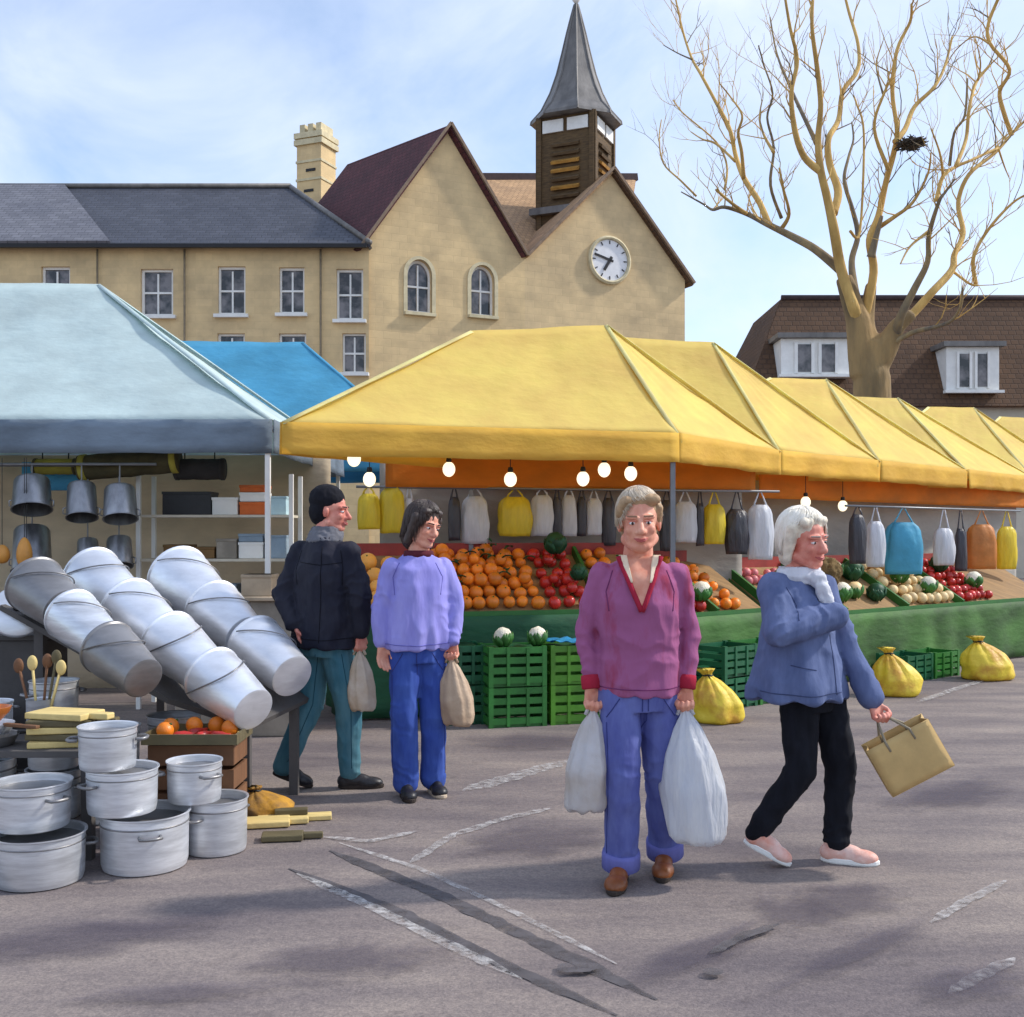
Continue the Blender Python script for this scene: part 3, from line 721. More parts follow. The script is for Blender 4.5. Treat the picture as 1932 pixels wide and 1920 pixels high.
limbs = [
 ([(1062, 1500), (1020, 1380), (972, 1230), (940, 1050), (908, 900), (880, 780), (868, 640), (880, 480), (862, 300), (840, 120), (848, -60)], 0.0, -1.2, 0.22, 0.045, 0),
 ([(885, 790), (805, 720), (762, 600), (745, 430), (772, 280), (740, 130), (712, -40)], -0.6, -2.0, 0.13, 0.035, 0),
 ([(862, 660), (800, 530), (740, 400), (680, 250), (648, 80)], -0.7, 0.8, 0.085, 0.022, 1),
 ([(968, 1235), (850, 1140), (740, 1080), (640, 1030), (540, 980), (440, 950), (385, 962), (340, 935), (240, 880)], 0.0, 1.6, 0.17, 0.02, 1),
 ([(640, 1030), (600, 930), (530, 820), (492, 720), (462, 590), (400, 470), (330, 340), (290, 270), (250, 150), (212, -20)], 0.9, 2.4, 0.12, 0.03, 0),
 ([(528, 820), (518, 700), (502, 610), (520, 530), (470, 450), (418, 385)], 1.2, 0.4, 0.075, 0.02, 0),
 ([(292, 275), (225, 245), (160, 208)], 2.0, 2.4, 0.035, 0.014, 1),
 ([(488, 740), (400, 660), (340, 640), (285, 605)], 1.3, 2.6, 0.055, 0.018, 0),
 ([(700, 1050), (735, 980), (710, 870), (690, 770)], 0.5, -0.4, 0.08, 0.03, 0),
 ([(700, 1000), (650, 850), (665, 680), (635, 540), (660, 430), (620, 300), (595, 210)], 0.4, -0.6, 0.06, 0.02, 1),
 ([(665, 700), (620, 620), (600, 540), (612, 460)], 0.1, 0.8, 0.06, 0.02, 0),
 ([(540, 980), (470, 930), (400, 870)], 0.9, 0.2, 0.07, 0.04, 0),
 ([(938, 980), (960, 880), (920, 750), (915, 640), (962, 550), (982, 420), (1050, 320), (1050, 200), (1010, 60), (985, -40)], -0.4, 1.4, 0.15, 0.04, 0),
 ([(1085, 1500), (1040, 1340), (1022, 1200), (1050, 1080), (1025, 960), (988, 830), (1008, 720), (1030, 640), (1022, 560)], 0.1, 1.8, 0.15, 0.025, 1),
 ([(1080, 1460), (1122, 1250), (1105, 1100), (1145, 990), (1180, 830), (1215, 700), (1230, 600), (1208, 420), (1230, 230), (1290, 100), (1296, 20)], 0.1, -1.6, 0.16, 0.035, 0),
 ([(1110, 1180), (1135, 1080), (1160, 990)], -0.3, -0.7, 0.15, 0.05, 1),
 ([(1222, 650), (1268, 590), (1310, 490), (1400, 400), (1450, 300), (1482, 170)], -1.0, 0.0, 0.1, 0.035, 0),
 ([(1120, 1060), (1210, 1000), (1300, 930), (1370, 800), (1385, 700)], -0.3, -1.5, 0.09, 0.02, 0),
 ([(1225, 1530), (1252, 1440), (1312, 1320), (1370, 1200), (1376, 1080), (1420, 930), (1452, 880), (1495, 820)], -0.2, -1.9, 0.17, 0.025, 1),
 ([(1376, 1060), (1290, 1130), (1245, 1210)], -1.0, -1.6, 0.06, 0.02, 0),
 ([(1200, 1580), (1300, 1525), (1400, 1500), (1480, 1470), (1522, 1400), (1530, 1320)], -0.2, -2.2, 0.1, 0.03, 1),
 ([(1230, 1500), (1300, 1440), (1390, 1340), (1480, 1240), (1492, 1170), (1532, 1070), (1510, 930), (1560, 800), (1680, 700), (1760, 610), (1830, 540)], -0.2, 1.6, 0.16, 0.04, 0),
 ([(1410, 920), (1440, 810), (1500, 765), (1570, 735), (1690, 680)], -1.5, -0.6, 0.075, 0.04, 0),
 ([(1440, 800), (1425, 700), (1385, 590)], -1.5, -2.4, 0.05, 0.02, 0),
 ([(1470, 760), (1492, 610), (1540, 530), (1552, 360)], -1.4, -2.2, 0.05, 0.03, 1),
 ([(1500, 760), (1545, 640), (1560, 500), (1592, 380), (1655, 300)], -1.2, -0.2, 0.065, 0.045, 0),
 ([(1600, 370), (1612, 290), (1590, 180)], -0.4, -0.9, 0.035, 0.015, 0),
 ([(1755, 620), (1720, 520), (1700, 420), (1745, 320), (1655, 200), (1648, 110), (1700, -20)], 1.4, 0.2, 0.085, 0.05, 0),
 ([(1480, 1240), (1560, 1300), (1600, 1310)], 0.6, 0.0, 0.05, 0.03, 0),
 ([(1590, 1300), (1580, 1180), (1650, 1050), (1760, 930), (1850, 880)], 0.2, -1.0, 0.075, 0.03, 0),
 ([(1690, 670), (1720, 760), (1745, 820)], 0.9, 1.2, 0.04, 0.015, 0),
 ([(1190, 780), (1125, 590), (1170, 430), (1225, 320)], -0.8, -1.6, 0.07, 0.03, 0),
 ([(1165, 430), (1135, 300), (1165, 190)], -1.4, -0.8, 0.035, 0.015, 1),
 ([(1015, 1060), (1060, 1060), (1078, 620), (1045, 480), (1030, 440)], 0.3, 1.0, 0.05, 0.03, 0),
 ([(1650, 200), (1580, 170), (1500, 230), (1450, 310)], 0.2, 1.5, 0.035, 0.012, 0),
 ([(440, 870), (450, 760), (400, 650), (250, 520), (205, 460)], 1.2, 2.2, 0.045, 0.02, 0),
 ([(310, 900), (240, 830), (160, 750), (140, 640), (150, 550)], 1.5, 2.6, 0.04, 0.02, 0),
]
rnd = random.Random(5)
tw = MB(); twg = MB()
def twig(p, d, L, r, depth, target):
    n = 4; pts = [p]; dd = d.normalized()
    for k in range(n):
        dd = (dd + Vector((rnd.uniform(-.35, .35), rnd.uniform(-.35, .35), rnd.uniform(-.12, .35)))).normalized()
        pts.append(pts[-1] + dd * L / n)
    target.tube(pts, list(np.linspace(r, r * 0.3, n + 1)), 4)
    if depth > 0:
        for q in (pts[1], pts[2], pts[3]):
            if rnd.random() < 0.75:
                s = (dd + Vector((rnd.uniform(-1, 1), rnd.uniform(-1, 1), rnd.uniform(-0.2, 0.9)))).normalized()
                twig(q, s, L * rnd.uniform(0.45, 0.7), r * 0.55, depth - 1, target)
for pts, d0, d1, r0, r1, g in limbs:
    n = len(pts)
    path = smooth_path([tp(x, y, d0 + (d1 - d0) * (i / (n - 1)) + 0.12 * math.sin(i * 2.1 + x)) for i, (x, y) in enumerate(pts)], 5)
    m_ = len(path)
    rad = [0.62 * (r0 + (r1 - r0) * (i / (m_ - 1)) ** 0.75) for i in range(m_)]
    rad = [a * (1 + 0.10 * mnoise.noise(p * 1.7)) for a, p in zip(rad, path)]
    b_ = MB(); b_.tube(path, rad, 9); b_.build('branch', bark_g if g else bark, tree, smooth=True)
    for i in range(int(m_ * 0.3), m_):
        if rnd.random() < 0.42:
            d = (path[min(i + 1, m_ - 1)] - path[i - 1]).normalized()
            s = (d * 0.7 + Vector((rnd.uniform(-1, 1), rnd.uniform(-1, 1), rnd.uniform(-.1, .8)))).normalized()
            twig(path[i], s, rnd.uniform(0.5, 1.3), min(0.016, rad[i] * 0.5), 1, tw if rnd.random() < 0.75 else twg)
tw.build('crown', bark, tree)['kind'] = 'stuff'; twg.build('twigs', bark_g, tree)['kind'] = 'stuff'
nest = MB()
nc = tp(1298, 660, -1.1)
for k in range(140):
    a = Vector((rnd.gauss(0, 1), rnd.gauss(0, 1), rnd.gauss(0, 0.6))).normalized() * rnd.uniform(0.15, 0.21); a.z *= 0.62
    t_ = Vector((rnd.gauss(0, 1), rnd.gauss(0, 1), rnd.gauss(0, 0.3))).normalized() * rnd.uniform(0.07, 0.17)
    nest.tube([nc + a - t_, nc + a, nc + a + t_], 0.011, 4)
nest.ell(nc, (0.16, 0.16, 0.11))
tag(nest.build('bird_nest', mat('nest_twigs', (74, 66, 56), 0.95, var=0.3, bump=0.5), org=nc - Vector((0, 0, 0.17))), 'dark round twig nest high among the golden branches', 'nest')
# ------------------------------------------------------------------ market canopies
steel = mat('grey_steel', (128, 128, 130), 0.45, var=0.12, bump=0.05, metal=0.6)
def cloth_mat(name, col, var=0.13, trans=0.3, rough=0.75):
    return mat(name, col, rough, var=var, scale=1.6, stretch=(1.0, 1.0, 2.2), bump=0.35, bscale=7, bdist=0.03, trans=trans, detail=7)
yellow = cloth_mat('yellow_canvas', (255, 228, 134), var=0.08, trans=0.45)
yellow_d = cloth_mat('yellow_valance', (252, 208, 92), var=0.1, trans=0.45)
sunlit_lining = cloth_mat('sunlit_orange_lining', (232, 146, 48), trans=0.45)  # orange imitates sun glowing through the yellow canvas
seam_y = cloth_mat('pale_yellow_strip', (253, 238, 172), trans=0.4)
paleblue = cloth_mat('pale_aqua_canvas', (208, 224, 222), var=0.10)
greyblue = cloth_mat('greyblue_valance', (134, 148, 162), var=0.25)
cyan = cloth_mat('cyan_canvas', (88, 172, 208))

def canopy(name, corners, eave, r0, r1, m, mv, label, cat='canopy', group=None, skirt=0.24, sag=0.10, posts=(0, 1, 2, 3), scallop=0.0, posty=steel, inset=0.05, eavez=None, mseam=None):
    FL, FR, BR, BL = [Vector((c[0], c[1], (eavez[i] if eavez else eave))) for i, c in enumerate(corners)]
    r0, r1 = Vector(r0), Vector(r1)
    base = Vector((FL.x, FL.y, 0)); t = thing(name, base, label, cat, group)
    cen = (FL + FR + BR + BL) / 4
    def face(a, b, c, d, nm, nu=30, nv=18):
        def fn(u, v):
            p = a.lerp(b, u).lerp(d.lerp(c, u), v)
            p = p + Vector((0, 0, -sag * math.sin(math.pi * v) * (0.45 + 0.55 * math.sin(math.pi * u))))
            e_ = min(1.0, 6 * min(v, 1 - v)); w_ = mnoise.noise(Vector((u * 9 + a.x, v * 2.2, a.y))); w2 = mnoise.noise(Vector((u * 4 - v * 3, v * 5, a.x)))
            return p + Vector((0, 0, e_ * (0.016 * w_ - 0.02 * abs(w2)) + 0.012 * mnoise.noise(p * 2.3)))
        mb = MB(); mb.sheet(fn, nu, nv, 0.006); return mb.build(nm, m, t, smooth=True)
    face(FL, FR, r1, r0, 'roof_panel', 44); face(FR, BR, r1, r1, 'roof_panel'); face(BR, BL, r0, r1, 'roof_panel', 44); face(BL, FL, r0, r0, 'roof_panel')
    for a, b in ((FL, r0), (FR, r1), (BR, r1), (BL, r0)):        # hip seams, a paler strip on the yellow canopies
        out = (a - b).cross(Z3).normalized(); upn = out.cross(b - a).normalized(); upn = upn if upn.z > 0 else -upn
        def fn(u, v):
            p = a.lerp(b, u) + out * (v - 0.5) * 0.06; return p + upn * (0.008 - 0.04 * abs(v - 0.5))
        mb = MB(); mb.sheet(fn, 10, 2, 0.004); mb.build('hip_seam', mseam or m, t, smooth=True)
    for a, b in ((FL, FR), (FR, BR), (BR, BL), (BL, FL)):
        out = (b - a).cross(Vector((0, 0, 1))).normalized()
        ph = random.random() * 6
        L = (b - a).length
        def fn(u, v):
            s = L * u
            rip = 0.014 * math.sin(s * 9 + ph) * v + 0.02 * v * mnoise.noise(Vector((s * 1.8, ph, 0)))
            low = scallop * (0.5 - 0.5 * math.cos(s * 14)) * v
            return a.lerp(b, u) + out * (0.012 + rip) + Vector((0, 0, 0.01 - v * (skirt + 0.012 * mnoise.noise(Vector((s * 3, ph, 2)))) + low))
        mb = MB(); mb.sheet(fn, 36, 4, 0.005); mb.build('valance', mv, t, smooth=True)
    for a, b in ((FL, FR), (FR, BR), (BR, BL), (BL, FL), (FL, r0), (FR, r1), (BR, r1), (BL, r0), (r0, r1)):
        d = (cen - (a + b) / 2); d.z = 0; d = d.normalized() * 0.05
        dz = Vector((0, 0, -0.05)) if abs(a.z - b.z) < 0.2 and a.z < r0.z - 0.2 else Vector((0, 0, -0.13))
        if a in (r0, r1) or b in (r0, r1):
            continue
        mb = MB(); mb.bar(a + d + dz, b + d + dz, 0.03); mb.build('rail', posty, t)
    for i in posts:
        c = (FL, FR, BR, BL)[i]; d = (cen - c); d.z = 0; d = d.normalized() * inset
        mb = MB(); mb.box(((c + d).x, (c + d).y, (c.z - 0.02) / 2), (0.04, 0.04, c.z - 0.02)); mb.build('post', posty, t)
    return t
ye = 2.30
rows = [((-1.68, 8.0), (1.35, 8.9), (2.62, 10.75), (-0.41, 9.85), (-0.34, 9.10, 3.17), (0.82, 9.46, 3.29), 'broad yellow hipped canopy over the orange fruit, nearest in its row', (1, 3)),
        ((-0.41, 9.85), (2.62, 10.75), (4.10, 12.25), (1.07, 11.35), (1.0, 10.9, 3.44), (2.06, 11.2, 3.44), 'yellow canopy second in the row, directly behind the nearest one', (3,)),
        ((1.07, 11.35), (4.10, 12.25), (5.80, 14.0), (2.77, 13.1), (3.0, 12.75, 3.30), (3.72, 13.0, 3.32), 'yellow canopy third in the row, left of the tree trunk', (3,)),
        ((2.77, 13.1), (5.80, 14.0), (7.60, 16.0), (4.57, 15.1), (4.5, 14.5, 3.30), (5.2, 14.8, 3.32), 'yellow canopy fourth in the row, below the tree trunk', (3,)),
        ((4.57, 15.1), (7.60, 16.0), (9.6, 18.2), (6.57, 17.3), (6.35, 16.75, 3.42), (7.15, 17.0, 3.44), 'yellow canopy fifth in the row, below the right dormer', (3,)),
        ((6.57, 17.3), (9.6, 18.2), (11.8, 20.6), (8.77, 19.7), (8.4, 18.9, 3.5), (9.2, 19.2, 3.5), 'yellow canopy sixth and farthest, at the right picture edge', (3,))]
for a, b, c, d, r0, r1, lab, po in rows:
    canopy('yellow_canopy', (a, b, c, d), ye, r0, r1, yellow, yellow_d, lab, group='yellow canopies in a row', posts=po, sag=0.07, mseam=seam_y)
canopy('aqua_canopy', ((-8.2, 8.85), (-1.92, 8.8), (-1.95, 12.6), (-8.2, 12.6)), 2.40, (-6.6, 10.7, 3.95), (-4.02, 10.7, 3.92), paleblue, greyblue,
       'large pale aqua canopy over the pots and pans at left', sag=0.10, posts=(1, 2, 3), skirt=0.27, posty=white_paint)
canopy('cyan_canopy', ((-5.6, 12.9), (-0.95, 12.9), (-1.0, 15.9), (-5.6, 15.9)), 2.45, (-4.3, 14.3, 4.0), (-2.72, 14.3, 3.98), cyan, cyan,
       'bright cyan canopy between the aqua one and the yellow one', sag=0.0, posts=(0, 3))

# added inner strips painted the orange of sunlit yellow canvas, and grey back cloths
def hang(name, a, b, z1, z0, m, label, cat, wave=0.03, parent=None):
    a, b = Vector((a[0], a[1], 0)), Vector((b[0], b[1], 0)); L = (b - a).length; n = (b - a).cross(Z3).normalized(); ph = random.random() * 9
    def fn(u, v):
        s = L * u
        return a.lerp(b, u) + n * (wave * (0.4 + 0.6 * v) * (math.sin(s * 7 + ph) + 0.7 * mnoise.noise(Vector((s * 2, ph, v)))) * 0.6) + Z3 * (z1 + (z0 - z1) * v)
    mb = MB(); mb.sheet(fn, max(20, int(L * 14)), 8, 0.005)
    o = mb.build(name, m, parent, smooth=True, org=None if parent else (a + b) / 2 + Z3 * z0)
    if label: tag(o, label, cat)
    return o
grey_cloth = cloth_mat('grey_cloth', (176, 170, 160), trans=0.15)
sand_cloth = cloth_mat('sand_cloth', (214, 194, 164), trans=0.15)
hang('back_cloth', (-1.2, 9.95), (2.3, 11.0), 2.2, 0.0, grey_cloth, 'pale grey back cloth behind the fruit under the nearest yellow canopy', 'cloth')
hang('back_cloth', (2.35, 11.95), (7.4, 16.1), 2.2, 0.0, grey_cloth, 'pale grey back cloth behind the vegetables at right', 'cloth')
hang('back_cloth', (-8.0, 10.6), (-1.75, 10.6), 2.25, 0.0, sand_cloth, 'sand coloured back cloth behind the hanging pans', 'cloth')
hang('added_sunlit_strip', (-1.1, 9.55), (2.35, 10.6), 2.22, 1.90, sunlit_lining, 'cloth strip in sunlit-canvas orange added inside the nearest yellow canopy', 'cloth', 0.02)
hang('added_sunlit_strip', (2.55, 11.35), (8.0, 16.4), 2.2, 1.86, sunlit_lining, 'cloth strip in sunlit-canvas orange added inside the receding yellow canopies', 'cloth', 0.02)

# ------------------------------------------------------------------ produce stalls
drape_g = cloth_mat('green_drape', (64, 100, 44), var=0.4, trans=0.0)
drape_d = cloth_mat('dark_green_drape', (30, 82, 52), var=0.3, trans=0.0)
red_ledge = mat('red_ledge', (150, 52, 44), 0.6, var=0.2, bump=0.1)
board = mat('bare_board', (150, 118, 78), 0.85, var=0.2, scale=3, stretch=(1, 6, 1), bump=0.3)
tray_g = mat('green_tray', (44, 104, 40), 0.5, var=0.15, bump=0.1)
class Bank: pass
def bank(a, b, depth, zf, zb, label, drm, drape_parts=1):
    k = Bank(); a, b = Vector((a[0], a[1], 0)), Vector((b[0], b[1], 0)); k.u = (b - a).normalized(); k.n = Vector((-k.u.y, k.u.x, 0)); k.L = (b - a).length
    k.a = a; k.depth = depth; k.zf = zf; k.zb = zb
    t = k.t = thing('produce_stall', a, label, 'stall')
    pt = lambda s, d, z: a + k.u * s + k.n * d + Z3 * z
    k.pt = lambda s, d, h=0.0: pt(s, d, zf + (zb - zf) * d / depth + h)
    mb = MB(); q = [k.pt(0, 0), k.pt(k.L, 0), k.pt(k.L, depth), k.pt(0, depth)]
    nn = (q[1] - q[0]).cross(q[3] - q[0]).normalized()
    mb.add([p for p in q] + [p - nn * 0.03 for p in q], [(0, 1, 2, 3), (7, 6, 5, 4), (0, 4, 5, 1), (1, 5, 6, 2), (2, 6, 7, 3), (3, 7, 4, 0)]); mb.build('board', board, t)
    for s in (0.06, k.L - 0.06):
        for d, z in ((0.08, zf), (depth - 0.08, zb)):
            mb = MB(); p = pt(s, d, 0); mb.box((p.x, p.y, z / 2 - 0.04 + 0.03 * 0), (0.05, 0.05, z - 0.06)); mb.build('leg', steel, t)
    ph = random.random() * 9
    def cloth(p, q_, z1fn, m, out):
        L = (q_ - p).length
        def fn(u, v):
            s = L * u; f = 0.022 * (math.sin(s * 11 + ph + 1.4 * math.sin(s * 2.3)) + 0.6 * mnoise.noise(Vector((s * 4, ph, v * 2)))) * (0.25 + 0.75 * v)
            z1 = z1fn(u); return p.lerp(q_, u) + out * (0.025 + f) + Z3 * (z1 + (0.02 - z1) * v)
        mm = MB(); mm.sheet(fn, max(16, int(L * 26)), 8, 0.005); mm.build('drape', m, t, smooth=True)
    cloth(pt(0, -0.02, 0), pt(k.L, -0.02, 0), lambda u: zf + 0.02, drm, -k.n)
    cloth(pt(0, depth, 0), pt(0, 0, 0), lambda u: zb + (zf - zb) * u, drm, -k.u)
    mb = MB(); mb.obox(k.pt(k.L / 2, depth + 0.03, 0.02), k.u * k.L / 2, k.n * 0.03, Z3 * 0.07); mb.build('ledge', red_ledge, t)
    mb = MB(); mb.obox(k.pt(k.L / 2, -0.012, 0.02), k.u * k.L / 2, k.n * 0.012, Z3 * 0.045); mb.build('front_lip', tray_g, t)
    return k
bk1 = bank((-1.35, 8.72), (1.28, 9.44), 0.80, 0.80, 1.30, 'fruit stall with green drape and sloping bank of oranges behind the lilac top', drape_d)
bk2 = bank((1.46, 9.56), (2.42, 10.36), 0.80, 0.74, 1.22, 'short green draped stall of red and orange fruit between the two women with bags', drape_g)
bk3 = bank((2.58, 10.46), (6.75, 13.72), 0.80, 0.66, 1.14, 'long green draped vegetable stall receding at the right edge', drape_g)
# sloping dividers between the trays
for k, ss in ((bk1, (0.02, 0.78, 2.2)), (bk2, (0.02, 0.5)), (bk3, (0.02, 1.0, 2.1, 3.2))):
    for s in ss:
        mb = MB(); p, q = k.pt(s, 0, 0.04), k.pt(s, k.depth, 0.04); mb.bar(p, q, 0.03, 0.09); mb.build('tray_divider', tray_g, k.t)

orange_m = mat('orange_peel', (240, 132, 34), 0.42, var=0.2, scale=9, bump=0.35, bscale=120, bdist=0.004, vary=0.25)
peach_m = mat('peach_skin', (238, 168, 72), 0.5, var=0.12, scale=9, bump=0.2, bscale=160, bdist=0.003, vary=0.12)
red_m = mat('red_skin', (190, 44, 36), 0.3, var=0.2, scale=9, bump=0.05, vary=0.2)
stalk_m = mat('stalk', (70, 96, 40), 0.8, var=0.2, bump=0.1)
white_m = mat('cauliflower_white', (234, 226, 204), 0.8, var=0.1, scale=20, bump=0.8, bscale=70, bdist=0.012)
leaf_m = mat('cabbage_leaf', (66, 122, 52), 0.55, var=0.3, scale=8, bump=0.4, bscale=25, trans=0.12, vary=0.2)
leaf_d = mat('dark_leaf', (32, 84, 50), 0.55, var=0.3, scale=8, bump=0.4, bscale=25, trans=0.12, vary=0.2)
pink_m = mat('pink_skin', (206, 116, 120), 0.45, var=0.2, scale=9, bump=0.1, vary=0.15)
cream_m = mat('cream_skin', (230, 200, 146), 0.55, var=0.15, scale=9, bump=0.2, vary=0.12)

def fruit_proto(name, m, r, sq=0.94):
    mb = MB(); mb.ell((0, 0, 0), (r, r, r * sq), n=14, m=9)
    me = mb.mesh(name, smooth=True); me.materials.append(m)
    st = MB(); st.tube([(0, 0, r * sq * 0.92), (0.003, 0, r * sq + 0.006)], [0.009, 0.005], 6); sm = st.mesh('stalk'); sm.materials.append(stalk_m)
    return me, sm
def scatter(k, s0, s1, d0, d1, step, r, name, m, label, cat, group, rnd, h=0.0, jit=0.25, prob=1.0, layers=1):
    me, sm = fruit_proto(name, m, r)
    for ly in range(layers):
        off = ly * step / 2
        for i in range(int((s1 - s0 - 2 * off) / step)):
            for j in range(int((d1 - d0 - 2 * off) / step)):
                if rnd.random() > prob * (1 if ly == 0 else 0.55): continue
                o = bpy.data.objects.new(name, me); COL.objects.link(o)
                o.location = k.pt(s0 + off + (i + 0.5 + jit * (rnd.random() - 0.5)) * step, d0 + off + (j + 0.5 + jit * (rnd.random() - 0.5)) * step, h + r * 1.02 + ly * r * 1.25)
                o.rotation_euler = (rnd.uniform(-.8, .8), rnd.uniform(-.8, .8), rnd.uniform(0, 6)); s = rnd.uniform(0.82, 1.08); o.scale = (s, s * rnd.uniform(0.95, 1.03), s)
                tag(o, label, cat, group)
                q = bpy.data.objects.new('stalk', sm); COL.objects.link(q); q.parent = o
rf = random.Random(3)
scatter(bk1, 0.83, 1.72, 0.03, 0.78, 0.125, 0.060, 'orange', orange_m, 'bright orange fruit heaped on the sloping bank right of the lilac top', 'orange', 'oranges heaped on the bank', rf, layers=2)
scatter(bk1, 1.74, 2.16, 0.03, 0.78, 0.125, 0.058, 'red_apple', red_m, 'red apple on the bank between the heaped oranges and the purple sweater', 'apple', 'red apples beside the oranges', rf, layers=2)
scatter(bk1, 0.06, 0.74, 0.03, 0.78, 0.16, 0.077, 'peach', peach_m, 'large pale orange fruit on the bank between the dark jacket and the lilac top', 'fruit', 'pale fruit at the left of the bank', rf)
scatter(bk1, 2.24, 2.6, 0.03, 0.78, 0.125, 0.058, 'orange', orange_m, 'orange fruit on the bank hidden close behind the purple sweater', 'orange', 'oranges behind the sweater', rf)
scatter(bk2, 0.06, 0.47, 0.03, 0.78, 0.125, 0.058, 'red_apple', red_m, 'red apple on the short stall just right of the purple sweater', 'apple', 'apples on the short stall', rf, prob=0.9)
scatter(bk2, 0.54, 0.94, 0.03, 0.78, 0.125, 0.058, 'orange', orange_m, 'orange fruit on the short stall left of the blue coat', 'orange', 'oranges on the short stall', rf, prob=0.9)
scatter(bk3, 0.06, 0.96, 0.03, 0.78, 0.11, 0.052, 'pink_apple', pink_m, 'rosy pink apple on the long stall just right of the blue coat', 'apple', 'pink apples on the long stall', rf, prob=0.9)
scatter(bk3, 2.16, 3.15, 0.03, 0.78, 0.14, 0.066, 'onion', cream_m, 'cream onion in the third tray of the long stall', 'onion', 'onions on the long stall', rf, prob=0.9)
scatter(bk3, 3.26, 4.1, 0.03, 0.78, 0.12, 0.057, 'red_apple', red_m, 'red apple in the farthest tray of the long stall', 'apple', 'red apples on the long stall', rf, prob=0.9)

def cauliflower(p, r, label, group, leafm=leaf_m, headm=white_m, name='cauliflower', cat='cauliflower'):
    t = thing(name, p, label, cat, group); rnd = random.Random(int(p.x * 1000 + p.y * 77))
    mb = MB()
    def bumpy(v): return v * (1 + 0.13 * abs(mnoise.noise(v * (3.2 / r) + Vector((p.x * 9, 0, 0)))))
    mb.ell(p + Z3 * r * 0.95, (r * 0.82, r * 0.82, r * 0.8), n=22, m=14, fn=bumpy); mb.build('head', headm, t, smooth=True)
    for k in range(7):
        a = 2 * math.pi * k / 7 + rnd.random() * 0.5; d = Vector((math.cos(a), math.sin(a), 0)); s = Vector((-d.y, d.x, 0)); hh = rnd.uniform(0.9, 1.35)
        def fn(u, v):
            w = math.sin(math.pi * (0.12 + 0.8 * v)) * r * 0.55
            return p + d * (r * (0.35 + 0.62 * math.sin(v * 1.9))) + s * ((u - 0.5) * 2 * w) + Z3 * (r * (0.05 + hh * v) + 0.012 * math.sin(u * 9 + k)) - d * ((u - 0.5) ** 2) * r * 0.5
        mb = MB(); mb.sheet(fn, 6, 6, 0.004); mb.build('leaf', leafm, t, smooth=True)
    return t
ci = 0
for s, d, r, lm, hm, nm in ((1.22, 0.2, 0.115, leaf_m, white_m, 0), (1.32, 0.55, 0.115, leaf_m, white_m, 0), (1.5, 0.24, 0.10, leaf_m, cream_m, 1), (1.55, 0.55, 0.12, leaf_m, white_m, 0),
                           (1.8, 0.18, 0.11, leaf_d, leaf_d, 2), (1.86, 0.52, 0.13, leaf_d, leaf_d, 2), (2.5, 0.35, 0.11, leaf_m, white_m, 0), (2.9, 0.5, 0.11, leaf_m, white_m, 0),
                           (2.75, 0.15, 0.11, leaf_m, white_m, 0), (3.55, 0.5, 0.12, leaf_d, leaf_d, 2), (3.8, 0.2, 0.11, leaf_m, white_m, 0), (0.62, 0.18, 0.11, leaf_m, white_m, 0)):
    lift = 0.07 if (s > 2.2 or s < 1) else 0.005
    ci += 1
    cauliflower(bk3.pt(s, d, lift), r, {1: 'front white cauliflower nearest the pink apples', 2: 'rear white cauliflower nearest the pink apples', 4: 'white cauliflower just left of the rear dark cabbage', 7: 'white cauliflower in the middle of the cream onions', 8: 'white cauliflower at the back of the cream onions', 9: 'white cauliflower at the front of the cream onions', 11: 'white cauliflower lying on the far red apples', 12: 'white cauliflower lying on the pink apples', 5: 'front dark green cabbage between two trays of white heads', 6: 'rear dark green cabbage between two trays of white heads', 10: 'dark green cabbage lying on the far red apples'}.get(ci) or ('leafy white cauliflower on the long vegetable stall at right', 'cream cauliflower in the second tray of the long stall', 'dark green cabbage among the white heads on the long stall')[nm],
                ('cauliflowers on the long stall', None, 'cabbages on the long stall')[nm], lm, hm, 'cabbage' if nm == 2 else 'cauliflower', 'cabbage' if nm == 2 else 'cauliflower')
cauliflower(bk2.pt(0.35, 0.05, 0.12), 0.10, 'single white cauliflower at the front of the short stall', None)
cauliflower(bk1.pt(1.95, 0.55, 0.17), 0.11, 'dark green cabbage lying on the red apples beside the oranges', None, leaf_d, leaf_d, 'cabbage', 'cabbage')
cauliflower(bk1.pt(2.05, 0.2, 0.17), 0.08, 'small dark green cabbage at the front of the red apples beside the oranges', None, leaf_d, leaf_d, 'cabbage', 'cabbage')
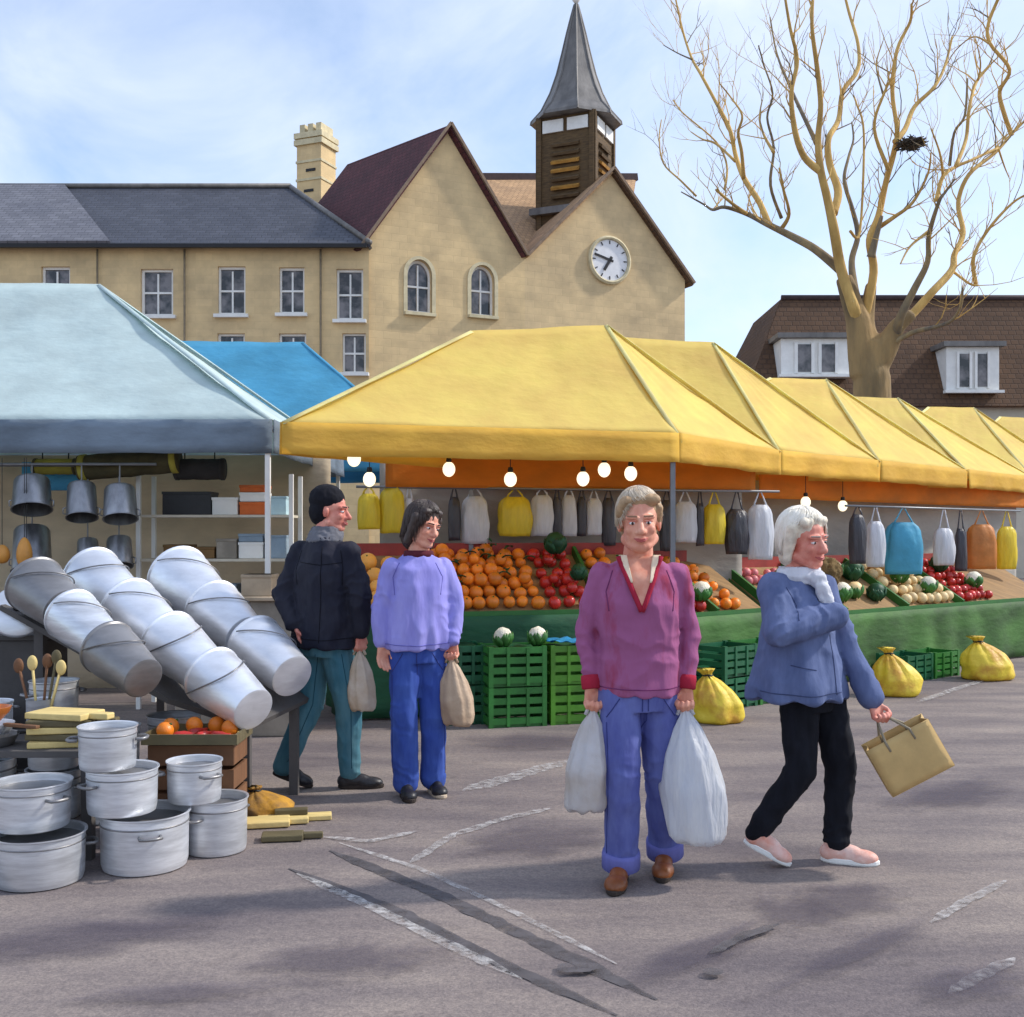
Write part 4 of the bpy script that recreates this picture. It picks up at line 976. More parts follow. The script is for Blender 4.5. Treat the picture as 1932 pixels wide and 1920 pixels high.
# long marrow lying down the bank edge
def marrow(p, q, r, label):
    mb = MB(); a, b, d = basis(q - p); L = (q - p).length; rs = []
    for i in range(15):
        t = i / 14; rr = r * max(0.12, math.sin(math.pi * (0.04 + 0.92 * t)) ** 0.45) * (0.85 + 0.3 * t)
        rs.append([p.lerp(q, t) + rr * (1 + 0.05 * math.cos(10 * 2 * math.pi * k / 20)) * (math.cos(2 * math.pi * k / 20) * a + math.sin(2 * math.pi * k / 20) * b) for k in range(20)])
    mb.rings(rs); tag(mb.build('marrow', mat('marrow_skin', (58, 110, 36), 0.35, col2=(104, 146, 62), scale=7, stretch=(5, 5, 0.8), bump=0.1), org=p, smooth=True), label, 'marrow')
for i in range(16):       # loose leaves among the oranges
    s_, d_ = rf.uniform(0.9, 1.66), rf.uniform(0.05, 0.75); p = bk1.pt(s_, d_, 0.165); a_ = rf.uniform(0, 6.3); dv = Vector((math.cos(a_), math.sin(a_), 0.15)); sv = Vector((-dv.y, dv.x, 0))
    mb = MB(); mb.sheet(lambda u, v: p + dv * (v * 0.11) + sv * ((u - 0.5) * 0.055 * math.sin(math.pi * (0.05 + 0.9 * v))) + Z3 * (0.02 * math.sin(math.pi * v) + 0.02 * abs(u - 0.5)), 4, 6, 0.002)
    tag(mb.build('citrus_leaf', leaf_d, org=p, smooth=True), 'small dark leaf lying loose on the heaped oranges', 'leaf', 'leaves among the oranges')
marrow(bk1.pt(0.98, 0.0, 0.08) , bk1.pt(0.86, 0.5, 0.09), 0.055, 'long green marrow lying on the bank right beside the lilac top')
marrow(bk2.pt(0.42, 0.1, 0.16), bk2.pt(0.16, 0.72, 0.16), 0.05, 'long green marrow lying on the red apples beside the purple sweater')

# ------------------------------------------------------------------ crates in front of the fruit
def crate(loc, size, rz, m, label, group, slats=4):
    t = thing('green_crate', loc, label, 'crate', group); w, d, h = size
    q = Matrix.Rotation(rz, 3, 'Z'); C = lambda x, y, z: Vector(loc) + q @ Vector((x, y, z))
    X, Y = q @ Vector((1, 0, 0)), q @ Vector((0, 1, 0))
    mb = MB(); mb.obox(C(0, 0, 0.012), X * (w / 2 - 0.02), Y * (d / 2 - 0.02), Z3 * 0.012); mb.build('base', m, t)
    for i in range(slats):
        z = 0.05 + (h - 0.08) * i / (slats - 1) if slats > 1 else h / 2
        hh = (h - 0.06) / slats * 0.40
        for sx, A, B, ww, dd in ((1, X, Y, w, d), (-1, X, Y, w, d)):
            mb = MB(); mb.obox(C(0, sx * (d / 2 - 0.008), z), X * (w / 2 - 0.012), Y * 0.007, Z3 * hh); mb.build('slat', m, t)
            mb = MB(); mb.obox(C(sx * (w / 2 - 0.008), 0, z), X * 0.007, Y * (d / 2 - 0.02), Z3 * hh); mb.build('slat', m, t)
    for sx in (-1, 1):
        for sy in (-1, 1):
            mb = MB(); mb.obox(C(sx * (w / 2 - 0.016), sy * (d / 2 - 0.016), h / 2), X * 0.018, Y * 0.018, Z3 * h / 2); mb.build('corner_post', m, t)
    for k_ in (-0.17, 0.17):
        for sy in (-1, 1):
            mb = MB(); mb.obox(C(k_ * w * 1.0, sy * (d / 2 - 0.002), h / 2), X * 0.012, Y * 0.010, Z3 * (h / 2 - 0.01)); mb.build('rib', m, t)
    return t
cg1 = mat('crate_leaf_green', (82, 140, 34), 0.45, var=0.2, scale=3, bump=0.15, bscale=20, vary=0.1)
cg2 = mat('crate_dark_green', (26, 92, 58), 0.45, var=0.22, scale=3, bump=0.15, bscale=20, vary=0.1)
cg3 = mat('crate_mid_green', (48, 116, 46), 0.45, var=0.22, scale=3, bump=0.15, bscale=20, vary=0.1)
ang = math.atan2(0.72, 2.63)
def crate_at(px, py, side): p = G(px, py); return p
spots = [((-0.40, 8.74), 0.30, cg2, 'dark teal green crate', 'nearest the lilac top'), ((0.0, 8.64), 0.46, cg3, 'mid green crate', 'in the middle of the crate stacks'), ((0.47, 8.78), 0.44, cg1, 'bright leaf green crate', 'left behind the purple sweater')]
for (x, y), w, m, lab, where in spots:
    crate((x, y, 0.0), (w, 0.36, 0.31), ang, m, lab + ' on the ground ' + where, 'green crates in front of the fruit stall')
    crate((x, y, 0.313), (w, 0.36, 0.31), ang, m, lab + ' stacked on top ' + where, 'green crates in front of the fruit stall')
for kb, s_, w_, m_, n_, where in ((bk2, 0.28, 0.44, cg2, 2, 'left of the pair before the short stall'), (bk2, 0.76, 0.44, cg3, 2, 'right of the pair before the short stall'), (bk3, 1.62, 0.46, cg2, 1, 'before the long stall right of the blue coat'), (bk3, 2.12, 0.46, cg3, 1, 'before the middle of the long stall')):
    p = kb.a + kb.u * s_ - kb.n * 0.27
    for j in range(n_): crate((p.x, p.y, 0.271 * j), (w_, 0.36, 0.27), math.atan2(kb.u.y, kb.u.x), m_, ('lower', 'upper')[j] + ' dark green crate ' + where if n_ > 1 else 'green crate on the ground ' + where, 'green crates before the right stalls')
# filling on the top crates
for (x, y), w, m, lab, where in spots:
    mb = MB(); q = Matrix.Rotation(ang, 3, 'Z')
    def fn(u, v): 
        p = q @ Vector(((u - 0.5) * (w - 0.05), (v - 0.5) * 0.31, 0)); return Vector((x, y, 0.60 + 0.02 * mnoise.noise(p * 9))) + p
    mb.sheet(fn, 10, 8, 0.01); o = mb.build('liner', leaf_d, org=(x, y, 0.59), smooth=True)
    tag(o, 'dark green liner sheet in the top crate ' + where, 'liner')
cauliflower(Vector((-0.07, 8.56, 0.612)), 0.085, 'white cauliflower on the middle green crate, left of the pair', None)
cauliflower(Vector((0.20, 8.62, 0.612)), 0.085, 'white cauliflower on the middle green crates, right of the pair', None)
mb = MB()
def fn(u, v):
    p = Vector((0.44 + (u - 0.5) * 0.34, 8.69 + (v - 0.5) * 0.26, 0.64)); return p + Z3 * (0.03 * mnoise.noise(p * 14) + 0.015)
mb.sheet(fn, 16, 12, 0.004); tag(mb.build('blue_bag', mat('blue_plastic', (60, 160, 210), 0.35, var=0.2, scale=8, bump=0.3, bscale=30, trans=0.2), org=(0.44, 8.69, 0.62), smooth=True), 'crumpled blue plastic bag lying on the bright green crate', 'bag')

# ------------------------------------------------------------------ bags hung along the rails
hang_cols = {'white': mat('white_bag', (224, 226, 232), 0.4, var=0.08, scale=7, stretch=(3, 3, 0.6), bump=0.5, bscale=16, bdist=0.02, trans=0.3),
             'yellow': mat('yellow_bag', (238, 214, 64), 0.4, var=0.1, scale=7, stretch=(3, 3, 0.6), bump=0.5, bscale=16, bdist=0.02, trans=0.3),
             'dark grey': mat('dark_bag', (62, 60, 66), 0.4, var=0.2, scale=7, stretch=(3, 3, 0.6), bump=0.5, bscale=16, bdist=0.02),
             'blue': mat('blue_bag_cloth', (84, 172, 204), 0.6, var=0.12, scale=5, bump=0.4, bscale=14, bdist=0.02, trans=0.2),
             'orange': mat('orange_bag', (216, 138, 66), 0.5, var=0.15, scale=5, bump=0.4, bscale=14, bdist=0.02, trans=0.2)}
hook_m = steel
def hung_bag(x0, x1, y0, y1, Y, colour, label, group):
    a, b = P(x0, y1, Y), P(x1, y0, Y); w = (b.x - a.x) * 1.12; h = b.z - a.z; c = Vector(((a.x + b.x) / 2, Y, a.z))
    t = thing('hanging_bag', c, label, 'bag', group); seed = x0 * 0.37
    mb = MB(); rs = []; n = 24
    for i in range(13):
        v = i / 12; z = h * v
        wid = w / 2 * (0.88 + 0.12 * math.sin(math.pi * min(1, v * 1.1 + 0.1))) * (1 - 0.42 * max(0, v - 0.88) / 0.12)
        dep = min(0.07, w * 0.3) * (0.5 + 0.6 * math.sin(math.pi * (0.15 + 0.75 * (1 - v)))) * (1 - 0.6 * max(0, v - 0.8) / 0.2)
        ring = []
        for k in range(n):
            ph = 2 * math.pi * k / n; q = Vector((math.cos(ph), math.sin(ph), 0))
            f = 1 + 0.14 * mnoise.noise(Vector((q.x * 2.2 + seed, q.y * 2.2, v * 2.6))) + (0.10 * math.cos(ph * 7 + seed + v * 1.5) + 0.05 * math.cos(ph * 13 + seed * 2)) * (0.25 + 0.75 * v)
            ring.append(c + Vector((wid * q.x * f, dep * q.y * f, z + (0.012 * mnoise.noise(Vector((ph, seed, 0))) if i == 0 else 0))))
        rs.append(ring)
    mb.rings(rs); mb.build('bag_body', hang_cols[colour], t, smooth=True)
    top = c + Z3 * h; rz = RAILZ(Y)
    for sg_ in (-1, 1):
        mb = MB(); mb.tube([top + Vector((sg_ * w * 0.26, 0, -0.03)), top + Vector((sg_ * w * 0.20, 0, 0.02)), Vector((top.x + sg_ * 0.008, Y, max(rz, top.z + 0.03)))], [0.014, 0.009, 0.006], 6); mb.build('loop', hang_cols[colour], t, smooth=True)
RAILZ = lambda Y: 1.90
def rail(a, b, label):
    mb = MB(); mb.tube([Vector(a), Vector(b)], 0.012, 8); o = mb.build('hanging_rail', steel, org=Vector(a), smooth=True); return tag(o, label, 'rail')
lineA = lambda x: 9.55 + (x - 700) / 760.0 * 1.05          # depth of the first rail along the picture
lineB = lambda x: 11.35 + (x - 1600) / 320.0 * 2.6
hb = [(676, 715, 932, 999, 'yellow', 'yellow bag hanging right beside the head in the black hat'),
      (718, 760, 922, 1006, 'yellow', 'yellow bag hanging second from the black hat, left of the dark-haired head'),
      (762, 782, 941, 1004, 'white', 'narrow white bag hanging just left of the dark-haired head'),
      (846, 868, 938, 1020, 'dark grey', 'dark grey bag hanging just right of the dark-haired head'),
      (873, 920, 937, 1026, 'white', 'long white bag hanging above the oranges beside the dark one'),
      (944, 1000, 938, 1012, 'yellow', 'broad yellow bag hanging above the oranges'),
      (1003, 1042, 935, 1012, 'white', 'white bag hanging right against the broad yellow bag'),
      (1043, 1059, 938, 1012, 'dark grey', 'slim dark grey bag hanging between two white bags above the oranges'),
      (1060, 1087, 935, 1012, 'white', 'slim white bag hanging between two slim dark bags'),
      (1089, 1106, 938, 1012, 'dark grey', 'slim dark grey bag hanging second from the front woman at her left'),
      (1107, 1134, 941, 1010, 'white', 'slim white bag hanging nearest to the front woman at picture left'),
      (1136, 1160, 940, 1030, 'dark grey', 'dark grey bag half hidden by the front woman at picture left of her head'),
      (1246, 1270, 944, 1040, 'dark grey', 'dark grey bag hanging just right of the head of the front woman'),
      (1273, 1312, 947, 1024, 'white', 'white bag hanging second to the right of the front woman'),
      (1313, 1328, 950, 1030, 'dark grey', 'slim dark grey bag hanging left of the single yellow bag'),
      (1329, 1366, 952, 1027, 'yellow', 'yellow bag hanging between the front woman and the white-haired one'),
      (1370, 1410, 961, 1046, 'dark grey', 'broad dark grey bag hanging right of the single yellow bag'),
      (1412, 1456, 953, 1056, 'white', 'long white bag hanging left of the white-haired head')]
for x0, x1, y0, y1, c, l in hb: hung_bag(x0, x1, y0, y1, lineA((x0 + x1) / 2), c, l, 'bags hanging over the fruit')
hb2 = [(1603, 1633, 971, 1064, 'dark grey', 'dark grey bag hanging just right of the white-haired head'),
       (1636, 1668, 984, 1070, 'white', 'white bag hanging left of the blue cloth bag'),
       (1671, 1738, 986, 1084, 'blue', 'broad blue cloth bag hanging at the right stall'),
       (1763, 1799, 997, 1067, 'white', 'white bag hanging right of the blue cloth bag'),
       (1802, 1823, 998, 1078, 'dark grey', 'slim dark grey bag hanging between the white bag and the orange one at right'),
       (1827, 1877, 990, 1074, 'orange', 'orange bag hanging near the right picture edge'),
       (1882, 1917, 994, 1074, 'yellow', 'yellow bag hanging at the right picture edge')]
RAILZ = lambda Y: 1.78
for x0, x1, y0, y1, c, l in hb2: hung_bag(x0, x1, y0, y1, lineB((x0 + x1) / 2), c, l, 'bags hanging over the vegetables')
def rp_(x, line, z): Y = line(x); return Vector(((x - CX) / F * Y, Y, z))
rail(rp_(672, lineA, 1.90), rp_(1470, lineA, 1.90), 'thin steel rail carrying the bags over the oranges')
rail(rp_(1595, lineB, 1.78), rp_(1925, lineB, 1.78), 'thin steel rail carrying the bags over the vegetables')

# globe lamps on cables
glow = mat('lamp_glow', (255, 240, 205), 0.4, var=0.05, bump=0, emit=0.9)
cable_m = mat('black_cable', (26, 26, 26), 0.6, var=0.1, bump=0)
for i, (x, y, where) in enumerate([(668, 866, 'at the left end of the yellow canopy'), (697, 905, 'above the first yellow hanging bag'), (847, 886, 'above the dark-haired head'), (963, 905, 'above the broad yellow hanging bag'),
                     (1100, 904, 'lowest of the three left of the front woman'), (1140, 887, 'middle and highest of the three by the front woman'), (1190, 894, 'directly above the front woman'),
                     (1520, 948, 'above the white-haired head'), (1590, 955, 'right of the white-haired head')]):
    Y = 9.0 if x < 1300 else (11.6 if x < 1550 else 12.2)
    if i == 0: Y = 8.35
    c = P(x, y, Y); t = thing('globe_lamp', c - Z3 * 0.06, 'small cream globe lamp hanging ' + where, 'lamp', 'globe lamps under the yellow canopies')
    mb = MB(); mb.ell(c, (0.052, 0.052, 0.062)); mb.build('globe', glow, t, smooth=True)
    mb = MB(); mb.lathe([(0.02, 0.055), (0.024, 0.075), (0.018, 0.1)], 10, c); mb.build('socket', cable_m, t)
    mb = MB(); mb.tube([c + Z3 * 0.09, c + Z3 * max(0.14, 2.27 - c.z)], 0.004, 5); mb.build('cable', cable_m, t)

# yellow sacks on the ground
sack_m = mat('yellow_sack', (242, 212, 66), 0.5, col2=(210, 156, 52), scale=4, mixat=(0.46, 0.62), bump=0.5, bscale=16, bdist=0.02, trans=0.1)
def sack(px, py, w, h, label, seed, group='yellow sacks along the stall front', name='yellow_sack', m=None):
    """full cloth sack standing on the ground, pleated to a tied neck that flops to the left"""
    p = G(px, py); t = thing(name, p, label, 'sack', group); rs = []; n = 48; N = 26
    neck = p + Vector((-w * 0.22, 0, h))
    for i in range(N + 1):
        v = i / N; c = p.lerp(neck, v ** 1.2) + Vector((w * 0.06 * math.sin(math.pi * v), 0, 0)); c.z = p.z + h * v
        pr = float(np.interp(v, [0, 0.03, 0.12, 0.35, 0.6, 0.78, 0.86, 0.90, 1.0], [0.78, 0.92, 1.0, 0.98, 0.74, 0.40, 0.17, 0.15, 0.34])); ring = []
        for k in range(n):
            ph = 2 * math.pi * k / n; cx_, sy_ = math.cos(ph), math.sin(ph)
            pl = 1 + (0.09 * math.cos(ph * 11 + seed + 1.5 * v) + 0.05 * math.cos(ph * 19 + seed * 2)) * max(0.0, v - 0.25) * 1.6 + 0.20 * mnoise.noise(Vector((cx_ * 1.5 + seed, sy_ * 1.5, v * 2.4)))
            ring.append(c + Vector((w / 2 * pr * cx_ * pl, w * 0.42 * pr * sy_ * pl, 0)))
        rs.append(ring)
    mb = MB(); mb.rings(rs); mb.build('sack_body', m or sack_m, t, smooth=True)
    k = p.lerp(neck, 0.88 ** 1.2); k.z = p.z + h * 0.88; k.x += w * 0.06 * math.sin(math.pi * 0.88)
    q = MB(); q.tube([k + Vector((w * 0.088 * math.cos(a_), w * 0.078 * math.sin(a_), 0.004 * math.sin(3 * a_))) for a_ in [2 * math.pi * i / 20 for i in range(21)]], 0.007, 6); q.tube([k + Vector((0, -w * 0.08, 0)), k + Vector((0.03, -w * 0.12, -0.05)), k + Vector((0.035, -w * 0.2, -0.11))], 0.005, 5); q.build('tie', cable_m, t, smooth=True)
    return t
sack(1352, 1362, 0.43, 0.42, 'yellow sack on the ground between the front woman and the blue coat', 1.0)
sack(1692, 1312, 0.45, 0.44, 'yellow sack on the ground above the brown paper bag', 5.0)
sack(1862, 1282, 0.54, 0.44, 'yellow sack on the ground farthest right by the long stall', 9.0)
# ------------------------------------------------------------------ pots and pans stall
alu = mat('brushed_aluminium', (220, 222, 226), 0.40, var=0.2, scale=4, stretch=(1, 1, 7), bump=0.2, bscale=16, metal=0.6, vary=0.10, bdist=0.004)
alu_b = mat('bright_tin', (230, 232, 237), 0.42, var=0.14, scale=3, stretch=(1, 1, 3), bump=0.4, bscale=7, metal=0.68, vary=0.08, bdist=0.006)
alu_d = mat('dark_steel', (136, 134, 134), 0.42, var=0.25, scale=3, stretch=(1, 1, 3), bump=0.25, bscale=10, metal=0.6, vary=0.12, bdist=0.006)
black_pl = mat('black_handle', (30, 28, 28), 0.4, var=0.1, bump=0.05)
def pot(x, y, z, r, h, label, rz=0.0, lid=False, dents=0):
    o = Vector((x, y, z)); t = thing('cooking_pot', o, label, 'pot', 'metal cooking pots stacked in front')
    mb = MB(); mb.lathe([(r * 0.86, 0), (r * 0.93, 0.006), (r * 0.965, 0.03), (r * 0.985, h - 0.012), (r * 1.03, h - 0.006), (r * 1.03, h), (r * 0.965, h - 0.004), (r * 0.945, 0.03), (r * 0.9, 0.014), (0.001, 0.012)], 40, o)
    mb.build('pot_body', alu, t, auto=35)
    mb = MB(); mb.lathe([(r * 0.99, h * 0.80), (r * 1.006, h * 0.815), (r * 0.99, h * 0.83)], 40, o); mb.build('band', alu_d, t, smooth=True)
    for s in (0, math.pi):
        a = rz + s; d = Vector((math.cos(a), math.sin(a), 0)); q = Vector((-d.y, d.x, 0)); zz = Z3 * (h * 0.70)
        mb = MB(); mb.tube([o + zz + d * r * 0.97 - q * 0.045, o + zz + d * (r + 0.03) - q * 0.045, o + zz + d * (r + 0.042) - q * 0.02, o + zz + d * (r + 0.042) + q * 0.02, o + zz + d * (r + 0.03) + q * 0.045, o + zz + d * r * 0.97 + q * 0.045], 0.0075, 8)
        mb.build('handle', alu_d, t, smooth=True)
    return t
pot(-2.04, 4.74, 0, 0.19, 0.215, 'wide dull metal pot at the bottom left corner of the pile', 0.4)
pot(-1.655, 4.95, 0, 0.195, 0.25, 'large metal pot in the middle of the bottom row', 2.0)
pot(-1.40, 5.19, 0, 0.148, 0.255, 'metal pot at the right end of the bottom row', 1.1)
pot(-2.10, 4.80, 0.217, 0.165, 0.20, 'metal pot on top of the bottom left corner pot', 2.6)
pot(-1.74, 4.90, 0.257, 0.155, 0.20, 'metal pot at the centre of the second row', 0.9)
pot(-1.475, 5.10, 0.257, 0.125, 0.19, 'metal pot at the right end of the second row', 2.4)
pot(-1.79, 4.86, 0.459, 0.125, 0.19, 'metal pot at the very top of the front pile', 0.2)

for i, (x_, y_, r_, hs, lab) in enumerate(((-2.10, 5.76, 0.15, (0.25, 0.24), 'under the left leaning row'), (-1.84, 5.98, 0.15, (0.27, 0.24), 'under the middle leaning row'), (-2.42, 5.80, 0.14, (0.26, 0.24, 0.22), 'behind the jar of spoons'))):
    z_ = 0.0
    for j, h_ in enumerate(hs):
        pot(x_, y_, z_, r_ - 0.008 * j, h_, ('lowest', 'second', 'third')[j] + ' metal pot of the column standing ' + lab, 0.7 * i + 1.3 * j); z_ += h_ + 0.002
# sloping stand with lying stacks of buckets
def plane_z(x, y): return -0.927 - 0.387 * x + 0.187 * y
pn = Vector((0.387, -0.187, 1)).normalized()
so_ = Vector((-2.0, 6.2, 0)); stand = thing('display_stand', so_, 'grey sloping display stand under the leaning rows of metal buckets', 'stand')
q = [(-2.75, 6.0), (-1.72, 5.66), (-1.30, 5.72), (-1.12, 6.35), (-2.3, 7.25)]
top = [Vector((x, y, plane_z(x, y))) - pn * 0.168 for x, y in q]
mb = MB(); k = len(top); mb.add(top + [p - pn * 0.03 for p in top], [tuple(range(k)), tuple(range(2 * k - 1, k - 1, -1))] + [(i, i + k, (i + 1) % k + k, (i + 1) % k) for i in range(k)])
dark_board = mat('dark_board', (84, 80, 78), 0.8, var=0.2, scale=3, bump=0.2); mb.build('board', dark_board, stand)
for x, y in ((-2.6, 6.05), (-1.42, 5.86), (-1.25, 6.3), (-2.25, 7.05)):
    z = plane_z(x, y) - 0.2; mb = MB(); mb.box((x, y, z / 2), (0.05, 0.05, z)); mb.build('leg', dark_board, stand)
def bucket(p, q, r0, r1, m, label, group):
    """tin bucket lying along p -> q, its wide rim at p"""
    p, q = Vector(p), Vector(q); L = (q - p).length; d = (q - p).normalized()
    t = thing('metal_bucket', p, label, 'bucket', group)
    mb = MB(); mb.lathe([(r0 * 0.93, 0.02), (r0 * 0.98, 0.004), (r0 * 1.04, 0), (r0 * 1.05, 0.012), (r0 * 1.0, 0.02), (r0 * 0.985, L * 0.25), (r1 * 1.02, L * 0.92), (r1, L), (r1 * 0.9, L + 0.004), (0.001, L - 0.008)], 36, p, d)
    mb.build('bucket_body', m, t, auto=35)
    for f in (0.33, 0.62):
        rr = r0 + (r1 - r0) * f; mb = MB(); mb.lathe([(rr * 0.99, L * f - 0.008), (rr * 1.02, L * f), (rr * 0.985, L * f + 0.008)], 36, p, d); mb.build('rib', m, t, smooth=True)
    a = basis(d, Z3)[0]; up = d.cross(a); up = up if up.z > 0 else -up
    rt = random.uniform(-0.7, 0.7); a, up = a * math.cos(rt) + up * math.sin(rt), up * math.cos(rt) - a * math.sin(rt)
    mb = MB(); mb.tube([p + d * (0.03 + L * 0.5 * math.sin(math.pi * j / 16)) + (a * math.cos(math.pi * j / 16) + up * math.sin(math.pi * j / 16)) * (r0 + (r1 - r0) * 0.5 * math.sin(math.pi * j / 16) + 0.012) for j in range(17)], 0.004, 6)
    mb.build('bail_handle', alu_d, t, smooth=True)
def stack(p0, p1, n, r, m, names, group):
    p0, p1 = Vector(p0), Vector(p1); p0.z = plane_z(p0.x, p0.y) + (r - 0.14) * 0.9; p1.z = plane_z(p1.x, p1.y) + (r - 0.14) * 0.9
    st = (p1 - p0) / n
    for i in range(n):
        jt = Vector((random.uniform(-0.02, 0.02), random.uniform(-0.02, 0.02), 0)); js = random.uniform(0.94, 1.05); a = p0 + st * i + jt; bucket(a, a + st * random.uniform(0.86, 0.97), r * (1 - 0.035 * i) * js, r * (0.76 - 0.035 * i) * js, m[i % len(m)], names[i], group)
stack((-2.13, 6.93, 0), (-1.19, 5.98, 0), 3, 0.185, [alu_b], ['bright metal bucket at the top of the right leaning row', 'bright metal bucket in the middle of the right leaning row', 'bright metal bucket at the foot of the right leaning row beside the jeans'], 'leaning buckets in the right row')
stack((-2.45, 6.42, 0), (-1.25, 5.42, 0), 4, 0.178, [alu_b], ['bright metal bucket at the top of the middle leaning row', 'bright metal bucket second from the top of the middle leaning row', 'bright metal bucket third from the top of the middle leaning row', 'bright metal bucket at the foot of the middle leaning row'], 'leaning buckets in the middle row')
stack((-2.62, 6.02, 0), (-1.78, 5.36, 0), 3, 0.150, [alu_d, alu, alu_d], ['dark metal bucket at the top of the left leaning row', 'paler metal bucket in the middle of the left leaning row', 'dark metal bucket at the foot of the left leaning row'], 'leaning buckets in the left row')
pot(-2.74, 5.20, 0.507, 0.13, 0.20, 'metal pot on the low table cut by the left picture edge', 0.8)
pot(-2.86, 5.86, 0.0, 0.20, 0.30, 'large metal pot on the ground far left behind the low table', 0.3)
pot(-2.86, 5.86, 0.302, 0.17, 0.26, 'metal pot stacked on the large pot far left', 1.5)

wood_y = mat('yellow_wood', (222, 196, 128), 0.7, var=0.14, scale=4, stretch=(1, 8, 1), bump=0.2)
wood_o = mat('olive_wood', (98, 88, 60), 0.7, var=0.2, scale=4, stretch=(1, 8, 1), bump=0.2)
wood_b = mat('brown_wood', (120, 82, 54), 0.7, var=0.2, scale=4, stretch=(1, 8, 1), bump=0.2)
# low table at the left with chopping boards, pans, lid
lt = thing('low_table', (-2.45, 5.28, 0), 'low dark table at the left edge carrying boards and pans', 'table')
mb = MB(); mb.box((-2.45, 5.28, 0.49), (1.1, 0.56, 0.03)); mb.build('top', dark_board, lt)
for x in (-2.95, -1.95):
    for y in (5.05, 5.51):
        mb = MB(); mb.box((x, y, 0.236), (0.05, 0.05, 0.472)); mb.build('leg', dark_board, lt)
def chop(c, size, rz, m, label, group=None, tilt=0.0):
    mb = MB(); A = Matrix.Rotation(rz, 3, 'Z') @ Matrix.Rotation(tilt, 3, 'X')
    mb.obox(Vector(c) , A @ Vector((size[0] / 2, 0, 0)), A @ Vector((0, size[1] / 2, 0)), A @ Vector((0, 0, size[2] / 2)))
    h = A @ Vector((size[0] / 2 + 0.045, 0, 0)); mb.obox(Vector(c) + h, A @ Vector((0.05, 0, 0)), A @ Vector((0, size[1] * 0.16, 0)), A @ Vector((0, 0, size[2] * 0.48)))
    o = mb.build('wooden_board', m, org=Vector(c) - Z3 * size[2] / 2, bevel=0.006); return tag(o, label, 'board', group)
for i, (dz, m, rz, lab) in enumerate(((0.0, wood_y, 0.2, 'yellow wooden board lowest in the stack at left'), (0.032, wood_o, -0.1, 'olive wooden board second in the stack at left'), (0.064, wood_y, 0.15, 'yellow wooden board third in the stack at left'), (0.096, wood_o, 0.05, 'olive wooden board fourth in the stack at left'), (0.128, wood_y, -0.25, 'yellow wooden board topmost in the stack at left'))):
    chop((-2.10, 5.16, 0.521 + dz), (0.30, 0.19, 0.030), rz, m, lab, 'wooden boards stacked at left')
def frypan(c, r, ang_, label, m=alu_d, tilt=0.0, hm=black_pl, food=None):
    c = Vector(c); t = thing('frying_pan', c, label, 'pan', 'pans on the low table')
    n = Vector((math.sin(tilt) * 0.6, -math.sin(tilt), math.cos(tilt))).normalized()
    mb = MB(); mb.lathe([(r * 0.8, 0), (r * 0.84, 0.004), (r, 0.045), (r * 1.02, 0.05), (r * 0.98, 0.048), (r * 0.8, 0.008), (0.001, 0.007)], 32, c, n); mb.build('pan_body', m, t, auto=35)
    a, b, _ = basis(n); d = (a * math.cos(ang_) + b * math.sin(ang_)); s = n.cross(d)
    mb = MB(); mb.obox(c + n * 0.05 + d * (r + 0.09), d * 0.1, s * 0.013, n * 0.008); mb.build('handle', hm, t, bevel=0.004)
    return t
frypan((-2.46, 5.14, 0.507), 0.14, 2.0, 'dark frying pan on the low table at the left edge')
frypan((-2.46, 5.14, 0.56), 0.12, 1.2, 'brown-handled frying pan on top of another at the left edge', alu, 0.0, wood_b)
pot(-2.58, 5.44, 0.507, 0.10, 0.16, 'small metal pot standing on the low table at left', 1.2)
# round metal lid leaning on the stand
bxd = thing('dark_box', (-2.83, 6.22, 0), 'tall dark box behind the big round lid at the left edge', 'box')
mb = MB(); mb.box((-2.83, 6.30, 0.45), (0.42, 0.36, 0.9)); mb.build('carton', dark_board, bxd, bevel=0.01)
mb = MB(); mb.box((-2.83, 6.30, 0.915), (0.45, 0.39, 0.03)); mb.build('lid', dark_board, bxd, bevel=0.005)
lc = P(36, 1155, 6.10); ln = Vector((0.25, -0.85, 0.45)).normalized()
lid = thing('pot_lid', lc - Z3 * 0.13, 'big round pale metal lid leaning at the left edge', 'lid')
mb = MB(); mb.lathe([(0.15, 0), (0.156, 0.006), (0.145, 0.016), (0.09, 0.035), (0.03, 0.044), (0.001, 0.045)], 40, lc, ln); mb.build('lid_disc', alu_b, lid, smooth=True)
mb = MB(); mb.lathe([(0.012, 0.04), (0.012, 0.06), (0.024, 0.065), (0.02, 0.08), (0.001, 0.082)], 14, lc, ln); mb.build('knob', black_pl, lid, smooth=True)
jar = thing('utensil_jar', (-2.33, 5.42, 0.506), 'metal jar of wooden spoons on the low table behind the boards', 'jar')
mb = MB(); mb.lathe([(0.06, 0), (0.063, 0.01), (0.065, 0.17), (0.068, 0.175), (0.06, 0.17), (0.058, 0.01), (0.001, 0.008)], 26, (-2.33, 5.42, 0.507)); mb.build('jar_body', alu, jar, auto=35)
for i, (dx, dy, m_) in enumerate(((-0.12, 0.03, wood_b), (-0.03, -0.02, wood_y), (0.06, 0.05, wood_o), (0.12, -0.04, wood_y), (0.01, 0.06, wood_b))):
    b0 = Vector((-2.33 + dx * 0.25, 5.42 + dy * 0.25, 0.53)); b1 = Vector((-2.33 + dx, 5.42 + dy, 0.84 + 0.02 * (i % 3))); mb = MB(); mb.tube([b0, b1], 0.007, 8); mb.ell(b1, (0.026, 0.012, 0.038)); mb.build('wooden_spoon', m_, jar, smooth=True)
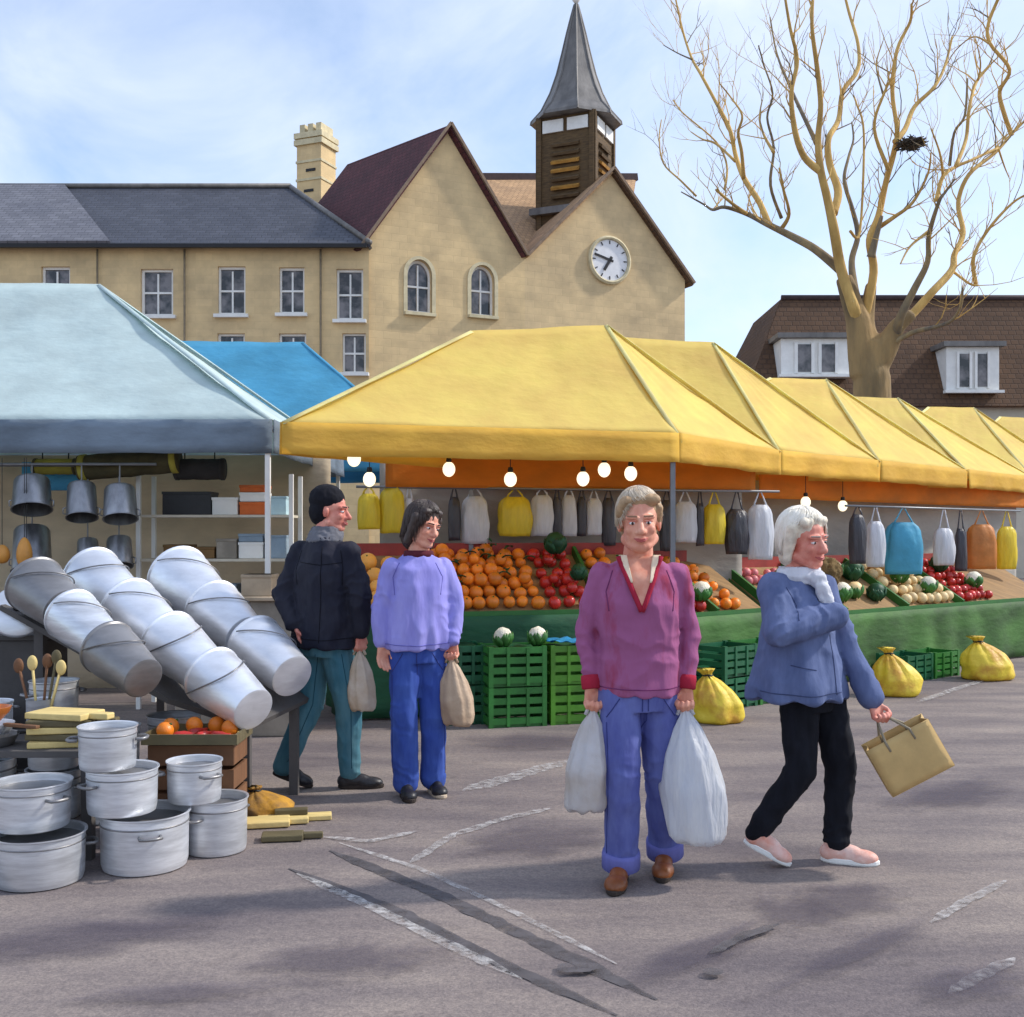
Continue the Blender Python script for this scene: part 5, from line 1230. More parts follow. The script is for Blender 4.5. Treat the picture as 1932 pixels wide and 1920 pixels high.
bw = thing('orange_bowl', (-2.44, 5.13, 0.611), 'small orange glazed bowl on the low table at the left edge', 'bowl')
mb = MB(); mb.lathe([(0.04, 0), (0.045, 0.008), (0.085, 0.05), (0.095, 0.075), (0.09, 0.076), (0.078, 0.05), (0.035, 0.014), (0.001, 0.012)], 30, (-2.44, 5.13, 0.612)); mb.build('bowl_body', mat('orange_glaze', (198, 116, 56), 0.25, var=0.15, bump=0.05), bw, auto=40)
# wooden box with the tray of fruit
def wood_crate(c, size, label):
    c = Vector(c); t = thing('wooden_crate', c, label, 'crate'); w, d, h = size
    for i in range(4):
        z = h * (i + 0.5) / 4
        for sy in (-1, 1):
            mb = MB(); mb.box(c + Vector((0, sy * d / 2, z)), (w, 0.012, h / 4 * 0.82)); mb.build('plank', wood_b, t)
        for sx in (-1, 1):
            mb = MB(); mb.box(c + Vector((sx * (w / 2 - 0.006), 0, z)), (0.012, d - 0.014, h / 4 * 0.82)); mb.build('plank', wood_b, t)
    mb = MB(); mb.box(c + Vector((0, 0, h - 0.005)), (w - 0.026, d - 0.014, 0.01)); mb.build('top', wood_b, t)
    return t
wood_crate((-1.57, 5.50, 0), (0.42, 0.26, 0.47), 'brown wooden crate standing under the small tray of fruit')
tray = thing('fruit_tray', (-1.56, 5.46, 0.476), 'shallow wooden tray of oranges and red peppers between the pots and buckets', 'tray')
mb = MB(); mb.box((-1.56, 5.46, 0.482), (0.44, 0.30, 0.012)); mb.build('base', wood_y, tray)
for a, s in (((-1.56, 5.306, 0.5), (0.44, 0.012, 0.05)), ((-1.56, 5.614, 0.5), (0.44, 0.012, 0.05)), ((-1.786, 5.46, 0.5), (0.012, 0.32, 0.05)), ((-1.334, 5.46, 0.5), (0.012, 0.32, 0.05))):
    mb = MB(); mb.box(a, s); mb.build('rim', wood_o, tray)
me, sm = fruit_proto('orange', orange_m, 0.043)
for i, (x, y) in enumerate(((-1.70, 5.38), (-1.71, 5.50), (-1.60, 5.53), (-1.49, 5.54), (-1.40, 5.45))):
    o = bpy.data.objects.new('orange', me); COL.objects.link(o); o.location = (x, y, 0.532); o.rotation_euler = (0.4 * i, 0.7, i)
    tag(o, ('front left', 'rear left', 'second rear', 'third rear', 'rightmost')[i] + ' orange in the small tray between the pots and the buckets', 'orange', 'oranges in the small tray'); qo = bpy.data.objects.new('stalk', sm); COL.objects.link(qo); qo.parent = o
for i, (x, y, a) in enumerate(((-1.60, 5.36, 0.3), (-1.50, 5.37, 1.0), (-1.42, 5.35, -0.4), (-1.56, 5.45, 0.9))):
    mb = MB(); d = Vector((math.cos(a), math.sin(a), 0)); c = Vector((x, y, 0.512))
    mb.tube([c - d * 0.055, c - d * 0.04, c, c + d * 0.035, c + d * 0.06 + Z3 * 0.01], [0.008, 0.02, 0.022, 0.015, 0.004], 10)
    tag(mb.build('red_pepper', red_m, org=c - Z3 * 0.022, smooth=True), ('leftmost', 'middle front', 'rightmost', 'rearmost')[i] + ' long red pepper in the small tray between the pots and the buckets', 'pepper', 'peppers in the small tray')
chop((-1.12, 5.36, 0.02), (0.20, 0.1, 0.03), 0.15, wood_o, 'olive topped board on the ground right of the metal pots')
chop((-1.27, 5.62, 0.02), (0.26, 0.14, 0.03), 0.2, wood_y, 'pale wooden board on the ground under the middle row of buckets')
# ochre sack and plank on the ground beside the man
sack(500, 1538, 0.30, 0.15, 'small brown and ochre sack slumped on the ground by the black shoes', 21.0, group=None, name='ochre_sack', m=mat('ochre_sack', (196, 142, 44), 0.85, col2=(122, 92, 58), scale=7, mixat=(0.4, 0.62), bump=0.5, bscale=30))
p_ = G(556, 1548); mb = MB(); A = Matrix.Rotation(0.18, 3, 'Z')
mb.obox(p_ + Z3 * 0.016, A @ Vector((0.19, 0, 0)), A @ Vector((0, 0.045, 0)), Z3 * 0.012); tag(mb.build('wooden_plank', wood_y, org=p_, bevel=0.004), 'pale wooden plank on the ground below the ochre sack', 'plank')
mb = MB(); mb.obox(p_ + Z3 * 0.044 + Vector((-0.02, 0.01, 0)), A @ Vector((0.085, 0, 0)), A @ Vector((0, 0.03, 0)), Z3 * 0.014); tag(mb.build('wooden_plank', wood_o, org=p_ + Z3 * 0.03, bevel=0.004), 'short dark plank lying on the pale plank', 'plank')

# ------------------------------------------------------------------ goods under the aqua canopy
# hanging pans
def hung_pan(x0, x1, y0, y1, Y, m, label):
    a, b = P(x0, y1, Y), P(x1, y0, Y); r = (b.x - a.x) / 2; h = b.z - a.z; c = Vector(((a.x + b.x) / 2, Y, a.z))
    t = thing('hanging_pot', c, label, 'pot', 'metal pots hanging under the aqua canopy')
    ax = Vector((0.15, -0.35, -1)).normalized()
    top = c + Vector((0, 0, h))
    mb = MB(); L = h * 0.86; o = c + Vector((0, 0, h * 0.93)) 
    mb.lathe([(r * 0.55, 0), (r * 0.8, 0.008), (r * 0.88, 0.03), (r * 0.97, L - 0.01), (r * 1.02, L - 0.004), (r * 1.02, L), (r * 0.95, L), (r * 0.86, 0.03), (0.001, 0.02)], 28, o, ax); mb.build('pot_body', m, t, auto=35)
    mb = MB(); mb.tube([o + Z3 * -0.01, o + Z3 * 0.05, Vector((o.x, o.y, 2.06))], 0.006, 6); mb.build('hook', steel, t)
    for s in (-1, 1):
        mb = MB(); e_ = o + ax * L * 0.8 + Vector((s * r * 0.95, 0, 0)); mb.tube([e_ + Z3 * 0.03, e_ + Vector((s * 0.03, -0.01, 0.02)), e_ + Vector((s * 0.03, -0.01, -0.02)), e_ - Z3 * 0.03], 0.006, 6); mb.build('handle', m, t, smooth=True)
steel_hung = mat('hung_steel', (148, 148, 150), 0.34, var=0.25, scale=3, stretch=(4, 4, 1), bump=0.1, metal=0.8, vary=0.12)
for i, (x0, x1, y0, y1, lab) in enumerate(((24, 97, 898, 972, 'largest metal pot hanging in the upper row at left'), (125, 183, 908, 988, 'metal pot hanging in the middle of the upper row'), (194, 258, 914, 990, 'metal pot hanging at the right end of the upper row'),
                             (24, 97, 990, 1090, 'tall metal pot hanging in the lower row at left'), (144, 187, 1014, 1072, 'small metal pot hanging in the middle of the lower row'), (199, 250, 1010, 1077, 'metal pot hanging at the right end of the lower row'))):
    hung_pan(x0, x1, y0, y1, 8.95 + (0.14 if i > 2 else 0), steel_hung, lab)
rail((-5.2, 8.95, 2.06), (-2.9, 8.95, 2.06), 'steel rail carrying the front hanging pots'); rail((-5.2, 9.09, 2.06), (-2.9, 9.09, 2.06), 'steel rail carrying the rear hanging pots')
# gourds hanging at the far left
gourd_m = mat('gourd_skin', (206, 142, 62), 0.5, var=0.15, bump=0.1)
for x, y0, y1, lab in ((46, 1014, 1072, 'long ochre gourd hanging in front of the tall metal pot'), (50, 1082, 1112, 'small round ochre gourd hanging below the long one'), (4, 1028, 1064, 'orange gourd hanging at the left picture edge')):
    Y = 8.75; c = P(x, (y0 + y1) / 2, Y); h = (y1 - y0) / F * Y
    t = thing('hanging_gourd', c - Z3 * h / 2, lab, 'gourd', 'gourds hanging among the pots'); mb = MB(); mb.ell(c, (min(0.06, h * 0.5), min(0.06, h * 0.5), h / 2), fn=lambda v: Vector((v.x * (1 - v.z * 1.6), v.y * (1 - v.z * 1.6), v.z))); mb.build('fruit', gourd_m, t, smooth=True)
    mb = MB(); mb.tube([c + Z3 * h * 0.48, c + Z3 * (2.1 - c.z)], 0.003, 5); mb.build('string', cable_m, t)
# shelf rack
rk = thing('shelf_rack', (-2.52, 9.55, 0), 'pale shelf rack with boxes at the right side of the pan stall', 'rack')
for x in (-3.18, -1.88):
    for y in (9.35, 9.75):
        mb = MB(); mb.box((x, y, 1.0), (0.035, 0.035, 2.0)); mb.build('upright', white_paint, rk)
SHZ = (0.90, 1.28, 1.655)
for z in SHZ:
    mb = MB(); mb.box((-2.53, 9.55, z - 0.012), (1.27, 0.42, 0.022)); mb.build('shelf', mat('shelf_paint', (206, 196, 176), 0.7, var=0.1), rk)
boxcol = {'white': white_paint, 'orange': mat('orange_card', (206, 102, 40), 0.7, var=0.15), 'blue-grey': mat('bluegrey_card', (134, 152, 166), 0.7, var=0.15), 'brown': mat('brown_card', (120, 90, 52), 0.8, var=0.2),
          'grey': mat('grey_card', (150, 140, 126), 0.8, var=0.2), 'tan': mat('tan_card', (178, 158, 132), 0.8, var=0.15), 'pale blue': mat('paleblue_card', (176, 206, 216), 0.7, var=0.15), 'black': mat('black_plastic', (30, 29, 31), 0.5, var=0.3, bump=0.4, bscale=14)}
def goods(x0, x1, y0, y1, Y, z, colour, label, depth=0.24, name='goods_box', cat='box', h=None):
    xa, xb = (x0 - CX) / F * Y, (x1 - CX) / F * Y; hh = h or (y1 - y0) / F * Y
    t = thing(name, ((xa + xb) / 2, Y + depth / 2, z), label, cat, 'boxes on the shelf rack')
    mb = MB(); mb.box(((xa + xb) / 2, Y + depth / 2, z + hh / 2), (xb - xa, depth, hh)); mb.build('carton', boxcol[colour], t, bevel=0.006)
    mb = MB(); mb.box(((xa + xb) / 2, Y + depth / 2 - 0.002, z + hh - 0.012), (xb - xa + 0.008, depth + 0.008, 0.024)); mb.build('lid', boxcol[colour], t, bevel=0.003)
GY = 9.42
def row(z, items):
    for x0, x1, hh, col, lab in items: goods(x0, x1, 0, 0, GY, z, col, lab, h=hh)
row(SHZ[2], [(400, 448, 0.15, 'white', 'white box on the top shelf beside the black bundle'), (452, 500, 0.11, 'orange', 'flat orange box on the top shelf'), (504, 540, 0.16, 'pale blue', 'pale blue box at the right end of the top shelf')])
goods(452, 500, 0, 0, GY, SHZ[2] + 0.113, 'white', 'white box stacked on the flat orange box', h=0.08)
goods(452, 500, 0, 0, GY, SHZ[2] + 0.196, 'orange', 'small orange box at the very top of the shelf stack', h=0.06)
row(SHZ[1], [(308, 356, 0.12, 'brown', 'brown box at the left end of the middle shelf'), (360, 404, 0.10, 'brown', 'low brown box second on the middle shelf'), (408, 446, 0.17, 'grey', 'grey box in the middle of the middle shelf'), (450, 496, 0.14, 'white', 'white box on the middle shelf'), (500, 540, 0.2, 'blue-grey', 'tall blue-grey box at the right end of the middle shelf')])
goods(450, 496, 0, 0, GY, SHZ[1] + 0.143, 'blue-grey', 'flat blue-grey box on the white box', h=0.07)
row(SHZ[0], [(330, 380, 0.14, 'tan', 'tan box at the left of the lowest shelf'), (392, 444, 0.16, 'blue-grey', 'blue-grey box on the lowest shelf'), (456, 512, 0.19, 'tan', 'tan box at the right of the lowest shelf')])
# black bundle and rolled rugs tied under the canopy
def roll(x0, x1, y0, y1, Y, m, m2, label, tilt=0.0):
    a, b = P(x0, (y0 + y1) / 2 - tilt, Y), P(x1, (y0 + y1) / 2 + tilt, Y); r = (y1 - y0) / F * Y / 2
    t = thing('rolled_rug', Vector(((a.x + b.x) / 2, Y, min(a.z, b.z) - r)), label, 'rug', 'rolled rugs under the aqua canopy')
    d = (b - a); N = 14
    mb = MB(); mb.tube([a.lerp(b, i / N) + Vector((0, 0, 0.008 * mnoise.noise(Vector((i * .5, x0, 0))))) for i in range(N + 1)], [r * (1 + 0.06 * mnoise.noise(Vector((i * .8, x0, 3)))) for i in range(N + 1)], 18); mb.build('roll', m, t, smooth=True)
    for f in (0.02, 0.93):
        mb = MB(); mb.tube([a.lerp(b, f), a.lerp(b, f + 0.06)], r * 1.06, 18); mb.build('end_band', m2, t, smooth=True)
    for f in (0.2, 0.8):
        p = a.lerp(b, f); mb = MB(); mb.tube([p + Z3 * r * 0.9, Vector((p.x, p.y, 2.38))], 0.006, 5); mb.build('strap', cable_m, t)
olive = mat('olive_rug', (74, 66, 40), 0.9, var=0.3, scale=6, bump=0.5); mustard = mat('mustard_rug', (162, 148, 58), 0.9, var=0.2, bump=0.4); charcoal = mat('charcoal_rug', (44, 40, 38), 0.9, var=0.3, bump=0.5)
roll(150, 338, 852, 900, 9.12, olive, mustard, 'thick olive rolled rug with mustard ends hanging under the aqua canopy', -8)
roll(64, 146, 866, 896, 9.16, mustard, olive, 'thin mustard rolled rug left of the thick olive one')
roll(330, 424, 866, 906, 9.2, charcoal, charcoal, 'charcoal rolled rug right of the thick olive one')
goods(306, 398, 0, 0, GY, SHZ[2], 'black', 'big black box at the left end of the top shelf', h=0.20)
hang('cyan_cloth', (-4.15, 9.3), (-3.62, 9.3), 2.1, 1.86, cyan, 'small cyan cloth hanging at the left edge above the pots', 'cloth')
# carton on the ground behind the buckets
t = thing('counter', (-2.05, 8.3, 0), 'grey market counter behind the leaning buckets', 'counter')
mb = MB(); mb.box((-2.05, 8.3, 0.5), (0.86, 0.46, 1.0)); mb.build('body', boxcol['grey'], t, bevel=0.01)
mb = MB(); mb.box((-2.05, 8.3, 1.015), (0.94, 0.54, 0.03)); mb.build('top', boxcol['tan'], t, bevel=0.006)
goods(455, 512, 0, 0, 8.12, 1.031, 'tan', 'tan carton on the grey counter left of the dark jacket', h=0.16)
# ------------------------------------------------------------------ people
skin_m = mat('skin', (232, 170, 142), 0.5, col2=(212, 132, 106), scale=14, bump=0.08, bscale=120, bdist=0.002, vary=0.04)
skin_w = mat('rosy_skin', (232, 160, 138), 0.5, col2=(206, 112, 94), scale=14, bump=0.08, bscale=120, bdist=0.002, vary=0.04)
eye_w = mat('eye_white', (235, 232, 228), 0.2, var=0.02, bump=0); eye_d = mat('eye_dark', (44, 32, 28), 0.15, var=0.02, bump=0)
lip_m = mat('lips', (176, 84, 78), 0.45, var=0.1, bump=0)
def fabric(name, col, var=0.12, col2=None, scale=6, rough=0.9, stretch=(2.5, 2.5, 0.7), bump=0.35, bscale=26):
    return mat(name, col, rough, var=var, col2=col2, scale=scale, stretch=stretch, bump=bump, bscale=bscale, bdist=0.006, spec=0.2, vary=0)

def bends(*limbs, A=0.010, sg=0.11, fr=85):
    """creases across each joint of a sleeve or trouser leg"""
    out = []
    for l in limbs:
        a, b, c = [Vector(p) for p in l]; out += [(b, c - a, A, fr, sg), (b.lerp(c, 0.85), c - b, A * 0.8, fr, sg * 0.8), (a.lerp(b, 0.2), (b - a) + Vector((0.1, 0, 0)), A * 0.6, fr * 0.7, sg)]
    return out
def lay(person, part, lines, m, r=0.0024, name='seam'):
    """stitched lines laid on a garment: picture-side (x, z) points dropped on its surface"""
    tr = BVHTree.FromPolygons([v.co.copy() for v in part.data.vertices], [tuple(p.vertices) for p in part.data.polygons])
    for ln_ in lines:
        pts = []; P2 = [Vector((a, b)) for a, b in ln_]
        for i in range(len(P2) - 1):
            n = max(3, int((P2[i + 1] - P2[i]).length / 0.012))
            for j in range(n + (1 if i == len(P2) - 2 else 0)):
                q = P2[i].lerp(P2[i + 1], j / n); h = tr.ray_cast(Vector((q.x, -1.2, q.y)), Vector((0, 1, 0)))
                if h[0] is not None: pts.append(h[0] + world_loc(person.t) + Vector((0, -0.0008, 0)))
        if len(pts) > 2:
            mb = MB(); mb.tube(pts, r, 6); mb.build(name, m, person.t, smooth=True)
from mathutils.bvhtree import BVHTree
class Person:
    """a figure in metres round its own base point: x to the right in the picture, y away, z up"""
    def __init__(s, base, facing, label, name='person'):
        s.b = Vector(base); s.t = thing(name, s.b, label, 'person')
        s.f = Vector((facing[0], facing[1], 0)).normalized(); s.u = Vector((-s.f.y, s.f.x, 0))       # u: the figure's own left
        s.body = MB()
    def w(s, p): return s.b + Vector(p)
    def limb(s, mb, pts, rad):
        for i in range(len(pts) - 1): mb.capsule(s.w(pts[i]), s.w(pts[i + 1]), rad[i], rad[i + 1])
    def head(s, c, hf, tilt=0.0, k=1.0, neck=None):
        """cranium, jaw, nose, ears, neck into the body mesh; c = centre between the ears"""
        f = Vector((hf[0], hf[1], hf[2] if len(hf) > 2 else 0)).normalized(); l = Vector((0, 0, 1)).cross(f).normalized(); up = f.cross(l)
        l2 = (l * math.cos(tilt) + up * math.sin(tilt)); up = f.cross(l2); l = l2
        c = s.w(c); A = Matrix((l, f, up)).transposed(); s.hA = A; s.hc = c; s.hk = k
        at = lambda x, y, z: c + A @ Vector((x * k, y * k, z * k)); s.hat = at
        B = s.body
        B.ell(at(0, -0.012, 0.035), (0.076 * k, 0.093 * k, 0.088 * k), A)
        B.ell(at(0, 0.022, -0.03), (0.064 * k, 0.068 * k, 0.085 * k), A)
        B.ell(at(0, 0.052, -0.088), (0.036 * k, 0.032 * k, 0.026 * k), A)                     # chin
        B.capsule(at(0.05, 0.0, -0.06), at(0.02, 0.055, -0.088), 0.026 * k, 0.022 * k); B.capsule(at(-0.05, 0.0, -0.06), at(-0.02, 0.055, -0.088), 0.026 * k, 0.022 * k)
        B.capsule(at(0, 0.083, 0.012), at(0, 0.106, -0.028), 0.010 * k, 0.0155 * k); B.ell(at(0.013, 0.092, -0.032), (0.010 * k,) * 3); B.ell(at(-0.013, 0.092, -0.032), (0.010 * k,) * 3)
        for e in (-1, 1):
            B.ell(at(e * 0.078, -0.008, -0.005), (0.010 * k, 0.018 * k, 0.030 * k), A)
            B.ell(at(e * 0.036, 0.062, -0.022), (0.024 * k, 0.02 * k, 0.022 * k), A)          # cheeks
            B.capsule(at(e * 0.014, 0.085, 0.026), at(e * 0.05, 0.07, 0.026), 0.010 * k, 0.009 * k)   # brow
        B.ell(at(0, 0.083, -0.06), (0.022 * k, 0.012 * k, 0.016 * k), A)
        nb = s.w(neck)
        B.capsule(at(0, -0.02, -0.04), nb, 0.054 * k, 0.062 * k)
    def face(s, brow, lip=lip_m):
        at, A, k = s.hat, s.hA, s.hk
        for e in (-1, 1):
            mb = MB(); mb.ell(at(e * 0.031, 0.0725, 0.004), (0.0125 * k, 0.0105 * k, 0.0075 * k), A, 14, 10); eo = mb.build('eye', eye_w, s.t, smooth=True)
            mb = MB(); mb.ell(at(e * 0.031, 0.0800, 0.003), (0.0058 * k, 0.0038 * k, 0.0060 * k), A, 12, 8); mb.build('iris', eye_d, eo, smooth=True)
            mb = MB(); mb.capsule(at(e * 0.016, 0.094, 0.030), at(e * 0.05, 0.079, 0.031), 0.0035 * k, 0.0028 * k, 8); mb.build('eyebrow', brow, s.t, smooth=True)
            mb = MB(); mb.capsule(at(e * 0.017, 0.0815, 0.0125), at(e * 0.046, 0.0745, 0.0105), 0.0042 * k, 0.0036 * k, 8); mb.build('eyelid', skin_w, s.t, smooth=True)
        mb = MB()
        for q in (1, -1):
            mb.tube([at(-0.028, 0.080, -0.056), at(-0.013, 0.0915, -0.062 + q * 0.0032), at(0, 0.0945, -0.0645 + q * 0.0032), at(0.013, 0.0915, -0.062 + q * 0.0032), at(0.028, 0.080, -0.056)], [0.0012 * k, 0.004 * k, 0.0045 * k, 0.004 * k, 0.0012 * k], 8)
        mb.build('mouth', lip, s.t, smooth=True)
    def strands(s, m, n, length, seed, sweep=0.5, rad=0.0026, grow=1.0, wide=0.091):
        """locks of hair combed over the skull from the crown; length(phi) = how far down in degrees (phi 0 = face)"""
        rnd = random.Random(seed); at = s.hat; mb = MB(); k = s.hk
        for i in range(n):
            phi = rnd.uniform(-math.pi, math.pi); end = R(length(abs(math.degrees(phi)))) * rnd.uniform(0.86, 1.05); st = R(rnd.uniform(2, 40)); pts = []; lift = rnd.uniform(0.0, 0.008) * grow; tw = rnd.uniform(-0.15, 0.15) + sweep
            if st > end: continue
            for j in range(8):
                t = j / 7; th = st + (end - st) * t; ph = phi + tw * t * t
                rx, ry, rz_ = wide + lift, 0.106 + lift, 0.098 + lift
                x = rx * math.sin(min(th, 1.6)) * math.sin(ph); y = -0.026 + ry * math.sin(min(th, 1.6)) * math.cos(ph); z = 0.046 + rz_ * math.cos(min(th, 1.6))
                if th > 1.6: z -= (th - 1.6) * 0.11; x *= 1 + 0.04 * math.sin(t * 5 + i); y *= 1 - 0.05 * (th - 1.6)
                pts.append(at(x, y, z))
            mb.tube(pts, [rad * k * q for q in (0.7, 1, 1.1, 1.1, 1.0, 0.9, 0.7, 0.3)], 5)
        mb.build('hair_strands', m, s.t, smooth=True)
    def hand(s, wrist, down, curl, k=1.0, grip=True, thumb=1):
        """palm, four fingers of different length curled round a handle, thumb from the side of the palm"""
        d = Vector(down).normalized(); c = Vector(curl); c = (c - d * c.dot(d)).normalized(); x = d.cross(c) * thumb
        w = s.w(wrist); B = s.body
        for o, r in ((-0.024, 0.0125), (-0.008, 0.0135), (0.008, 0.0135), (0.024, 0.0125)):
            B.capsule(w + d * 0.01 * k + x * o * 0.6, w + d * 0.078 * k + x * o, 0.015 * k, r * k)
        B.capsule(w - d * 0.03 * k, w + d * 0.012 * k, 0.026 * k, 0.024 * k)
        for i, (o, L) in enumerate(((-0.030, 0.78), (-0.010, 0.95), (0.010, 1.0), (0.030, 0.9))):
            r = w + d * (0.082 - 0.004 * abs(i - 2)) * k + x * o * k; a0, a1, a2 = (0.9, 2.3, 3.4) if grip else (0.35, 0.7, 1.0)
            p = r
            for ang_, ln, r0, r1 in ((a0, 0.038, 0.0098, 0.0092), (a1, 0.026, 0.0092, 0.0086), (a2, 0.02, 0.0086, 0.0075)):
                q = p + (d * math.cos(ang_) + c * math.sin(ang_)) * ln * L * k; B.capsule(p, q, r0 * k, r1 * k, 10); p = q
        t0 = w + d * 0.03 * k + x * 0.026 * k; t1 = t0 + (x * 0.5 + d * 0.75 + c * 0.6).normalized() * 0.04 * k; t2 = t1 + (d * 0.75 + c * 0.7 - x * 0.25).normalized() * 0.03 * k
        B.capsule(t0, t1, 0.0125 * k, 0.0105 * k, 10); B.capsule(t1, t2, 0.0105 * k, 0.0088 * k, 10)
        return w + d * 0.093 * k + c * 0.022 * k        # where a handle passes
    def finish_body(s, m):
        remesh(s.body, 0.0048, 4).build('body', m, s.t, smooth=True)
    def part(s, mb, name, m, voxel=0.010, fold=0.008, fscale=0.11, seed=0.0, smooth=4, stretch=1.0, creases=(), hem=None):
        cr = [(s.w(c), Vector(ax).normalized(), A_, fr, sg) for c, ax, A_, fr, sg in creases]
        hm = (s.w(hem[0]), hem[1], hem[2], hem[3], hem[4]) if hem else None
        return remesh(mb, voxel, smooth, fold, fscale, seed, stretch, cr, hm).build(name, m, s.t, smooth=True)
    def shoe(s, heel, toe, m, sole_m, wd=0.047, hgt=0.085, shaft=None):
        h, t = s.w(heel), s.w(toe); d = (t - h).normalized(); side = Z3.cross(d).normalized(); up = d.cross(side); L = (t - h).length
        mb = MB(); A = Matrix((side, d, up)).transposed()
        mb.ell(h + d * L * 0.16 + up * 0.045, (wd * 0.78, L * 0.2, 0.045), A); mb.ell(h + d * L * 0.70 + up * 0.030, (wd, L * 0.30, 0.036), A); mb.ell(h + d * L * 0.42 + up * 0.045, (wd * 0.8, L * 0.32, 0.042), A)
        mb.capsule(h + d * L * 0.22 + up * 0.05, h + d * L * 0.20 + up * hgt, 0.040, 0.040)
        o = remesh(mb, 0.007, 3).build('shoe', m, s.t, smooth=True)
        sm = MB(); rs = []
        for z, g in ((0.0, 0.97), (0.006, 1.03), (0.02, 1.03), (0.024, 0.98)):
            ring = []
            for k in range(24):
                a = 2 * math.pi * k / 24; y = math.sin(a); wx_ = wd * (0.82 + 0.22 * max(0, y) - 0.1 * math.exp(-((y + 0.15) / 0.3) ** 2))
                ring.append(h + d * (L * 0.5 + L * 0.5 * y * g) + side * math.cos(a) * wx_ * g + up * z)
            rs.append(ring)
        sm.rings(rs); sm.build('sole', sole_m, o, smooth=False)
    def torso(s, mb, secs):
        """sections: (x, y, z, half width, half depth)"""
        mb.loft([(s.w((x, y, z)), a, b) for x, y, z, a, b in secs], s.u, s.f, 26, 2.25)

# ---------- front woman: purple V-neck sweater, blue jeans
PY = 4.72
C = Person(((1205 - CX) / F * PY, PY, 0), (-0.06, -1), 'smiling woman in purple V-neck sweater and blue jeans carrying two white bags')
fw = Vector((0, -1, 0))
C.head((0.0, -0.02, 1.540), (-0.05, -1, -0.03), 0.03, 1.08, neck=(0.0, 0.03, 1.385))
B = C.body
C.torso(B, [(0.0, 0.02, 0.80, 0.15, 0.10), (0, 0.02, 1.0, 0.135, 0.095), (0, 0.02, 1.2, 0.16, 0.105), (0, 0.025, 1.30, 0.125, 0.075), (0, 0.03, 1.37, 0.062, 0.05)])
armL = [(-0.165, 0.03, 1.315), (-0.222, 0.05, 1.08), (-0.205, 0.0, 0.86)]; armR = [(0.165, 0.03, 1.315), (0.228, 0.05, 1.08), (0.205, 0.0, 0.86)]
C.limb(B, armL, [0.040, 0.036, 0.027]); C.limb(B, armR, [0.040, 0.036, 0.027])
hl = C.hand((-0.203, -0.004, 0.845), (0.02, -0.06, -1), (0.25, -1, 0), thumb=-1); hr = C.hand((0.203, -0.004, 0.845), (-0.02, -0.06, -1), (-0.25, -1, 0), thumb=1)
legL = [(-0.085, 0.02, 0.86), (-0.075, -0.06, 0.46), (-0.075, 0.01, 0.09)]; legR = [(0.085, 0.02, 0.86), (0.105, 0.05, 0.46), (0.135, 0.16, 0.10)]
C.limb(B, legL, [0.075, 0.052, 0.036]); C.limb(B, legR, [0.075, 0.052, 0.036]); C.finish_body(skin_m)
hair_b = mat('ash_blond_hair', (180, 158, 130), 0.55, col2=(216, 200, 178), scale=26, stretch=(1, 1, 0.25), bump=0.6, bscale=60, bdist=0.01, vary=0)
C.face(mat('brow_brown', (150, 116, 90), 0.8, bump=0))
mb = MB(); at, A = C.hat, C.hA
mb.ell(at(0, -0.025, 0.055), (0.086, 0.102, 0.090), A, 22, 16); mb.ell(at(0, -0.05, -0.01), (0.084, 0.073, 0.10), A)
for e in (-1, 1): mb.capsule(at(e * 0.074, 0.01, 0.06), at(e * 0.075, -0.012, -0.015), 0.022, 0.014)
mb.capsule(at(-0.055, 0.050, 0.090), at(0.06, 0.046, 0.094), 0.022, 0.026); mb.capsule(at(-0.06, 0.05, 0.085), at(-0.078, 0.03, 0.04), 0.022, 0.018)
C.part(mb, 'hair', mat('hair_shade_blond', (172, 140, 104), 0.6, var=0.2, scale=26, bump=0.5, bscale=60, bdist=0.01, vary=0), 0.006, 0.006, 0.035, 3, 2, 2.6)
C.strands(hair_b, 900, lambda p: 62 if p < 40 else (62 + (p - 40) * 1.3 if p < 80 else 118), 4, 0.45, wide=0.085)
purple = fabric('purple_knit', (150, 58, 82), col2=(158, 92, 132), scale=4); MATS['purple_knit'].node_tree.nodes['Color Ramp'].color_ramp.elements[0].position = 0.30; MATS['purple_knit'].node_tree.nodes['Color Ramp'].color_ramp.elements[1].position = 0.48; crimson = fabric('crimson_trim', (166, 40, 62)); shirt = fabric('cream_collar', (236, 214, 186))
mb = MB()
C.torso(mb, [(0.0, 0.02, 0.805, 0.178, 0.128), (0, 0.02, 0.84, 0.184, 0.134), (0, 0.02, 1.0, 0.172, 0.126), (0, 0.015, 1.2, 0.186, 0.130), (0, 0.025, 1.29, 0.182, 0.108), (0, 0.03, 1.355, 0.135, 0.082), (0, 0.035, 1.395, 0.078, 0.062)])
C.limb(mb, armL, [0.060, 0.051, 0.040]); C.limb(mb, armR, [0.060, 0.051, 0.040])
sw = C.part(mb, 'sweater', purple, 0.007, 0.013, 0.13, 1, 4, 1.2, bends(armL, armR, A=0.008) + [((0, -0.08, 0.86), (0.15, 0, 1), 0.007, 60, 0.16)], ((0, 0.02, 0), 0.80, 0.98, 9, 0.006))
for a, b in ((armL[1], armL[2]), (armR[1], armR[2])):       # crimson cuffs
    a, b = C.w(a), C.w(b); d = (b - a).normalized(); mb = MB(); mb.tube([b - d * 0.028, b - d * 0.01, b + d * 0.028, b + d * 0.032], [0.041, 0.043, 0.042, 0.035], 20); mb.build('cuff', crimson, C.t, smooth=True)
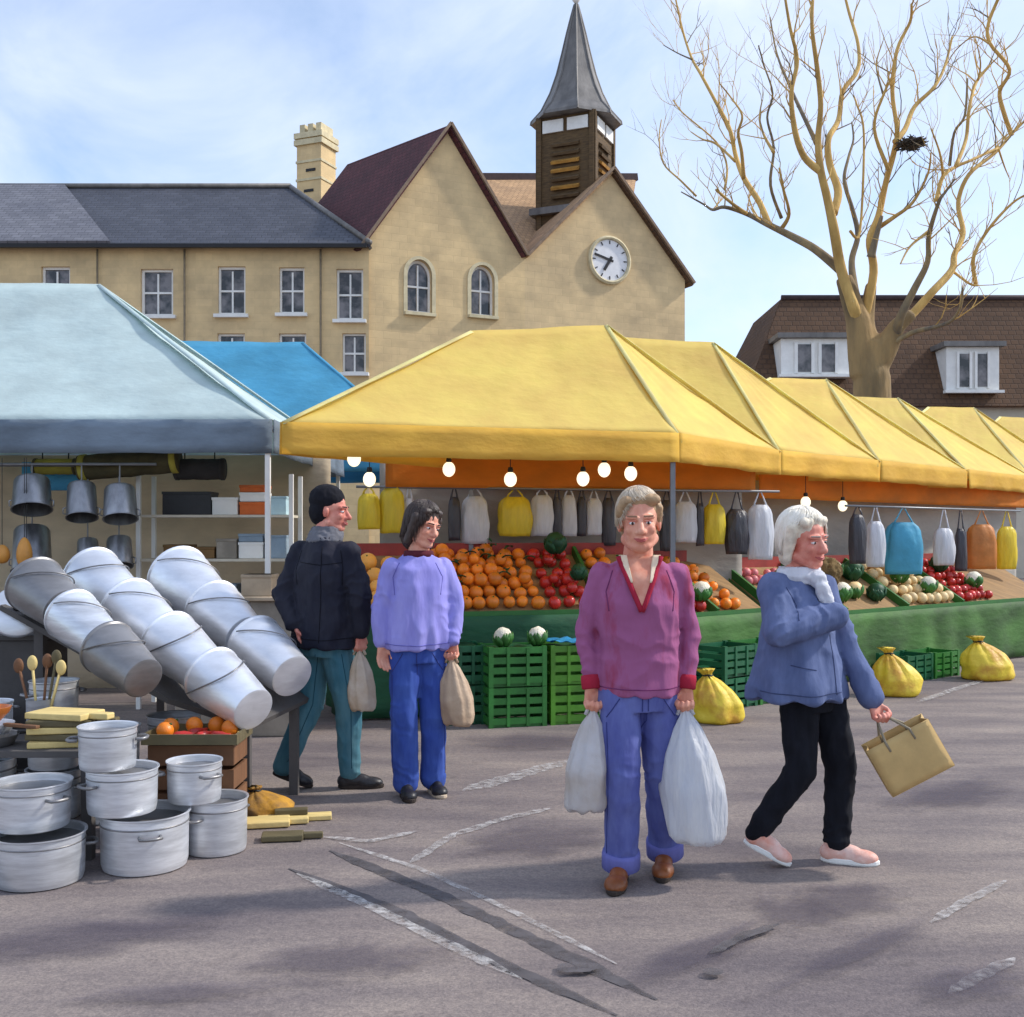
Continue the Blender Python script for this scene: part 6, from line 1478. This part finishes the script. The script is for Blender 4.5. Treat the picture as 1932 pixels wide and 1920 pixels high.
# V neck: shirt collar wings, bare throat and crimson edging laid on the chest
from mathutils.bvhtree import BVHTree
sw_tree = BVHTree.FromPolygons([v.co.copy() for v in sw.data.vertices], [tuple(p.vertices) for p in sw.data.polygons])
def chest_y(x, z):
    h = sw_tree.ray_cast(Vector((x, -1, z)), Vector((0, 1, 0)))
    y = h[0].y if h[0] else -0.03
    return min(y, -0.03 - max(0.0, 1.40 - z) * 0.1)
mb = MB()
def vfn(u, v):
    z = 1.40 - 0.215 * v; hwid = 0.082 * (1 - v) + 0.002; x = (u - 0.5) * 2 * hwid; return C.w((x, chest_y(x, z) - 0.006, z))
mb.sheet(vfn, 10, 14, 0.006); mb.build('throat', skin_m, C.t, smooth=True)
for e in (-1, 1):
    mb = MB(); mb.tube([C.w((e * (0.090 * (1 - t) + 0.002), chest_y(e * 0.09 * (1 - t), 1.40 - 0.23 * t) - 0.008, 1.40 - 0.23 * t)) for t in [i / 11 for i in range(12)]], 0.011, 8); mb.build('neckline', crimson, C.t, smooth=True)
    mb = MB()
    def cfn(u, v):
        z = 1.405 - 0.115 * v; x0 = 0.060 * (1 - 0.55 * v) + 0.012; wd = 0.034 * (1 - 0.75 * v); x = e * (x0 + (u - 0.5) * wd); return C.w((x, chest_y(x, z) - 0.016 + 0.03 * max(0, 0.3 - v), z))
    mb.sheet(cfn, 5, 10, 0.006); mb.build('collar', shirt, C.t, smooth=True)
denim = fabric('blue_denim', (84, 90, 152), col2=(106, 114, 172), scale=5)
mb = MB(); C.torso(mb, [(0, 0.02, 0.74, 0.145, 0.115), (0, 0.02, 0.80, 0.168, 0.122), (0, 0.02, 0.88, 0.166, 0.118), (0, 0.02, 0.93, 0.155, 0.11)])
for lg in (legL, legR): C.limb(mb, lg, [0.099, 0.080, 0.074])
cj = C.part(mb, 'jeans', denim, 0.007, 0.010, 0.14, 7, 3, 1.3, bends(legL, legR, A=0.007, sg=0.12, fr=62))
cuffm = fabric('pale_denim', (110, 112, 176))
for lg in (legL, legR):
    a, b = C.w(lg[1]), C.w(lg[2]); d = (b - a).normalized(); mb = MB(); mb.tube([b - d * 0.045, b - d * 0.03, b + d * 0.028, b + d * 0.034], [0.080, 0.083, 0.083, 0.07], 22); mb.build('turn_up', cuffm, C.t, smooth=True)
brown_l = mat('brown_leather', (134, 74, 32), 0.45, var=0.25, scale=8, bump=0.15, bscale=50); sole_d = mat('dark_sole', (48, 38, 32), 0.8, var=0.1)
C.shoe((-0.062, 0.055, 0.0), (-0.13, -0.20, 0.0), brown_l, sole_d, 0.050, 0.09); C.shoe((0.145, 0.21, 0.025), (0.095, -0.03, 0.0), brown_l, sole_d, 0.050, 0.09)

# ---------- man in the dark jacket
AY = 6.45
Am = Person(((612 - CX) / F * AY, AY, 0), (0.62, 0.62), 'person in black hat, dark navy jacket and teal jeans walking to the right')
Am.head((0.035, 0.03, 1.625), (0.98, -0.12, -0.06), 0.0, 1.05, neck=(0.0, 0.0, 1.45)); B = Am.body
Am.torso(B, [(0, 0, 0.84, 0.16, 0.11), (0, 0, 1.05, 0.15, 0.105), (0, 0, 1.3, 0.175, 0.12), (0, 0, 1.38, 0.13, 0.08), (0, 0, 1.45, 0.06, 0.055)])
aL = [(-0.150, 0.09, 1.375), (-0.245, 0.05, 1.14), (-0.165, -0.05, 0.97)]; aR = [(0.150, -0.09, 1.375), (0.225, -0.13, 1.16), (0.225, -0.10, 0.93)]
Am.limb(B, aL, [0.05, 0.042, 0.03]); Am.limb(B, aR, [0.05, 0.042, 0.03])
Am.hand((-0.15, -0.06, 0.955), (0.3, -0.1, -1), (1, 0, 0), grip=False); ha = Am.hand((0.226, -0.098, 0.915), (0.03, 0.02, -1), (-0.5, 0.8, 0), thumb=1)
gL = [(-0.065, 0.06, 0.88), (-0.085, 0.03, 0.49), (-0.235, -0.02, 0.135)]; gR = [(0.065, -0.04, 0.88), (0.145, -0.02, 0.48), (0.150, 0.0, 0.10)]
Am.limb(B, gL, [0.085, 0.056, 0.04]); Am.limb(B, gR, [0.085, 0.056, 0.04]); Am.finish_body(skin_w)
dark_h = mat('dark_hair', (40, 34, 32), 0.6, var=0.3, scale=26, bump=0.6, bscale=60, bdist=0.01, vary=0); Am.face(dark_h)
hat_m = fabric('black_wool', (28, 28, 34), var=0.3); scarf_g = fabric('grey_scarf', (104, 104, 110), var=0.2); navy = fabric('navy_jacket', (30, 31, 44), col2=(44, 44, 54), scale=4, rough=0.75); teal = fabric('teal_denim', (64, 112, 128), col2=(92, 132, 142), scale=4)
at, A = Am.hat, Am.hA
mb = MB(); mb.ell(at(0, -0.03, 0.07), (0.094, 0.108, 0.088), A, 22, 14); mb.ell(at(0, -0.055, 0.0), (0.090, 0.075, 0.09), A); Am.part(mb, 'hat', hat_m, 0.007, 0.006, 0.05, 2, 3)
mb = MB(); mb.loft([(at(0, -0.02, -0.085), 0.085, 0.085), (at(0, -0.02, -0.12), 0.105, 0.1), (Am.w((0, 0, 1.455)), 0.12, 0.1), (Am.w((0, 0, 1.43)), 0.10, 0.08)], Am.u, Am.f); Am.part(mb, 'scarf', scarf_g, 0.008, 0.012, 0.05, 9, 2)
mb = MB(); Am.torso(mb, [(0, 0, 0.83, 0.225, 0.165), (0, 0, 0.9, 0.218, 0.165), (0, 0, 1.1, 0.205, 0.152), (0, 0, 1.28, 0.215, 0.155), (0, 0, 1.38, 0.185, 0.122), (0, 0, 1.44, 0.125, 0.098), (0, 0, 1.475, 0.09, 0.08)])
Am.limb(mb, aL, [0.080, 0.072, 0.058]); Am.limb(mb, aR, [0.080, 0.072, 0.056]); aj = Am.part(mb, 'jacket', navy, 0.008, 0.016, 0.16, 4, 4, 1.0, bends(aL, aR, A=0.011, sg=0.13, fr=60), ((0, 0, 0), 0.83, 1.1, 7, 0.010))
mb = MB(); Am.torso(mb, [(0, 0, 0.78, 0.15, 0.12), (0, 0, 0.86, 0.175, 0.13), (0, 0, 0.95, 0.17, 0.125)])
Am.limb(mb, gL, [0.105, 0.078, 0.062]); Am.limb(mb, gR, [0.105, 0.080, 0.064]); at_ = Am.part(mb, 'jeans', teal, 0.008, 0.010, 0.14, 5, 3, 1.3, bends(gL, gR, A=0.008, sg=0.12, fr=58))
black_l = mat('black_leather', (34, 32, 36), 0.45, var=0.2, bump=0.15, bscale=50)
Am.shoe((-0.30, -0.02, 0.085), (-0.075, 0.0, 0.0), black_l, sole_d, 0.048, 0.09); Am.shoe((0.085, -0.01, 0.0), (0.345, 0.02, 0.0), black_l, sole_d, 0.048, 0.09)

# ---------- woman in the lilac top
BY = 6.30
Bw = Person(((790 - CX) / F * BY, BY, 0), (0.5, -0.85), 'person with dark bob in loose lilac top and blue jeans carrying a brown bag')
Bw.head((0.03, -0.01, 1.535), (0.72, -0.68, -0.20), -0.14, 1.02, neck=(0.0, 0.0, 1.37)); B = Bw.body
Bw.torso(B, [(0, 0, 0.82, 0.155, 0.11), (0, 0, 1.0, 0.135, 0.1), (0, 0, 1.2, 0.155, 0.105), (0, 0, 1.30, 0.12, 0.075), (0, 0, 1.37, 0.06, 0.05)])
aL = [(-0.140, -0.07, 1.295), (-0.205, -0.06, 1.08), (-0.200, -0.08, 0.885)]; aR = [(0.140, 0.07, 1.295), (0.205, 0.06, 1.08), (0.198, 0.00, 0.895)]
Bw.limb(B, aL, [0.045, 0.038, 0.027]); Bw.limb(B, aR, [0.045, 0.038, 0.027])
Bw.hand((-0.199, -0.082, 0.87), (0.02, 0.0, -1), (0.5, -0.85, 0), grip=False, thumb=-1); hb_ = Bw.hand((0.197, 0.0, 0.88), (0.02, 0, -1), (-0.4, -0.9, 0), thumb=1)
gL = [(-0.072, -0.03, 0.86), (-0.078, -0.08, 0.47), (-0.070, -0.05, 0.085)]; gR = [(0.072, 0.03, 0.86), (0.082, 0.01, 0.47), (0.080, 0.04, 0.085)]
Bw.limb(B, gL, [0.08, 0.052, 0.038]); Bw.limb(B, gR, [0.08, 0.052, 0.038]); Bw.finish_body(skin_m); Bw.face(dark_h)
at, A = Bw.hat, Bw.hA
hair_d = mat('dark_brown_hair', (62, 48, 42), 0.5, var=0.3, scale=26, stretch=(1, 1, 0.25), bump=0.6, bscale=60, bdist=0.01, vary=0)
mb = MB(); mb.ell(at(0, -0.028, 0.05), (0.094, 0.106, 0.098), A, 22, 16); mb.ell(at(0, -0.055, -0.04), (0.098, 0.078, 0.115), A); mb.capsule(at(-0.085, 0.01, 0.05), at(-0.09, -0.01, -0.10), 0.026, 0.022); mb.capsule(at(0.085, 0.01, 0.05), at(0.09, -0.01, -0.10), 0.026, 0.022); mb.capsule(at(-0.05, 0.045, 0.088), at(0.05, 0.045, 0.088), 0.024, 0.024)
Bw.part(mb, 'hair', hair_d, 0.006, 0.006, 0.035, 6, 2, 2.6)
Bw.strands(hair_d, 900, lambda p: 62 if p < 35 else (62 + (p - 35) * 2.4 if p < 70 else 155), 5, 0.25)
lilac = fabric('lilac_jersey', (142, 138, 208), col2=(160, 156, 222), scale=4); blue_d = fabric('bright_denim', (52, 74, 150), col2=(72, 98, 172), scale=4)
mb = MB(); Bw.torso(mb, [(0, 0, 0.835, 0.195, 0.145), (0, 0, 0.88, 0.200, 0.150), (0, 0, 1.05, 0.182, 0.138), (0, 0, 1.2, 0.180, 0.130), (0, 0, 1.29, 0.172, 0.112), (0, 0, 1.35, 0.122, 0.085), (0, 0, 1.385, 0.075, 0.062)])
Bw.limb(mb, aL, [0.066, 0.062, 0.048]); Bw.limb(mb, aR, [0.066, 0.062, 0.048]); bt_ = Bw.part(mb, 'top', lilac, 0.008, 0.014, 0.14, 11, 4, 1.6, bends(aL, aR, A=0.009, sg=0.12, fr=70), ((0, 0, 0), 0.83, 1.2, 10, 0.012))
mb = MB(); mb.loft([(Bw.w((0, 0, 1.36)), 0.095, 0.078), (Bw.w((0, 0, 1.395)), 0.085, 0.075), (Bw.w((0, 0, 1.40)), 0.075, 0.066)], Bw.u, Bw.f); mb.build('neckband', fabric('maroon_trim', (92, 40, 48)), Bw.t, smooth=True)
mb = MB(); Bw.torso(mb, [(0, 0, 0.76, 0.145, 0.118), (0, 0, 0.84, 0.165, 0.122), (0, 0, 0.93, 0.155, 0.115)])
Bw.limb(mb, gL, [0.1, 0.078, 0.076]); Bw.limb(mb, gR, [0.1, 0.078, 0.076]); bj = Bw.part(mb, 'jeans', blue_d, 0.008, 0.010, 0.14, 13, 3, 1.3, bends(gL, gR, A=0.008, sg=0.12, fr=58))
Bw.shoe((-0.088, -0.01, 0.0), (-0.02, -0.22, 0.0), black_l, sole_d, 0.046, 0.08); Bw.shoe((0.060, 0.08, 0.0), (0.15, -0.12, 0.0), black_l, mat('pale_sole', (206, 186, 160), 0.8, bump=0.1), 0.046, 0.08)

# ---------- white-haired woman in the blue coat
DY = 4.98
D = Person(((1540 - CX) / F * DY, DY, 0), (0.82, -0.57), 'white-haired woman in blue coat and black trousers striding right with a paper bag')
D.head((-0.058, -0.03, 1.462), (0.55, -0.83, -0.10), 0.06, 1.06, neck=(-0.075, 0.02, 1.30)); B = D.body
D.torso(B, [(-0.03, 0.02, 0.76, 0.15, 0.11), (-0.05, 0.02, 0.95, 0.14, 0.105), (-0.07, 0.02, 1.15, 0.155, 0.11), (-0.08, 0.02, 1.26, 0.15, 0.09), (-0.08, 0.02, 1.32, 0.065, 0.055)])
aL = [(-0.185, -0.07, 1.245), (-0.20, -0.20, 1.06), (-0.02, -0.245, 1.09)]; aR = [(0.055, 0.10, 1.245), (0.135, 0.02, 1.0), (0.235, -0.08, 0.77)]
aL, aR = [(-0.20, -0.06, 1.245), (-0.215, -0.20, 1.07), (0.045, -0.125, 1.14)], [(0.05, 0.09, 1.245), (0.135, 0.03, 1.0), (0.232, -0.05, 0.765)]
D.limb(B, aL, [0.034, 0.034, 0.027]); D.limb(B, aR, [0.034, 0.034, 0.027])
D.hand((0.045, -0.10, 1.135), (0.5, 0.8, -0.1), (0.1, 1, -0.3), grip=True, thumb=-1); hd = D.hand((0.237, -0.053, 0.752), (0.30, -0.1, -1), (0.5, -0.8, 0), thumb=-1)
gL = [(-0.085, -0.02, 0.80), (-0.085, -0.06, 0.44), (-0.275, -0.02, 0.145)]; gR = [(0.045, 0.05, 0.80), (0.12, 0.03, 0.43), (0.10, 0.03, 0.095)]
D.limb(B, gL, [0.08, 0.052, 0.036]); D.limb(B, gR, [0.08, 0.052, 0.036]); D.finish_body(skin_w); D.face(mat('grey_brow', (150, 140, 132), 0.8, bump=0))
at, A = D.hat, D.hA
hair_w = mat('white_hair', (236, 226, 206), 0.55, col2=(252, 246, 234), scale=26, stretch=(1, 1, 0.25), bump=0.6, bscale=60, bdist=0.01, vary=0)
mb = MB(); mb.ell(at(0, -0.028, 0.052), (0.094, 0.106, 0.096), A, 22, 16); mb.ell(at(0, -0.058, -0.035), (0.092, 0.07, 0.10), A)
for e in (-1, 1): mb.capsule(at(e * 0.083, 0.005, 0.06), at(e * 0.086, -0.02, -0.07), 0.027, 0.022)
mb.capsule(at(-0.055, 0.046, 0.088), at(0.05, 0.048, 0.09), 0.024, 0.022); D.part(mb, 'hair', mat('hair_shade_white', (224, 212, 190), 0.6, var=0.15, scale=26, bump=0.5, bscale=60, bdist=0.01, vary=0), 0.006, 0.006, 0.035, 8, 2, 2.6)
D.strands(hair_w, 900, lambda p: 62 if p < 40 else (62 + (p - 40) * 1.8 if p < 80 else 142), 6, -0.35)
coat = fabric('blue_coat', (84, 96, 132), col2=(108, 120, 158), scale=4); blk = fabric('black_trousers', (26, 27, 34), var=0.3); scw = fabric('pale_scarf', (208, 208, 214), var=0.12)
mb = MB(); D.torso(mb, [(-0.085, 0.01, 0.755, 0.235, 0.215), (-0.085, 0.01, 0.80, 0.235, 0.212), (-0.08, 0.01, 0.95, 0.20, 0.175), (-0.078, 0.015, 1.1, 0.19, 0.15), (-0.08, 0.02, 1.22, 0.19, 0.13), (-0.08, 0.02, 1.29, 0.125, 0.09), (-0.08, 0.02, 1.315, 0.085, 0.075)])
D.limb(mb, aL, [0.080, 0.072, 0.066]); D.limb(mb, aR, [0.074, 0.064, 0.047]); dc = D.part(mb, 'coat', coat, 0.007, 0.014, 0.14, 15, 4, 1.3, bends(aL, aR, A=0.012, sg=0.12, fr=65), ((-0.08, 0.01, 0), 0.755, 1.12, 8, 0.016))
mb = MB(); mb.loft([(D.w((-0.075, 0.01, 1.27)), 0.11, 0.105), (D.w((-0.075, 0.0, 1.305)), 0.118, 0.112), (D.w((-0.075, 0.005, 1.345)), 0.09, 0.09)], D.u, D.f)
mb.capsule(D.w((-0.02, -0.10, 1.30)), D.w((0.01, -0.135, 1.20)), 0.035, 0.03); D.part(mb, 'scarf', scw, 0.008, 0.013, 0.05, 17, 2)
mb = MB(); mb.ell(D.w((0.075, 0.11, 1.315)), (0.075, 0.055, 0.075)); mb.ell(D.w((-0.08, 0.10, 1.29)), (0.1, 0.06, 0.06)); D.part(mb, 'hood', fabric('brown_fur', (112, 92, 60), var=0.35, bump=0.9, bscale=60), 0.009, 0.02, 0.03, 19, 1)
mb = MB(); D.torso(mb, [(-0.03, 0.02, 0.70, 0.14, 0.115), (-0.03, 0.02, 0.78, 0.16, 0.12), (-0.03, 0.02, 0.88, 0.15, 0.11)])
D.limb(mb, gL, [0.095, 0.070, 0.056]); D.limb(mb, gR, [0.095, 0.072, 0.060]); D.part(mb, 'trousers', blk, 0.007, 0.010, 0.12, 21, 3, 1.3, bends(gL, gR, A=0.008, sg=0.11, fr=62))
pinkshoe = mat('pink_trainer', (226, 152, 130), 0.6, col2=(240, 208, 196), scale=9, bump=0.2, bscale=60); white_sole = mat('white_sole', (236, 234, 228), 0.6, var=0.05, bump=0.1)
D.shoe((-0.335, -0.02, 0.10), (-0.135, -0.05, 0.0), pinkshoe, white_sole, 0.047, 0.085); D.shoe((0.035, 0.04, 0.0), (0.275, -0.03, 0.0), pinkshoe, white_sole, 0.047, 0.085)

# ------------------------------------------------------------------ carried bags
def carrier(grip, bottom, w, dep, m, label, seed, name='carrier_bag', gath=0.16, lean=(0, 0), hm=None, group=None):
    """gathered bag hanging from a hand: narrow at the hand, full below, crumpled"""
    g = Vector(grip); bt = Vector((g.x + lean[0], g.y + lean[1], bottom)); H = g.z - bottom
    t = thing(name, bt, label, 'bag', group); mb = MB(); rs = []; n = 44; N = 26
    for i in range(N + 1):
        v = i / N; c = bt.lerp(g, v)
        prof_ = float(np.interp(v, [0, 0.04, 0.15, 0.4, 0.65, 0.85, 0.95, 1.0], [0.72, 0.88, 0.98, 1.0, 0.78, 0.42, gath, gath * 0.6]))
        ring = []
        for k in range(n):
            ph = 2 * math.pi * k / n; cx_, sy_ = math.cos(ph), math.sin(ph)
            pl = 1 + (0.10 * math.cos(ph * 9 + seed + 2.2 * v) + 0.05 * math.cos(ph * 17 + seed * 3)) * (0.25 + 0.75 * v) + 0.14 * mnoise.noise(Vector((cx_ * 1.6 + seed, sy_ * 1.6, v * 3.2)))
            ring.append(c + Vector((w / 2 * prof_ * cx_ * pl, dep / 2 * prof_ * sy_ * pl, (0.02 * mnoise.noise(Vector((cx_ * 2, sy_ * 2, seed))) if i == 0 else 0))))
        rs.append(ring)
    mb.rings(rs); mb.build('bag_body', m, t, smooth=True)
    h = MB(); h.tube([g + Vector((-0.035, 0, -0.03)), g + Vector((-0.02, 0, 0.006)), g + Vector((0.02, 0, 0.006)), g + Vector((0.035, 0, -0.03))], 0.008, 8); h.build('handle', hm or m, t, smooth=True)
    return t
plast = mat('white_carrier', (222, 224, 230), 0.32, col2=(240, 240, 240), scale=5, stretch=(4, 4, 0.7), bump=0.6, bscale=14, bdist=0.02, trans=0.42, vary=0)
plast2 = mat('beige_carrier', (214, 202, 190), 0.35, col2=(232, 230, 232), scale=4, bump=0.6, bscale=14, bdist=0.02, trans=0.4, vary=0)
paper_c = mat('brown_carrier', (176, 146, 118), 0.6, col2=(202, 176, 148), scale=5, bump=0.6, bscale=16, bdist=0.02, trans=0.1, vary=0)
paper_s = mat('buff_carrier', (196, 166, 132), 0.6, col2=(228, 214, 196), scale=4, bump=0.6, bscale=16, bdist=0.02, trans=0.15, vary=0)
carrier(hl, 0.32, 0.19, 0.16, plast2, 'slim translucent white carrier bag in the right hand of the purple-sweatered woman', 2.0, lean=(-0.04, -0.02))
carrier(hr, 0.19, 0.27, 0.20, plast, 'big full white carrier bag in the left hand of the purple-sweatered woman', 5.0, lean=(0.055, -0.02))
carrier(ha, 0.47, 0.17, 0.14, paper_s, 'buff bag hanging from the hand of the person in the dark jacket', 8.0, lean=(0.015, 0.0))
carrier(hb_, 0.40, 0.19, 0.15, paper_c, 'full brown bag hanging from the hand of the lilac-topped person', 11.0, lean=(0.04, 0.0))
# paper bag with twisted handles, swinging
gp = Vector(hd); tl = R(30)
ex = Vector((math.cos(tl), -0.12, math.sin(tl))).normalized(); ez_ = Vector((-math.sin(tl), 0, math.cos(tl))).normalized(); ey = ez_.cross(ex)
pbm = mat('kraft_paper', (196, 164, 108), 0.8, var=0.12, scale=6, bump=0.25, bscale=22); top_c = gp + ex * 0.015 - ez_ * 0.075
W2, D2, H2 = 0.150, 0.055, 0.235
pb = thing('paper_bag', top_c - ez_ * H2, 'brown kraft paper bag with handles swinging from the hand of the blue-coated woman', 'bag')
for s in (-1, 1):
    def fn(u, v):
        x = (u - 0.5) * 2 * W2; bul = 0.012 * math.sin(math.pi * u) * math.sin(math.pi * v); return top_c + ex * x - ez_ * (H2 * v) + ey * s * (D2 + bul)
    mb = MB(); mb.sheet(fn, 8, 8, 0.003); mb.build('side_panel', pbm, pb, smooth=True)
    def fn(u, v):
        y = (u - 0.5) * 2 * D2; cre = 0.018 * (1 - abs(u - 0.5) * 2) * (1 - v); return top_c + ex * s * (W2 - cre) - ez_ * (H2 * v) + ey * y
    mb = MB(); mb.sheet(fn, 6, 6, 0.003); mb.build('gusset', pbm, pb)
    mb = MB(); mb.tube([top_c + ex * -0.06 + ey * s * (D2 + 0.004) - ez_ * 0.05, top_c + ex * -0.06 + ey * s * (D2 + 0.004), gp + ex * -0.025 + ez_ * 0.0, gp + ex * 0.02 + ez_ * 0.004, top_c + ex * 0.06 + ey * s * (D2 + 0.004), top_c + ex * 0.06 + ey * s * (D2 + 0.004) - ez_ * 0.05], 0.006, 8); mb.build('handle', mat('grey_cord', (150, 138, 116), 0.8), pb, smooth=True)
mb = MB(); mb.obox(top_c - ez_ * H2, ex * W2, ey * D2, ez_ * 0.002); mb.build('base', pbm, pb)

# ------------------------------------------------------------------ seams, pockets and buttons
st_d = fabric('dark_stitch', (58, 64, 122)); st_t = fabric('teal_stitch', (40, 78, 92)); st_n = fabric('navy_stitch', (18, 18, 26)); st_l = fabric('lilac_stitch', (108, 104, 178)); st_c = fabric('coat_stitch', (66, 76, 110)); st_p = fabric('plum_stitch', (116, 54, 98))
lay(C, cj, [[(0.005, 0.80), (0.005, 0.66)], [(-0.145, 0.72), (-0.125, 0.75), (-0.09, 0.80)], [(0.15, 0.72), (0.13, 0.75), (0.095, 0.80)], [(-0.145, 0.70), (-0.14, 0.45), (-0.14, 0.13)], [(0.165, 0.70), (0.165, 0.45), (0.19, 0.14)], [(0.03, 0.80), (0.03, 0.70), (0.008, 0.665)]], st_d)
lay(C, sw, [[(-0.115, 1.34), (-0.145, 1.25), (-0.135, 1.17)], [(0.115, 1.34), (0.145, 1.25), (0.135, 1.17)], [(-0.17, 0.845), (-0.08, 0.84), (0, 0.838), (0.08, 0.84), (0.17, 0.845)]], st_p)
lay(Am, aj, [[(0.01, 1.42), (0.01, 1.1), (0.0, 0.87)], [(-0.13, 1.33), (0, 1.315), (0.13, 1.33)], [(-0.13, 1.40), (-0.155, 1.3), (-0.15, 1.2)], [(0.12, 1.40), (0.135, 1.3), (0.13, 1.2)], [(-0.19, 0.895), (0, 0.885), (0.19, 0.895)]], st_n)
lay(Am, at_, [[(0.12, 0.80), (0.17, 0.5), (0.17, 0.13)], [(-0.03, 0.8), (-0.06, 0.5), (-0.2, 0.17)]], st_t)
lay(Bw, bt_, [[(-0.10, 1.33), (-0.135, 1.25), (-0.125, 1.15)], [(0.10, 1.33), (0.14, 1.25), (0.13, 1.15)], [(-0.18, 0.875), (0, 0.865), (0.18, 0.875)]], st_l)
lay(Bw, bj, [[(0.0, 0.82), (0.0, 0.70)], [(-0.14, 0.72), (-0.115, 0.76), (-0.08, 0.82)], [(0.14, 0.72), (0.115, 0.76), (0.085, 0.82)], [(-0.14, 0.70), (-0.14, 0.12)], [(0.15, 0.70), (0.15, 0.12)]], st_d)
lay(D, dc, [[(0.03, 1.05), (0.04, 0.92), (0.045, 0.79)], [(-0.17, 1.26), (-0.13, 1.18), (-0.14, 1.12)], [(-0.16, 0.92), (-0.05, 0.90)], [(-0.28, 0.80), (-0.1, 0.79), (0.08, 0.80)]], st_c)
